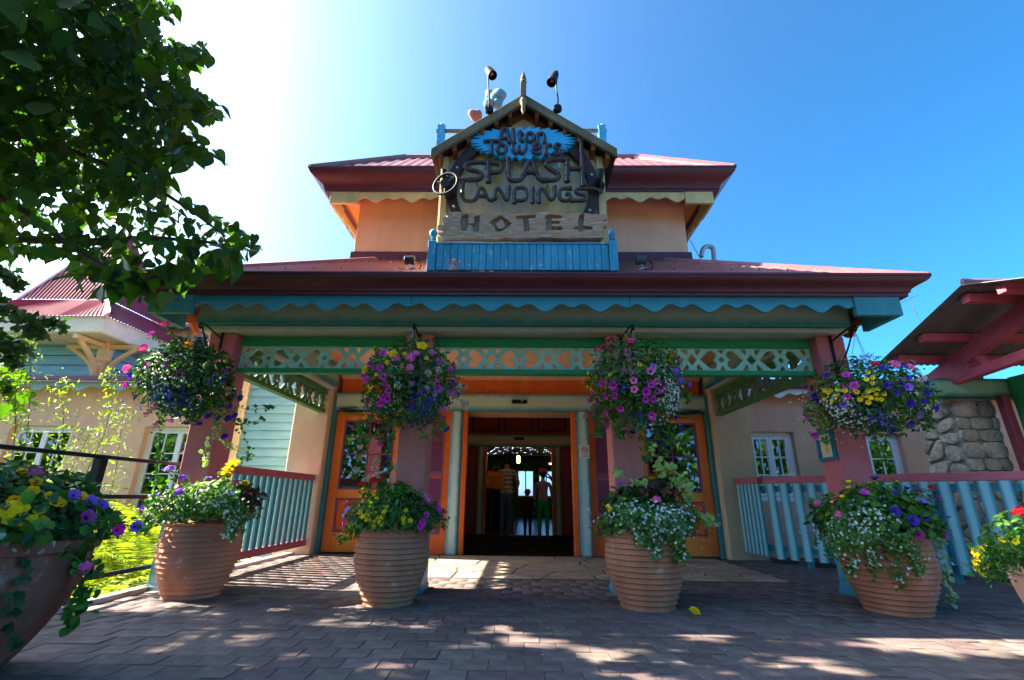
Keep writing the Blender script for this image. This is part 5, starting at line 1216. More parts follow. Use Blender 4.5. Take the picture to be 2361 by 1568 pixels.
def layered(n_l, npet):
    P = []
    for l in range(n_l):
        s = 1 - l * .24; a = l * .6; Rz = np.array([[math.cos(a), -math.sin(a), 0], [math.sin(a), math.cos(a), 0], [0, 0, 1]]); P.append((petals_t(npet, 1, .1, .15 + .28 * l, .7)[:2], Rz, (0, 0, .05 * l), s, 0))
    return join_t(P)
BEG = layered(4, 5)
def fuchsia_t():
    P = []
    for k in range(7):
        q = np.random.default_rng(k); ang = k * .9; off = np.array([.5 * math.cos(ang), .5 * math.sin(ang), -.35 * (k % 3)])
        V = []; F = []
        for i, (r, z) in enumerate(((.03, 0), (.07, -.2), (.06, -.45), (.17, -.62), (.15, -.9), (.04, -1.0))):
            for j in range(6): t = j * math.pi / 3; V.append((r * math.cos(t), r * math.sin(t), z))
        for i in range(5):
            for j in range(6): F.append(((i * 6 + j, i * 6 + (j + 1) % 6, i * 6 + 6 + (j + 1) % 6, i * 6 + 6 + j), 1 if i >= 3 else 0))
        Ft, fm = tri_faces(F); P.append(((V, Ft, fm), eye, off, .8 * q.uniform(.8, 1.1), None))
    return join_t(P)
FUC = fuchsia_t()
# materials
def petal(name, c, c2=None): return mat(name, c, .6, .08, 30, .05, 200, .15, col2=c2, isl=.24, transl=.25)
P_mag = petal('magenta petal', 'd83fb4'); P_magd = petal('magenta throat', '7a1260'); P_pink = petal('pink petal', 'f079b4'); P_yel = petal('yellow petal', 'f6d21c'); P_org = petal('orange petal', 'f2a01c')
P_vio = petal('violet petal', '4a2ba8'); P_lil = petal('lilac petal', '9a6ad0'); P_blue = petal('blue lobelia petal', '2a3fc4'); P_wht = petal('white petal', 'f2f4f4'); P_red = petal('red petal', 'd8222c'); P_lime = petal('yellow eye', 'e8d860'); P_fuc = petal('fuchsia pink', 'e8487c')
L_mid = mat('mid green leaf', '4f7a2c', .5, .15, 8, .1, 80, .35, isl=.32, transl=.3, huev=.025)
L_dark = mat('dark green leaf', '35592c', .5, .15, 8, .1, 80, .35, isl=.32, transl=.25, huev=.02)
L_pale = mat('pale lime leaf', 'a9c070', .55, .12, 8, .1, 80, .3, isl=.2, transl=.35)
L_grey = mat('silver grey leaf', 'a8b49a', .65, .12, 8, .1, 80, .2, isl=.2, transl=.25)
L_bron = mat('bronze leaf', '3a2a20', .45, .2, 8, .1, 80, .4, isl=.3, transl=.15)
KINDS = {'pet': (PET, .036, [P_mag, P_magd], 'petunia'), 'vio': (PET, .036, [P_vio, mat('violet throat', '20104a')], 'petunia'), 'lilp': (PET, .036, [P_lil, P_vio], 'petunia'),
         'ger': (GER, .04, [P_pink], 'geranium'), 'red': (GER, .036, [P_red], 'geranium'), 'purg': (GER, .042, [P_lil], 'geranium'), 'lil': (GER, .03, [petal('pale lilac petal', 'cdc2f0')], 'verbena'),
         'yb': (BEG, .052, [P_yel], 'begonia'), 'ob': (BEG, .05, [P_org], 'begonia'), 'pb': (BEG, .045, [petal('rose petal', 'e8588c')], 'anemone'),
         'ys': (STAR, .022, [P_yel, P_org], 'bidens'), 'yc': (PET, .022, [P_yel, P_org], 'calibrachoa'), 'om': (PET, .026, [petal('marigold petal', 'f0a818'), mat('marigold eye', '8a3a0c')], 'marigold'),
         'fuc': (FUC, .045, [P_fuc, P_lil], 'fuchsia'), 'umb': (UMB, .035, [petal('cream umbel', 'e6e6cc')], 'umbel'), 'pm': (PET, .034, [P_pink, P_magd], 'petunia')}
KM = {}
def kmesh(k):
    if k not in KM:
        t, s, ms, nm = KINDS[k]; V = np.asarray(t[0]) * s; KM[k] = np_mesh(nm, V, np.asarray(t[1]), ms, t[2] if len(t) > 2 and len(ms) > 1 else None, True)
    return KM[k], KINDS[k][3]
def flower(k, pos, nrm, parent, s=1.0):
    me, nm = kmesh(k); o = link(nm, me, parent); z = Vector(nrm).normalized()
    if k == 'fuc': z = Vector((random.uniform(-.15, .15), random.uniform(-.15, .15), 1)).normalized()
    q = z.to_track_quat('Z', 'Y').to_matrix() @ Matrix.Rotation(random.uniform(0, 6.28), 3, 'Z')
    o.matrix_local = Matrix.Translation(Vector(pos) - rootloc(parent)) @ q.to_4x4() @ Matrix.Scale(s * random.uniform(.72, 1.15), 4); return o
def shell(c, r, n, lo=.62, zmin=-1., zmax=1., cut=None):
    """points and outward normals through the outer layers of an ellipsoid"""
    P = []; Nn = []
    c = np.asarray(c, float); r = np.asarray(r, float)
    while len(P) < n:
        d = RNG.normal(size=3); d /= np.linalg.norm(d)
        if not zmin <= d[2] <= zmax: continue
        k = lo + (1.03 - lo) * RNG.random() ** .6; bump = 1 + .1 * math.sin(5 * d[0] + c[0] * 9) * math.sin(4 * d[2] + c[0] * 5) + .06 * math.sin(9 * d[1] + 7 * d[0])
        P.append(c + d * r * k * bump); Nn.append(d / r)
    Nn = np.array(Nn); Nn /= np.linalg.norm(Nn, axis=1, keepdims=True); return np.array(P), Nn
def leaves(name, P, Nn, m, parent, size, tm=LEAF, jit=.55, up=.35, kind=None):
    n = len(P); nz = Nn + RNG.normal(0, jit, (n, 3)) + np.array([0, 0, up]); tip = Nn + RNG.normal(0, .8, (n, 3)) + np.array([0, 0, -.3])
    z = nz / np.linalg.norm(nz, axis=1, keepdims=True); x = np.cross(tip, z); x /= np.linalg.norm(x, axis=1, keepdims=True) + 1e-9; y = np.cross(z, x)
    return scatter(name, tm, P, np.stack([x, y, z], 2), size * RNG.uniform(.65, 1.25, n), m, parent, kind)
def minis(name, P, Nn, m, parent, size, kind='stuff'):
    n = len(P); return scatter(name, MINI, P, frames(Nn + RNG.normal(0, .35, (n, 3)) + np.array([0, -.25, .1])), size * RNG.uniform(.8, 1.2, n), m, parent, kind, smooth=False)
def trail(pts, n, spread, jit=1.0):
    """points along a hanging or reaching stem"""
    P = smoothpath(pts, 3); out = []
    for k in range(n):
        t = RNG.random() * (len(P) - 1.001); i = int(t); p = P[i].lerp(P[i + 1], t - i); s = spread * (1 - .5 * t / len(P)); out.append(np.array(p) + RNG.normal(0, s, 3))
    return np.array(out)
def surf(px, py, c, r):
    """point on the front of an ellipsoid seen at picture position px,py (falls back to its middle plane outside)"""
    o = Vector((0, 0, EYE)); d = Vector(ray(px, py)).normalized(); oc = o - Vector(c)
    A = sum((d[i] / r[i]) ** 2 for i in range(3)); B = 2 * sum(oc[i] * d[i] / r[i] ** 2 for i in range(3)); C = sum((oc[i] / r[i]) ** 2 for i in range(3)) - 1
    D = B * B - 4 * A * C
    if D > 0: p = o + d * ((-B - math.sqrt(D)) / (2 * A))
    else: p = aty(px, py, c[1] - .02)
    n = Vector([(p[i] - c[i]) / r[i] ** 2 for i in range(3)]); n.normalize(); return p, n
def zz_(ox, oy, sc): return lambda x, y: ((ox + x * sc) * .57642, (oy + y * sc) * .57642)
def place(parent, conv, c, r, spec, lean=.3):
    strays = []
    for k, pts in spec.items():
        for x, y in pts:
            px, py = conv(x, y); p, n = surf(px, py, c, r); v = (Vector((0, 0, EYE)) - p).normalized()
            flower(k, p + n * .012, n + v * lean + Vector((0, 0, .15)), parent)
            e = Vector([(p[i] - c[i]) / r[i] for i in range(3)])
            if e.length > 1.06: strays.append((p, Vector(c) + Vector([e[i] / e.length * r[i] * .9 for i in range(3)])))
    if strays:      # outlying blooms sit on their own leafy stems
        b = MB(); P = []
        for p, q in strays:
            m_ = p.lerp(q, .5) + Vector((0, 0, .03)); b.tube(smoothpath([p, m_, q], 2), .0025, 5); P.append(trail([p, m_, q], int(14 + 90 * (p - q).length), .022))
        b.build('flower_stems', mat('green stem', '6b7a3c', .7), parent)['kind'] = 'stuff'; P = np.concatenate(P); leaves('stem_leaves', P, RNG.normal(size=(len(P), 3)) + np.array([0, -.4, .5]), L_mid, parent, .038, LEAF, kind='stuff')
def backfill(parent, c, r, kinds, n):
    P, Nn = shell(c, r, n * 2, .97); q = 0
    for p, nn in zip(P, Nn):
        if nn[1] > .15 and q < n: flower(random.choice(kinds), p, nn, parent); q += 1
def massed(name, conv, c, r, blobs, m, parent, size, dens=1.):
    if m is P_blue: dens *= .6
    P = []; Nn = []
    for x, y, w, h, n in blobs:
        for k in range(int(n * dens)):
            a = RNG.normal(0, .5, 2); px, py = conv(x + a[0] * w, y + a[1] * h); p, nn = surf(px, py, c, r); P.append(np.array(p + nn * RNG.uniform(-.01, .03))); Nn.append(np.array(nn))
    minis(name, np.array(P), np.array(Nn), m, parent, size)
# ============================================================ hanging baskets on iron brackets
M_coir = mat('dark coir liner', '3a2a1c', .95, .3, 20, .8, 60)
def bracket(xc, label, side=0.):
    T = thing('basket_bracket', label, 'bracket', (xc, 4.72, 2.4), 'iron basket brackets')
    b = MB().box(xc - .012, xc + .012, 4.70, 4.719, 1.98, 2.47); b.build('back_plate', M_iron, T, bev=.003)
    b = MB().tube(smoothpath([(xc, 4.71, 2.40), (xc + side * .3, 4.5, 2.43), (xc + side * .8, 4.34, 2.43), (xc + side, 4.27, 2.42), (xc + side, 4.245, 2.385), (xc + side, 4.27, 2.36), (xc + side, 4.29, 2.385)], 3), .009, 8); b.build('arm', M_iron, T, smooth=60)
    b = MB().tube(smoothpath([(xc, 4.71, 2.08), (xc + side * .4, 4.5, 2.2), (xc + side * .9, 4.3, 2.40)], 2), .008, 8); b.build('brace', M_iron, T, smooth=60)
    return (xc + side, 4.28, 2.37)
def basket(label, xc, cz, r, leafspec, side=0., hook=None, blabel=''):
    h = bracket(xc, blabel, side); c = (h[0], h[1], cz)
    T = thing('hanging_basket', label, 'flower basket', (c[0], c[1], cz - r[2] * .4), 'hanging baskets on the porch columns')
    MB().lathe([(.02, -.17), (.1, -.14), (.16, -.06), (.18, .02), (.19, .03), (.17, .03), (.15, 0)], (c[0], c[1], cz), 20).build('liner', M_coir, T, smooth=50)
    ztop = cz + .03
    for k in range(3):
        t = k * 2.09 + .5; a = Vector(h) + Vector((0, 0, -.02)); e = Vector((c[0] + .17 * math.cos(t), c[1] + .17 * math.sin(t), ztop)); L_ = (e - a).length; n = max(4, int(L_ / .028)); b = MB()
        for q in range(n):
            p = a.lerp(e, (q + .5) / n); u = Vector((.007, 0, 0)) if q % 2 else Vector((0, .007, 0)); d = (e - a).normalized() * .017
            b.tube([p - d, p - d * .5 + u, p + d * .5 + u, p + d, p + d * .5 - u, p - d * .5 - u], .0018, 4, closed=True)
        b.build('chain', M_galv, T)
    for i, (m, n, size, tm, lo) in enumerate(leafspec):
        P, Nn = shell(c, r, n, lo); leaves('foliage', P, Nn, m, T, size, tm, kind='stuff')
    return T, c
z1 = zz_(400, 1250, .542); z2 = zz_(900, 1250, .4235); z3 = zz_(2200, 1250, .4235); z4 = zz_(3096, 1050, .4464)
# leftmost basket
r = (.40, .34, .36)
T, c = basket('shaded basket with trailing ivy and blue lobelia on the leftmost column', -3.18, 1.86, r, [(L_dark, 1500, .06, LEAF, .45), (L_mid, 900, .045, LEAF, .7), (L_bron, 200, .06, LEAFR, .5)], .06, blabel='black scroll bracket on the leftmost column')
place(T, z1, c, r, {'pet': [(350, 390), (200, 530), (385, 165), (265, 610), (525, 785)], 'ger': [(490, 95), (205, 415), (330, 265)], 'pm': [(415, 675), (360, 735), (420, 815)], 'fuc': [(595, 420), (500, 380), (850, 430), (915, 410), (820, 475)],
                    'vio': [(240, 465), (890, 505), (955, 605), (1020, 625), (860, 680), (945, 685), (985, 750), (730, 805), (790, 750), (870, 765), (910, 900), (640, 800), (935, 770)], 'ob': [(650, 250)]})
massed('lobelia', z1, c, r, [(330, 680, 220, 150, 260), (480, 600, 160, 120, 120), (640, 690, 160, 120, 140)], P_blue, T, .0085); massed('white_flowers', z1, c, r, [(480, 490, 170, 110, 60)], P_wht, T, .008)
backfill(T, c, r, ['pet', 'vio', 'ger'], 14)
for k, pts in enumerate(([(450, 790), (430, 900), (440, 1080), (400, 1260)], [(890, 740), (880, 860), (760, 990), (790, 1120)], [(1020, 780), (1060, 900), (1110, 1040), (1040, 1110)], [(900, 930), (960, 1000), (1110, 1060)], [(1000, 700), (1180, 720), (1260, 690)], [(1010, 800), (1100, 830), (1200, 780)])):
    Q = [aty(*z1(*p), 4.25 + .04 * k) for p in pts]; MB().tube(smoothpath(Q, 2), .0028, 5).build('stem', mat('green stem', '6b7a3c', .7), T)
    P = trail(Q, 75 if k < 2 else 34, .018); leaves('trailing_leaves', P, RNG.normal(size=(len(P), 3)) + np.array([0, -.6, .3]), L_pale if k in (1, 3) else L_mid, T, .034, LEAFR, kind='stuff')
# second basket
r = (.43, .36, .40)
T, c = basket('full basket of magenta petunias and pink geraniums left of the doors', -1.06, 1.84, r, [(L_dark, 1300, .05, LEAF, .45), (L_mid, 1500, .045, LEAF, .7), (L_grey, 160, .03, LEAFN, .9)], .03, blabel='black iron bracket on the column left of the doors')
place(T, z2, c, r, {'pet': [(1500, 400), (1330, 590), (1360, 640), (1390, 490), (1425, 530), (1480, 535), (1505, 605), (1520, 675), (1550, 740), (1500, 800), (1540, 815), (1475, 855), (1360, 820), (2010, 475), (2110, 560), (2120, 755), (2000, 715), (1450, 1010), (1545, 1065), (1210, 1070), (1475, 1220)],
                    'ger': [(1620, 440), (1750, 430), (1810, 395), (1950, 385), (1750, 525)], 'yb': [(1420, 350), (1595, 395), (1855, 330), (1340, 545)], 'yc': [(1350, 480), (1370, 690), (1380, 730), (1360, 760), (1385, 860), (1440, 590), (1395, 700), (1540, 480), (1700, 400), (1900, 440)],
                    'fuc': [(1765, 640), (1900, 690), (2000, 620), (1840, 720)], 'umb': [(1630, 690), (2010, 550), (1920, 575), (1980, 765), (1905, 710)], 'vio': [(2130, 670), (2080, 1085), (2185, 775), (1545, 1350)]})
massed('lobelia', z2, c, r, [(1880, 880, 210, 190, 330), (1790, 1050, 160, 130, 130), (1420, 920, 110, 90, 60)], P_blue, T, .0085)
backfill(T, c, r, ['pet', 'ger', 'yb'], 14)
for k, pts in enumerate(([(1430, 880), (1390, 1010), (1240, 1075), (1280, 1180)], [(1560, 1000), (1590, 1130), (1540, 1300), (1560, 1490)], [(1480, 950), (1500, 1090), (1350, 1200)], [(2000, 950), (2060, 1090), (1850, 1180)], [(2050, 700), (2180, 800), (2280, 870)], [(2080, 760), (2200, 720), (2250, 715)])):
    Q = [aty(*z2(*p), c[1] - .05) for p in pts]; MB().tube(smoothpath(Q, 2), .0028, 5).build('stem', mat('green stem', '6b7a3c'), T)
    P = trail(Q, 60, .024); leaves('trailing_leaves', P, RNG.normal(size=(len(P), 3)) + np.array([0, -.6, .3]), L_grey if k > 3 else L_mid, T, .034, LEAFR, kind='stuff')
# third basket
r = (.40, .35, .43)
T, c = basket('tall basket of magenta petunias and white sprays right of the doors', 1.06, 1.84, r, [(L_dark, 1300, .05, LEAF, .45), (L_mid, 1600, .045, LEAF, .7), (L_grey, 120, .03, LEAFN, .9)], .03, blabel='black iron bracket on the column right of the doors')
place(T, z3, c, r, {'pet': [(605, 690), (625, 745), (620, 790), (540, 785), (500, 675), (465, 855), (415, 915), (470, 945), (360, 960), (430, 975), (545, 925), (675, 905), (550, 1000), (545, 1050), (655, 1065), (905, 750), (900, 820), (975, 820), (955, 965), (950, 680), (1010, 740), (1075, 715), (455, 1140)],
                    'pm': [(795, 725), (790, 645), (945, 560), (1000, 650)], 'pb': [(590, 255), (510, 340), (450, 360), (770, 280)], 'fuc': [(490, 550), (700, 520), (770, 545), (740, 350)],
                    'yc': [(405, 585), (375, 575), (410, 665), (390, 640), (575, 590), (400, 720), (370, 700), (330, 665), (400, 475), (845, 500), (450, 610)], 'lilp': [(970, 520)], 'purg': [(1180, 560), (1300, 680), (1220, 645)],
                    'vio': [(1175, 985), (1235, 1065), (1185, 1210), (1025, 1205), (1080, 1270), (1060, 1240), (925, 1390), (1090, 1160), (780, 1110)]})
massed('white_flowers', z3, c, r, [(1130, 760, 90, 260, 150), (1020, 1060, 120, 90, 40)], P_wht, T, .0095); massed('lobelia', z3, c, r, [(1010, 1110, 160, 90, 110), (850, 1010, 100, 70, 60), (690, 700, 60, 60, 20), (1170, 900, 60, 90, 40)], P_blue, T, .0085)
backfill(T, c, r, ['pet', 'ger', 'yb'], 14)
for k, pts in enumerate(([(880, 1000), (870, 1150), (880, 1290), (900, 1400)], [(1100, 1050), (1150, 1200), (1080, 1330)], [(1150, 700), (1250, 750), (1310, 800)], [(640, 1050), (640, 1130), (690, 1160)], [(430, 950), (460, 1080), (440, 1140)])):
    Q = [aty(*z3(*p), c[1] - .05) for p in pts]; P = trail(Q, 70, .03); leaves('trailing_leaves', P, RNG.normal(size=(len(P), 3)) + np.array([0, -.6, .3]), L_mid, T, .036, LEAFR, kind='stuff')
# rightmost basket
r = (.50, .38, .34)
T, c = basket('wide basket of yellow and violet flowers on the rightmost column', 3.25, 1.74, r, [(L_dark, 1500, .05, LEAF, .45), (L_mid, 1700, .042, LEAF, .7), (L_grey, 120, .03, LEAFN, .95)], -.05, blabel='black iron bracket on the rightmost column')
place(T, z4, c, r, {'yc': [(825, 1055), (880, 1040), (875, 1085), (465, 1150), (515, 1150), (575, 1140), (495, 1170), (570, 1180), (555, 1215), (525, 1235), (460, 1220), (740, 1160), (770, 1225), (810, 1190), (840, 1155), (850, 1205), (885, 1145), (910, 1180), (930, 1135), (980, 1180), (955, 1225), (915, 1220), (840, 1250), (860, 1210), (500, 920), (840, 995), (600, 1215), (640, 1150)],
                    'pet': [(660, 1200), (650, 1015), (380, 1540), (300, 1370), (330, 1140), (720, 1110)], 'fuc': [(635, 1090)], 'ger': [(1225, 905), (1075, 920), (1210, 945)], 'red': [(900, 920)],
                    'vio': [(480, 1020), (970, 955), (1140, 930), (1190, 1040), (1005, 1105), (1130, 1095), (1090, 1165), (1345, 1085), (1350, 1165), (1205, 1260), (1320, 1240), (1420, 1400), (1210, 1430), (1240, 1490), (1050, 1490), (395, 1240), (385, 1200), (1430, 1300)], 'lilp': [(1290, 1360), (625, 1270), (1190, 1120)]})
massed('white_flowers', z4, c, r, [(520, 1340, 260, 220, 150), (700, 1420, 160, 120, 40), (300, 1260, 60, 60, 14)], P_wht, T, .0095); massed('lobelia', z4, c, r, [(880, 1370, 150, 80, 110), (1000, 1440, 90, 70, 60)], P_blue, T, .0085)
backfill(T, c, r, ['yc', 'vio', 'pet'], 14)
for k, pts in enumerate(([(430, 1380), (420, 1480), (470, 1600)], [(900, 1480), (980, 1560), (930, 1700), (1000, 1790)], [(1300, 1350), (1420, 1420), (1380, 1470)], [(330, 1250), (290, 1300), (330, 1400)], [(800, 900), (850, 850), (880, 830)], [(700, 930), (760, 870), (790, 840)])):
    Q = [aty(*z4(*p), c[1] - .05) for p in pts]; P = trail(Q, 60, .03); leaves('trailing_leaves', P, RNG.normal(size=(len(P), 3)) + np.array([0, -.6, .3]), L_mid if k < 4 else L_grey, T, .032, LEAFR if k < 4 else LEAFN, kind='stuff')
# ============================================================ terracotta pots and what grows in them
M_terra = mat('terracotta', 'cf8a68', .85, .16, 3, .5, 70, .15, col2='b07258', wear=('d9bfb0', 5, .6), streak=.18)
M_terra2 = mat('old red terracotta', 'b8705a', .85, .25, 2.5, .5, 60, .15, col2='93604d', wear=('c9a392', 4, .58), streak=.25)
def ribbed(label, x, y, rb, rm, h, ribs=14, group='ribbed terracotta pots', dot=False):
    pr = [(rb * .4, 0), (rb, 0)]; n = ribs * 5
    for k in range(n + 1):
        t = k / n; base = rb + (rm - rb) * math.sin(min(1, t * 1.42) * math.pi / 2) ** 1.1 - (rm * .09) * max(0, (t - .62) / .38) ** 1.5; u = 1 - (t * ribs) % 1.0
        pr.append((base + .019 * (u ** 1.4) * (1 - .3 * t), t * h))
    pr += [(pr[-1][0] + .008, h + .012), (pr[-1][0] - .01, h + .022), (pr[-1][0] - .05, h + .01), (pr[-1][0] - .055, h - .05), (0, h - .06)]
    T = thing('terracotta_pot', label, 'pot', (x, y, 0), group)
    b = MB().lathe(pr[1:-1], (x, y, .001), 64, cap=True); b.build('body', M_terra, T, smooth=55)
    MB().lathe([(pr[-2][0], h - .055), (.01, h - .045)], (x, y, .001), 24, cap=False).build('soil', M_soil, T)
    if dot: MB().lathe([(.024, 0), (.022, .008), (.015, .01), (.012, .006)], (x - .04, y - rb - .022, .1), 14, ax=Matrix.Rotation(R(90), 3, 'X')).build('boss', M_terra, T, smooth=40)
    return T
def planting(label, x, y, z, spec):
    T = thing('pot_planting', label, 'flowers', (x, y, z), 'flowers planted in the pots')
    for m, n, size, tm, c, r, zmin in spec:
        P, Nn = shell(c, r, n, .4, zmin); P[:, 2] = np.maximum(P[:, 2], .02); leaves('foliage', P, Nn, m, T, size, tm, kind='stuff')
    return T
pots = [(-2.82, 4.5, .205, .315, .57), (-1.07, 4.33, .185, .30, .55), (1.05, 4.33, .20, .315, .57), (3.02, 4.28, .21, .32, .55)]
plab = ['ribbed terracotta pot by the black handrail below the leftmost basket', 'ribbed terracotta pot left of the doors with yellow star flowers', 'ribbed terracotta pot right of the doors with white spilling flowers', 'ribbed terracotta pot in front of the rightmost column']
for k, (x, y, a, b_, h) in enumerate(pots): ribbed(plab[k], x, y, a, b_, h, dot=(k == 0))
q1 = zz_(0, 1500, .4235); q2 = zz_(1250, 1480, .5102); q3 = zz_(2200, 1500, .6378); q4 = zz_(3096, 1650, .5102)
def spill(T, conv, y, paths, m, n, spread, size, tm, fl=None, fs=.0095, nf=0, z0=.0):
    for pts in paths:
        Q = [aty(*conv(*p), y) for p in pts]; P = trail(Q, n, spread); Nn = RNG.normal(0, .4, (len(P), 3)) + np.array([0, -.8, .4]); leaves('trailing_leaves', P, Nn, m, T, size, tm, kind='stuff')
        if fl and nf: P = trail(Q, nf, spread * .9); P[:, 1] -= .02; minis('small_flowers', P, np.tile([0, -1, .3], (nf, 1)), fl, T, fs)
# pot 1
x, y, _, rm, h = pots[0]; c = (x, y, h + .10); r = (.40, .34, .26)
T = planting('yellow begonias, purple geraniums and spilling white flowers in the leftmost ribbed pot', x, y, h, [(L_mid, 1100, .055, LEAF, c, r, -.2), (L_dark, 600, .055, LEAF, c, r, -.2), (L_pale, 260, .05, LEAFR, (x, y, h + .18), (.3, .25, .2), -.1), (L_bron, 170, .09, LEAF, (x + .28, y, h + .22), (.17, .17, .13), -.6)])
place(T, q1, c, r, {'purg': [(1605, 900), (1725, 985), (1700, 1120)], 'yb': [(2150, 910), (2210, 840), (2240, 1085), (2310, 1040), (2120, 950), (2180, 870)], 'yc': [(1580, 1275)], 'ger': [(2130, 1130), (2210, 1030), (1520, 1185)], 'vio': [(1960, 990), (1470, 1280), (1350, 1260), (1260, 1430), (1500, 1120)]})
spill(T, q1, y - .30, [[(1950, 1180), (2150, 1250), (2300, 1300)], [(2150, 1100), (2280, 1250), (2250, 1430)], [(2100, 1150), (2200, 1350), (2180, 1520)]], L_mid, 260, .045, .03, LEAFR, P_wht, .0105, 60)
spill(T, q1, y - .2, [[(1500, 1150), (1400, 1300), (1340, 1480)], [(1600, 1100), (1480, 1250), (1450, 1400)]], L_mid, 120, .04, .036, LEAFR)
backfill(T, c, r, ['purg', 'vio', 'yb'], 6)
# pot 2
x, y, _, rm, h = pots[1]; c = (x, y, h + .08); r = (.40, .34, .24)
T = planting('red geraniums and yellow star flowers in the pot left of the doors', x, y, h, [(L_mid, 1700, .045, LEAF, c, r, -.25), (L_dark, 700, .05, LEAF, c, r, -.25), (L_mid, 180, .075, LEAFR, (x, y, h + .24), (.16, .14, .14), -.2)])
place(T, q2, c, r, {'red': [(390, 905), (480, 880), (550, 870)], 'ys': [(485, 990), (505, 1015), (585, 1080), (380, 1120), (440, 1130), (475, 1130), (500, 1125), (565, 1115), (430, 1175), (455, 1175), (490, 1185), (525, 1190), (550, 1155), (540, 1205), (485, 1228), (730, 1105), (712, 1165), (712, 1198), (765, 1180), (395, 940), (400, 1150), (515, 1160)],
                    'lil': [(285, 1105), (258, 1145), (865, 995)], 'ger': [(895, 1030)], 'pet': [(200, 1305), (270, 1060), (260, 1205), (840, 1220), (855, 1195), (975, 1105), (885, 1140)], 'vio': [(530, 905), (990, 1140)]})
spill(T, q2, y - .12, [[(420, 1180), (330, 1290), (220, 1320)], [(880, 1100), (930, 1180), (910, 1240)], [(400, 1100), (360, 1200), (370, 1270)]], L_mid, 90, .03, .036, LEAF)
spill(T, q2, y, [[(460, 880), (390, 840), (350, 770)], [(600, 850), (640, 790), (650, 740)], [(520, 840), (500, 760), (510, 700)]], L_grey, 50, .02, .03, LEAF)
backfill(T, c, r, ['red', 'pet', 'ys'], 6)
# pot 3
x, y, _, rm, h = pots[2]; c = (x + .05, y, h + .05); r = (.42, .34, .25)
T = planting('pink geraniums, orange begonias and white flowers in the pot right of the doors', x, y, h, [(L_mid, 1900, .036, LEAFR, c, r, -.3), (L_dark, 500, .05, LEAF, c, r, -.3), (L_bron, 90, .1, LEAF, (x + .12, y, h + .3), (.22, .18, .14), -.4), (L_dark, 200, .07, LEAFR, (x - .12, y, h + .2), (.18, .18, .14), -.2)])
place(T, q3, c, r, {'ob': [(675, 620), (635, 660), (595, 760), (690, 690), (820, 730), (830, 800), (770, 630), (780, 770)], 'ger': [(545, 720), (640, 715), (720, 740), (670, 790), (580, 745)], 'yc': [(390, 795), (425, 770), (475, 785), (525, 785), (370, 830), (460, 790), (385, 850)], 'lilp': [(440, 690)]})
massed('white_flowers', q3, c, r, [(640, 880, 330, 110, 190), (760, 960, 200, 130, 90)], P_wht, T, .0105)
spill(T, q3, y - .32, [[(650, 900), (760, 1000), (830, 1120)], [(750, 900), (820, 1000), (800, 1160)], [(480, 850), (560, 960), (570, 1050)], [(640, 930), (660, 1040), (655, 1140)]], L_mid, 210, .04, .03, LEAFR, P_wht, .0105, 34)
spill(T, q3, y - .05, [[(640, 450), (680, 560), (740, 700)], [(420, 600), (500, 660), (600, 690)], [(720, 560), (820, 640), (880, 760)], [(900, 860), (960, 880), (1025, 940)], [(700, 580), (760, 640), (800, 700)], [(860, 650), (890, 720), (860, 780)]], L_pale, 42, .016, .05, LEAFR)
backfill(T, c, r, ['ger', 'ob'], 6)
# pot 4
x, y, _, rm, h = pots[3]; c = (x - .02, y, h + .10); r = (.48, .36, .27)
T = planting('leafy mix of pink, violet and white flowers in the pot before the rightmost column', x, y, h, [(L_mid, 1200, .06, LEAFR, c, r, -.3), (L_dark, 1100, .05, LEAF, c, r, -.3), (L_mid, 900, .033, LEAFR, (x - .12, y - .05, h), (.38, .32, .22), -.5)])
place(T, q4, c, r, {'ger': [(345, 720), (520, 810)], 'yc': [(590, 555), (590, 600), (540, 670), (740, 565), (795, 580), (430, 805), (460, 712), (900, 580), (960, 550)], 'pet': [(715, 645), (1125, 955), (1135, 620), (1280, 680)], 'red': [(1230, 600)], 'lilp': [(1335, 960), (1140, 705), (1185, 720)], 'vio': [(1080, 850), (1170, 830), (945, 785), (790, 530), (1040, 605), (945, 645), (1235, 785)]})
massed('white_flowers', q4, c, r, [(680, 930, 320, 170, 150), (760, 780, 160, 80, 30)], P_wht, T, .0105)
spill(T, q4, y - .33, [[(600, 950), (620, 1100), (600, 1240)], [(700, 950), (760, 1100), (780, 1240)], [(900, 1000), (960, 1150), (980, 1320)], [(500, 900), (470, 1000), (480, 1120)], [(1000, 1000), (1080, 1090), (1110, 1230)]], L_mid, 170, .04, .03, LEAFR, P_wht, .0105, 22)
spill(T, q4, y + .1, [[(1290, 1000), (1320, 1150), (1350, 1350), (1400, 1500)]], mat('variegated leaf', '7f9a58', .5, .2, 30, .1, 80, .3, col2='c8d0a0', isl=.2), 120, .022, .04, LEAFR)
backfill(T, c, r, ['pet', 'vio', 'ger'], 6)
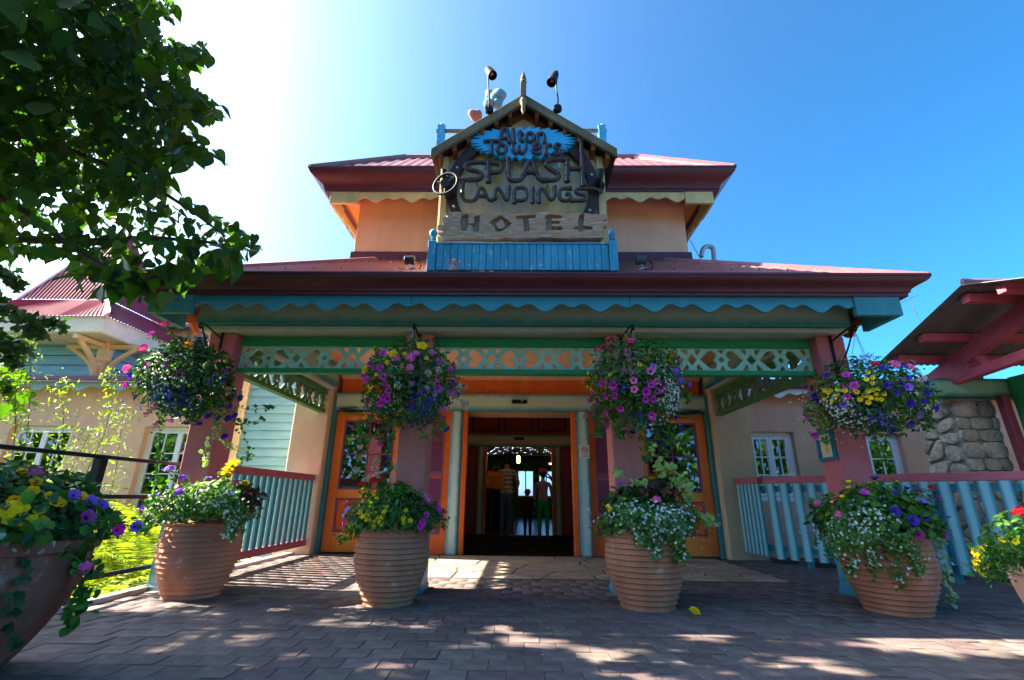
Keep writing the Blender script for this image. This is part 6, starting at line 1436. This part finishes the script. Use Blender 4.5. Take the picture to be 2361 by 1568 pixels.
# large smooth pots at both edges
def bigpot(label, x, y, rb, rt, h, m):
    T = thing('terracotta_pot', label, 'pot', (x, y, 0)); pr = [(rb * .85, 0), (rb, .02)]
    for k in range(1, 12): t = k / 11; pr.append((rb + (rt - rb) * math.sin(t * math.pi / 2) ** .9, .02 + (h - .08) * t))
    pr += [(rt + .02, h - .055), (rt + .028, h - .02), (rt + .02, h), (rt - .03, h), (rt - .05, h - .05), (.02, h - .06)]
    MB().lathe(pr, (x, y, .001), 56).build('body', m, T, smooth=50); return T
bx, by, bh = -2.76, 2.52, .60
bigpot('huge red-brown planter at the lower left corner', bx, by, .28, .50, bh, M_terra2)
q5 = zz_(0, 2000, .508)
c = (bx, by, bh + .08); r = (.56, .48, .27)
T = planting('marigolds, yellow begonias and pink geraniums in the huge planter at the left', bx, by, bh, [(L_dark, 2200, .07, LEAF, c, r, -.25), (L_mid, 900, .06, LEAFR, c, r, -.2), (L_grey, 260, .035, LEAFR, (bx + .1, by - .2, bh + .02), (.48, .38, .1), -.7)])
place(T, q1, c, r, {'ger': [(325, 935)], 'yb': [(125, 1310), (250, 1390)], 'om': [(325, 1035), (295, 1120), (240, 1155), (125, 1210), (750, 1165), (510, 1215), (450, 1160), (355, 1290), (380, 1390), (560, 1230), (200, 930)], 'pet': [(800, 1350), (1095, 1460)], 'lilp': [(680, 1150), (835, 1205), (945, 1240), (1260, 1430)]}, lean=.8)
place(T, q5, c, r, {'ger': [(665, 510)]})
spill(T, q5, by + .1, [[(560, 250), (680, 400), (640, 560)], [(620, 300), (720, 500), (650, 800)], [(660, 700), (640, 850), (560, 960)], [(500, 200), (600, 330), (760, 560)]], L_mid, 48, .028, .045, LEAFR)
iv = []
for t in np.linspace(0, 1, 34):
    px, py = q5(185 - 120 * t + 14 * math.sin(t * 9) + RNG.normal(0, 14), 390 + 800 * t); p, nn = surf(px, py, (bx, by, .42), (.51, .51, .75)); iv.append((p + nn * .006, nn))
leaves('ivy_trail', np.array([np.array(a) for a, _ in iv]), np.array([np.array(b) for _, b in iv]), L_dark, T, .04, LEAFR, jit=.2, up=0, kind='stuff')
backfill(T, c, r, ['om', 'pet', 'ger'], 8)
rx, ry, rh = aty(2333, 1290, 2.72).x + .53, 2.72, .52
bigpot('smooth terracotta planter cut off at the right edge', rx, ry, .24, .42, rh, mat('pale terracotta', 'b98a72', .8, .15, 3, .35, 80))
c = (rx, ry, rh + .08); r = (.50, .42, .24)
T = planting('yellow flowers spilling from the planter at the right edge', rx, ry, rh, [(L_mid, 1300, .05, LEAF, c, r, -.3), (L_dark, 600, .05, LEAF, c, r, -.2), (L_grey, 120, .05, LEAFR, (rx - .3, ry - .2, rh + .02), (.16, .16, .06), -.6)])
place(T, q4, c, r, {'yc': [(1710, 1035), (1690, 1045), (1605, 1095), (1625, 1130), (1670, 1180), (1690, 1165), (1715, 1255), (1655, 1250), (1605, 1210), (1640, 1075), (1810, 1010), (1830, 1045), (1860, 1040), (1920, 1020), (1600, 1170)], 'red': [(1945, 800)]})
spill(T, q4, ry - .05, [[(1850, 1060), (1720, 1100), (1620, 1150), (1640, 1240)], [(1830, 1060), (1740, 1180), (1720, 1270)], [(1850, 1100), (1800, 1180), (1790, 1290)]], L_mid, 170, .035, .03, LEAFN)
P = trail([(rx - .3, ry - .32, .5), (rx - .3, ry - .36, .3), (rx - .2, ry - .3, .05)], 120, .04); leaves('trailing_leaves', P, RNG.normal(size=(len(P), 3)) + np.array([0, -.6, .3]), L_dark, T, .045, LEAFR, kind='stuff')
# fallen flower heads on the paving
me, nm = kmesh('yb'); p = atz(1602, 1416, 0)
o = tag(link('fallen_flower', me, None, (p.x, p.y, .018)), 'fallen yellow flower on the paving by the right door pot', 'flower'); o.scale = (.85, .85, .85); o.rotation_euler = (.5, .2, 0)
for (x, y), m, lab in (((1563, 1432), P_mag, 'fallen magenta petal right of the third pot'), ((937, 1535), P_magd, 'fallen dark magenta petal in the middle foreground'), ((866, 1461), P_mag, 'fallen magenta petal left of centre on the paving')):
    p = atz(x, y, .006); b = MB(); b.add([(p.x - .016, p.y, .003), (p.x, p.y - .014, .008), (p.x + .018, p.y + .002, .004), (p.x, p.y + .015, .010)], [(0, 1, 2), (0, 2, 3)])
    tag(b.build('fallen_petal', m, None, loc=(p.x, p.y, 0)), lab, 'petal')

# tiny scattered petals and leaf scraps
n = 70; P = np.column_stack([RNG.uniform(-3, 4.5, n), RNG.uniform(1.6, 6.5, n), np.full(n, .006)])
for m, k in ((P_wht, 0), (L_pale, 1), (P_mag, 2)):
    q = P[k::3]; o = scatter('petal_litter', leaf_t(.5), q, frames(RNG.normal(0, .25, (len(q), 3)) + np.array([0, 0, 1])), RNG.uniform(.008, .02, len(q)), m, None, 'stuff'); tag(o, ['tiny white petals scattered over the paving', 'tiny pale leaf scraps scattered over the paving', 'tiny pink petals scattered over the paving'][k], 'petals')
# ============================================================ garden at the left
def fern_t():
    """arching pinnate frond, unit length along +y"""
    V = []; F = []; n = 13
    for k in range(n):
        t = (k + 1) / n; y = t; z = .35 * math.sin(t * 2.2) - .3 * t * t; w = .26 * math.sin(math.pi * min(1, t * .9 + .1)) ** .8
        for s in (-1, 1):
            b = len(V); V += [(0, y, z), (s * w * .55, y + .05, z - .01), (s * w, y + .09, z - .06), (s * w * .5, y + .015, z - .02)]; F += [(b, b + 1, b + 2), (b, b + 2, b + 3)]
    return V, F
FERN = fern_t()
L_lime = mat('sunny lime frond', '8a9a3e', .6, .2, 8, .05, 80, .2, isl=.35, transl=.3, huev=.02)
L_shoot = mat('sunny shoot leaf', '6f8436', .5, .15, 8, .05, 80, .3, isl=.3, transl=.35)
M_bark = mat('bark', '4a3d30', .9, .25, 8, .7, 40)
rg = random.Random(31)
fern_lab = ['lime green feathery shrub beyond the handrail nearest the leftmost pot', 'lime green feathery shrub under the left windows', 'lime green feathery shrub behind the huge planter', 'lime green feathery shrub by the kerb left of the blue plinth', 'lime green feathery shrub at the left edge', 'lime green feathery shrub below the clapboard wall', 'lime green feathery shrub between the left windows']
for k, (x, y, z, n, s) in enumerate(((-4.1, 5.6, -.5, 90, .75), (-5.2, 7.0, -.5, 110, .95), (-4.3, 4.1, -.55, 80, .7), (-3.9, 4.75, -.6, 80, .55), (-6.6, 5.6, -.5, 120, 1.1), (-4.2, 7.0, -.55, 70, .6), (-7.6, 7.6, -.55, 110, 1.2))):
    T = thing('feathery_shrub', fern_lab[k], 'shrub', (x, y, -.62), 'feathery shrubs in the left garden')
    P = []; Nn = []; S_ = []; rot = []
    for i in range(n):
        a = rg.uniform(0, 6.28); h = rg.uniform(.0, .75) * s; rr = rg.uniform(0, .18) * s; d = np.array([math.cos(a), math.sin(a), rg.uniform(.1, .9)]); d /= np.linalg.norm(d)
        up = np.array([0, 0, 1.]); xx = np.cross(d, up); xx /= np.linalg.norm(xx); zx = np.cross(xx, d); rot.append(np.stack([xx, d, zx], 1)); P.append((x + rr * math.cos(a), y + rr * math.sin(a), z + h)); S_.append(s * rg.uniform(.6, 1.05))
    scatter('fronds', FERN, np.array(P), np.array(rot), np.array(S_), L_lime, T, 'stuff', smooth=False)
    q = MB()
    for i in range(7): a = rg.uniform(0, 6.28); q.tube([(x, y, -.62), (x + .05 * math.cos(a), y + .05 * math.sin(a), z + .3 * s), (x + .14 * s * math.cos(a), y + .14 * s * math.sin(a), z + .75 * s)], [.016, .012, .006], 5)
    q.build('stems', M_bark, T)
sh_lab = ['tall leafy shoot in front of the far left window', 'tall leafy shoot beside the turret bracket', 'tall leafy shoot against the peach wall', 'slim shoot between the left windows', 'leafy shoot at the left edge under the tree', 'leafy shoot by the handrail post']
for k, (pts, yy) in enumerate(([[(105, 1130), (150, 1010), (140, 880)], 5.2], [[(60, 1060), (70, 900), (70, 790)], 5.0], [[(195, 1090), (255, 980), (250, 860)], 5.6], [[(262, 1120), (275, 1030), (285, 950)], 6.2], [[(20, 1120), (40, 960), (30, 850)], 4.6], [[(130, 1150), (180, 1050), (215, 985)], 5.0])):
    Q = [aty(x, y, yy) for x, y in pts]; b0 = Vector((Q[0].x - .05, yy, -.62)); T = thing('leafy_shoot', sh_lab[k], 'shrub', b0, 'leafy shoots in the left garden')
    path = smoothpath([b0] + Q, 3); MB().tube(path, [.007 * (1 - .75 * i / len(path)) for i in range(len(path))], 6).build('stem', mat('dark green stem', '55602f', .7), T, smooth=60)
    P = trail([b0.lerp(Q[0], .5)] + Q, 300, .1); leaves('leaves', P, RNG.normal(size=(len(P), 3)) + np.array([0, 0, .5]), L_shoot, T, .055, LEAFN if k % 2 else leaf_t(.34), kind='stuff')
# low ground cover under the shrubs
P = np.column_stack([RNG.uniform(-9, -3.5, 5000), RNG.uniform(2.2, 9.2, 5000), RNG.uniform(-.62, -.3, 5000)])
gc = scatter('ground_cover', LEAF, P, frames(RNG.normal(0, .6, (5000, 3)) + np.array([0, 0, 1])), RNG.uniform(.06, .13, 5000), L_mid, None, 'stuff'); tag(gc, 'low green ground cover under the left shrubs', 'ground cover')
# ============================================================ overhanging broad-leaved tree
def heart_leaf():
    """broad heart-shaped leaf with a drawn-out tip, stalk end at the origin, blade along +y"""
    O = [(0, .06), (.16, -.03), (.32, .03), (.41, .2), (.39, .42), (.28, .66), (.13, .88), (.04, 1.04), (0, 1.18)]
    V = [(0, y * .98, .02 * math.sin(3 * y)) for y in (.06, .25, .45, .66, .88, 1.18)]; mid = list(range(6)); F = []
    for s in (-1, 1):
        ids = [0]
        for x, y in O[1:-1]: V.append((s * x, y, .16 * x - .08 * y * y + .02 * math.sin(9 * y))); ids.append(len(V) - 1)
        ids.append(5); fan = [0, 0, 1, 1, 2, 3, 4, 4, 5]
        for i in range(len(ids) - 1):
            a, b = ids[i], ids[i + 1]; m0, m1 = fan[i], fan[min(i + 1, 8)]
            for f in ((m0, a, b), (m0, b, m1)):
                if len(set(f)) == 3: F.append(f if s > 0 else f[::-1])
    return V, F
HL = heart_leaf(); rt = random.Random(77)
L_tree = mat('broad tree leaf', '2c4317', .5, .2, 12, .12, 60, .3, isl=.35, transl=.55, huev=.02, wear=('6a6424', 22, .66), tv=3.0)
GAPS = [(atz(x, y, 0), a, b) for x, y, a, b in ((2250, 1490, .75, .13), (2050, 1478, .3, .05), (1200, 1450, .13, .06), (1320, 1490, .12, .03), (1420, 1515, .12, .03), (1130, 1500, .14, .03), (1480, 1558, .16, .03), (800, 1440, .12, .05), (480, 1420, .2, .06), (500, 1448, .12, .05), (450, 1470, .18, .05), (390, 1500, .2, .05), (620, 1440, .1, .04), (600, 1480, .14, .04), (860, 1445, .1, .05), (1240, 1478, .13, .04), (1000, 1442, .1, .03), (700, 1522, .16, .03), (950, 1545, .14, .03), (1900, 1535, .2, .04), (330, 1535, .14, .03), (560, 1535, .14, .03), (1640, 1470, .14, .03))]
def gap(p):
    k = p[2] / math.tan(SUN_EL); gx, gy = p[0] + k * math.cos(SUN_AZ), p[1] - k * math.sin(SUN_AZ)
    return any(((gx - c.x) / (a * .8 + .1)) ** 2 + ((gy - c.y) / (b * .8 + .1)) ** 2 < 1 for c, a, b in GAPS)
def lit(p):
    """false where a leaf would shade the porch side, the garden or the entrance"""
    k = p[2] / math.tan(SUN_EL); d = -1.9 - p[0]; z2 = p[2] - d * .745; y2 = p[1] - d * .13
    if d > 0 and 1.85 < z2 < 2.85 and 2.55 < y2 < 3.55 and rt.random() < .95: return False
    gx, gy = p[0] + k * math.cos(SUN_AZ), p[1] - k * math.sin(SUN_AZ)
    return gy < 4.55 and not gap(p)
TR = thing('broadleaf_tree', 'dark overhanging tree with large heart-shaped leaves at the upper left', 'tree', (-6.2, 2.2, -.62))
tb = MB(); trunk = smoothpath([(-6.2, 2.2, -.62), (-6.1, 2.25, 1.2), (-5.9, 2.3, 2.8), (-5.6, 2.4, 4.6), (-5.4, 2.5, 6.2)], 2)
tb.tube(trunk, [.17 - .012 * i * 10 / len(trunk) for i in range(len(trunk))], 12); tb.build('trunk', M_bark, TR, smooth=60)
def mp(x, y, Y): return aty(x, y, Y)
branches = [  # visible limbs, picture positions with the distance they hang at
    ([(-60, 545), (140, 560), (330, 545), (500, 560)], 3.0, .016), ([(40, 470), (150, 560), (260, 630), (330, 645), (400, 630)], 2.9, .014), ([(-80, 560), (60, 555), (200, 545)], 3.2, .015),
    ([(120, 330), (300, 400), (420, 470), (520, 545)], 3.1, .012), ([(60, 200), (250, 240), (400, 260), (470, 230)], 3.3, .014), ([(40, 60), (220, 60), (360, 20)], 3.4, .014), ([(100, 420), (260, 420), (380, 330), (460, 330)], 3.2, .012), ([(150, 120), (330, 110), (440, 110)], 3.4, .012)]
mains = [(-5.6, 2.4, 4.4), (-5.8, 2.35, 3.4), (-5.7, 2.4, 3.9)]
twigs = []
for k, (pts, Y, rr) in enumerate(branches):
    Q = [mp(x, y, Y + .12 * math.sin(i * 1.7 + k)) for i, (x, y) in enumerate(pts)]; st = Vector(mains[k % 3]); path = smoothpath([st, st.lerp(Q[0], .55) + Vector((0, 0, .15))] + Q, 3)
    MB().tube(path, [rr * 2.2 * (1 - .85 * i / len(path)) + .003 for i in range(len(path))], 7).build('branch', M_bark, TR, smooth=60); twigs += path[len(path) // 3:]
sil = [(-50, -50), (410, -50), (385, 20), (340, 60), (400, 90), (470, 110), (455, 150), (420, 160), (440, 200), (505, 240), (490, 275), (440, 260), (425, 300), (490, 340), (480, 370), (440, 365), (435, 400), (400, 330), (380, 390), (385, 430), (430, 470), (500, 490), (560, 530), (585, 570), (540, 590), (470, 610), (420, 640), (400, 690), (330, 690), (290, 700), (200, 650), (170, 600), (110, 590), (60, 590), (-50, 580)]
def inside(x, y, poly):
    c = False; n = len(poly)
    for i in range(n):
        x0, y0 = poly[i]; x1, y1 = poly[(i + 1) % n]
        if (y0 > y) != (y1 > y) and x < (x1 - x0) * (y - y0) / (y1 - y0) + x0: c = not c
    return c
def hang(n):
    """leaf frames: blades hang tip-down with loose tilt"""
    tip = np.column_stack([RNG.normal(.15, .45, n), RNG.normal(-.1, .45, n), RNG.normal(-.75, .35, n)]); tip /= np.linalg.norm(tip, axis=1, keepdims=True)
    a = RNG.normal(size=(n, 3)); x = np.cross(tip, a); x /= np.linalg.norm(x, axis=1, keepdims=True); return np.stack([x, tip, np.cross(x, tip)], 2)
# leaves that can be picked out one by one: along the outer twigs
HL2 = ([(x * .9, y, z + abs(x) * .32 - .16 * y * y + .03 * math.sin(11 * y + x * 7)) for x, y, z in HL[0]], HL[1]); hm2 = np_mesh('leaf', np.asarray(HL2[0], float), np.asarray(HL2[1]), L_tree, None, True)
hm = np_mesh('leaf', np.asarray(HL[0], float), np.asarray(HL[1]), L_tree, None, True)
P = []
edge = [(470, 115), (450, 130), (400, 60), (390, 20), (350, 50), (460, 140), (430, 160), (425, 195), (455, 230), (495, 245), (455, 265), (440, 265), (415, 250), (400, 290), (430, 300), (470, 345), (485, 365), (430, 350), (420, 380), (405, 345), (380, 400), (390, 430), (350, 420), (360, 380), (330, 330), (430, 470), (455, 490), (480, 500), (505, 520), (530, 530), (555, 540), (570, 560), (540, 560), (560, 585), (575, 575), (585, 590), (545, 590), (530, 605), (520, 575), (500, 545), (500, 600), (515, 590), (455, 620), (430, 625), (470, 560), (475, 600), (440, 600), (420, 570), (400, 600), (410, 640), (390, 620), (365, 650), (330, 660), (310, 640), (290, 660), (345, 600), (360, 560), (385, 540), (300, 600), (270, 620), (230, 610), (205, 630), (215, 600), (190, 570), (250, 560), (320, 540), (330, 500), (280, 510), (110, 580), (125, 570), (60, 570), (90, 560), (30, 560), (10, 570), (160, 555), (440, 530), (410, 500), (380, 490), (20, 800), (45, 830), (15, 860), (60, 870), (30, 900), (75, 930), (10, 940)]
rot = hang(len(edge) * 3)
cnt = 0
for x, y in edge:
    for rep in range(3 if y < 700 else 2):
        Y = rt.uniform(2.7, 3.5) if y < 720 else rt.uniform(4.6, 5.2); q = aty(x + rt.gauss(0, 9 if rep else 2), y - 14 + rt.gauss(0, 9 if rep else 2), Y); s = rt.uniform(.085, .15) * (1.5 if 600 < y < 700 else 1.7 if y > 720 else 1)
        o = link('leaf', (hm, hm2)[rep % 2], TR); M3 = Matrix(rot[cnt].tolist()); o.matrix_local = Matrix.Translation(q - TR.location) @ M3.to_4x4() @ Matrix.Scale(s, 4); cnt += 1
# the mass of the crown: inside the silhouette where it is in view, and on over the garden out of view
P = []
while len(P) < 4500:
    Y = rt.uniform(2.5, 4.6); x, y = rt.uniform(-60, 560), rt.uniform(-60, 700)
    if not inside(x, y, sil): continue
    if y > 440 and rt.random() < (.86 if x > 300 else .7): continue
    if x > 330 and y < 470 and rt.random() < .45: continue
    if 250 < y < 540 and x < 330 and rt.random() < .12 + .3 * max(0, math.sin(x * .045) * math.sin(y * .05)): continue
    q = aty(x, y, Y)
    if gap(q): continue
    P.append(tuple(q))
P = np.array(P); cr = scatter('crown', HL, P, hang(len(P)), RNG.uniform(.06, .125, len(P)), L_tree, TR, 'stuff')
Q = []
while len(Q) < 8200:
    p = (rt.uniform(-9.5, -2.0), rt.uniform(-1.5, 4.6), rt.uniform(2.6, 7.4)); e = ((p[0] + 5.6) / 3.9) ** 2 + ((p[1] - 2.0) / 3.0) ** 2 + ((p[2] - 5.0) / 2.5) ** 2
    if e > 1 or not lit(p): continue
    u, v = proj(p)
    if -120 < u < 2500 and -120 < v < 1700 and not inside(u, v, sil): continue
    Q.append(p)
Q = np.array(Q); scatter('outer_crown', HL, Q, hang(len(Q)), RNG.uniform(.11, .2, len(Q)), L_tree, TR, 'stuff')
# a fan-leaved tree beyond it, small dark leaves
FT = thing('fan_leaf_tree', 'small fan-leaved branches hanging below the large tree at the left edge', 'tree', (-7.4, 4.3, -.62))
tp = smoothpath([(-7.4, 4.3, -.62), (-7.3, 4.3, 2), (-7.2, 4.3, 4.6)], 2); MB().tube(tp, [.1 - .06 * i / len(tp) for i in range(len(tp))], 8).build('trunk', M_bark, FT, smooth=60)
FAN = ([(0, 0, 0), (-.5, .7, .05), (-.25, .95, 0), (0, .8, .04), (.25, .95, 0), (.5, .7, .05)], [(0, 1, 2), (0, 2, 3), (0, 3, 4), (0, 4, 5)])
P = []
for pts, Y in (([(-60, 640), (0, 690), (60, 730), (140, 740)], 4.4), ([(-80, 700), (0, 760), (60, 800)], 4.4), ([(-60, 590), (10, 620), (40, 650)], 4.5), ([(-60, 720), (30, 715), (90, 760)], 4.3), ([(-60, 800), (0, 790), (40, 830)], 4.4)):
    Q = [aty(x, y, Y) for x, y in pts]; path = smoothpath([Vector((-7.25, 4.3, 3.4))] + Q, 2); MB().tube(path, [.012 * (1 - .8 * i / len(path)) + .002 for i in range(len(path))], 5).build('branch', M_bark, FT); P.append(trail(Q, 130, .06))
for n, c, r in ((1500, (-8.4, 4.1, 4.6), (1.3, .6, 1.4)),):
    q = RNG.normal(size=(n, 3)); q /= np.linalg.norm(q, axis=1, keepdims=True); q = np.array(c) + q * np.array(r) * RNG.random((n, 1)) ** .4; q = np.array([p for p in q if p[1] < 4.9 and not (0 < proj(p)[0] < 2361 and 0 < proj(p)[1] < 1568)]); P.append(q)
P = np.concatenate(P); scatter('crown', FAN, P, hang(len(P)), RNG.uniform(.06, .1, len(P)), mat('fan leaf', '36542a', .5, .2, 10, .1, 60, .3, isl=.25, transl=.3), FT, 'stuff', smooth=False)
# tall trees standing out of view to the left of the forecourt: they shade the paving in front of the porch
for k, (x, y, rx, ry, rz, z, n) in enumerate(((-9.3, 1.6, 2.7, 3.3, 3.1, 5.9, 17000),)):
    T = thing('forecourt_tree', ['tall broad tree left of the forecourt shading the paving', 'broad tree behind the viewer at the left of the forecourt', 'lower tree behind the viewer beside the handrail'][k], 'tree', (x, y, -.62))
    tp = smoothpath([(x, y, -.62), (x + .1, y, 2.5), (x, y + .1, z)], 2); MB().tube(tp, [.2 - .1 * i / len(tp) for i in range(len(tp))], 10).build('trunk', M_bark, T, smooth=60)
    q = RNG.normal(size=(n, 3)); q /= np.linalg.norm(q, axis=1, keepdims=True); q = np.array((x, y, z)) + q * np.array((rx, ry, rz)) * RNG.random((n, 1)) ** .38
    q = np.array([p for p in q if lit(p) and not (-60 < proj(p)[0] < 2420 and -60 < proj(p)[1] < 1630)]); scatter('crown', HL, q, hang(len(q)), RNG.uniform(.16, .28, len(q)), L_tree, T, 'stuff')

# a belt of trees behind the viewer across the forecourt (seen only in the window glass)
n = 12000; bx = RNG.uniform(-37, 31, n); bz = RNG.uniform(-.4, 1, n) ; top = 6.2 + 1.3 * np.sin(bx * .55) + .8 * np.sin(bx * 1.3 + 1)
P = np.column_stack([bx, -15 + RNG.normal(0, .9, n), .2 + np.abs(RNG.random(n)) ** .8 * top])
bt_ = scatter('tree_belt', HL, P, hang(n), RNG.uniform(.3, .6, n), L_mid, None, 'stuff'); tag(bt_, 'belt of leafy trees behind the viewer mirrored in the window panes', 'trees')
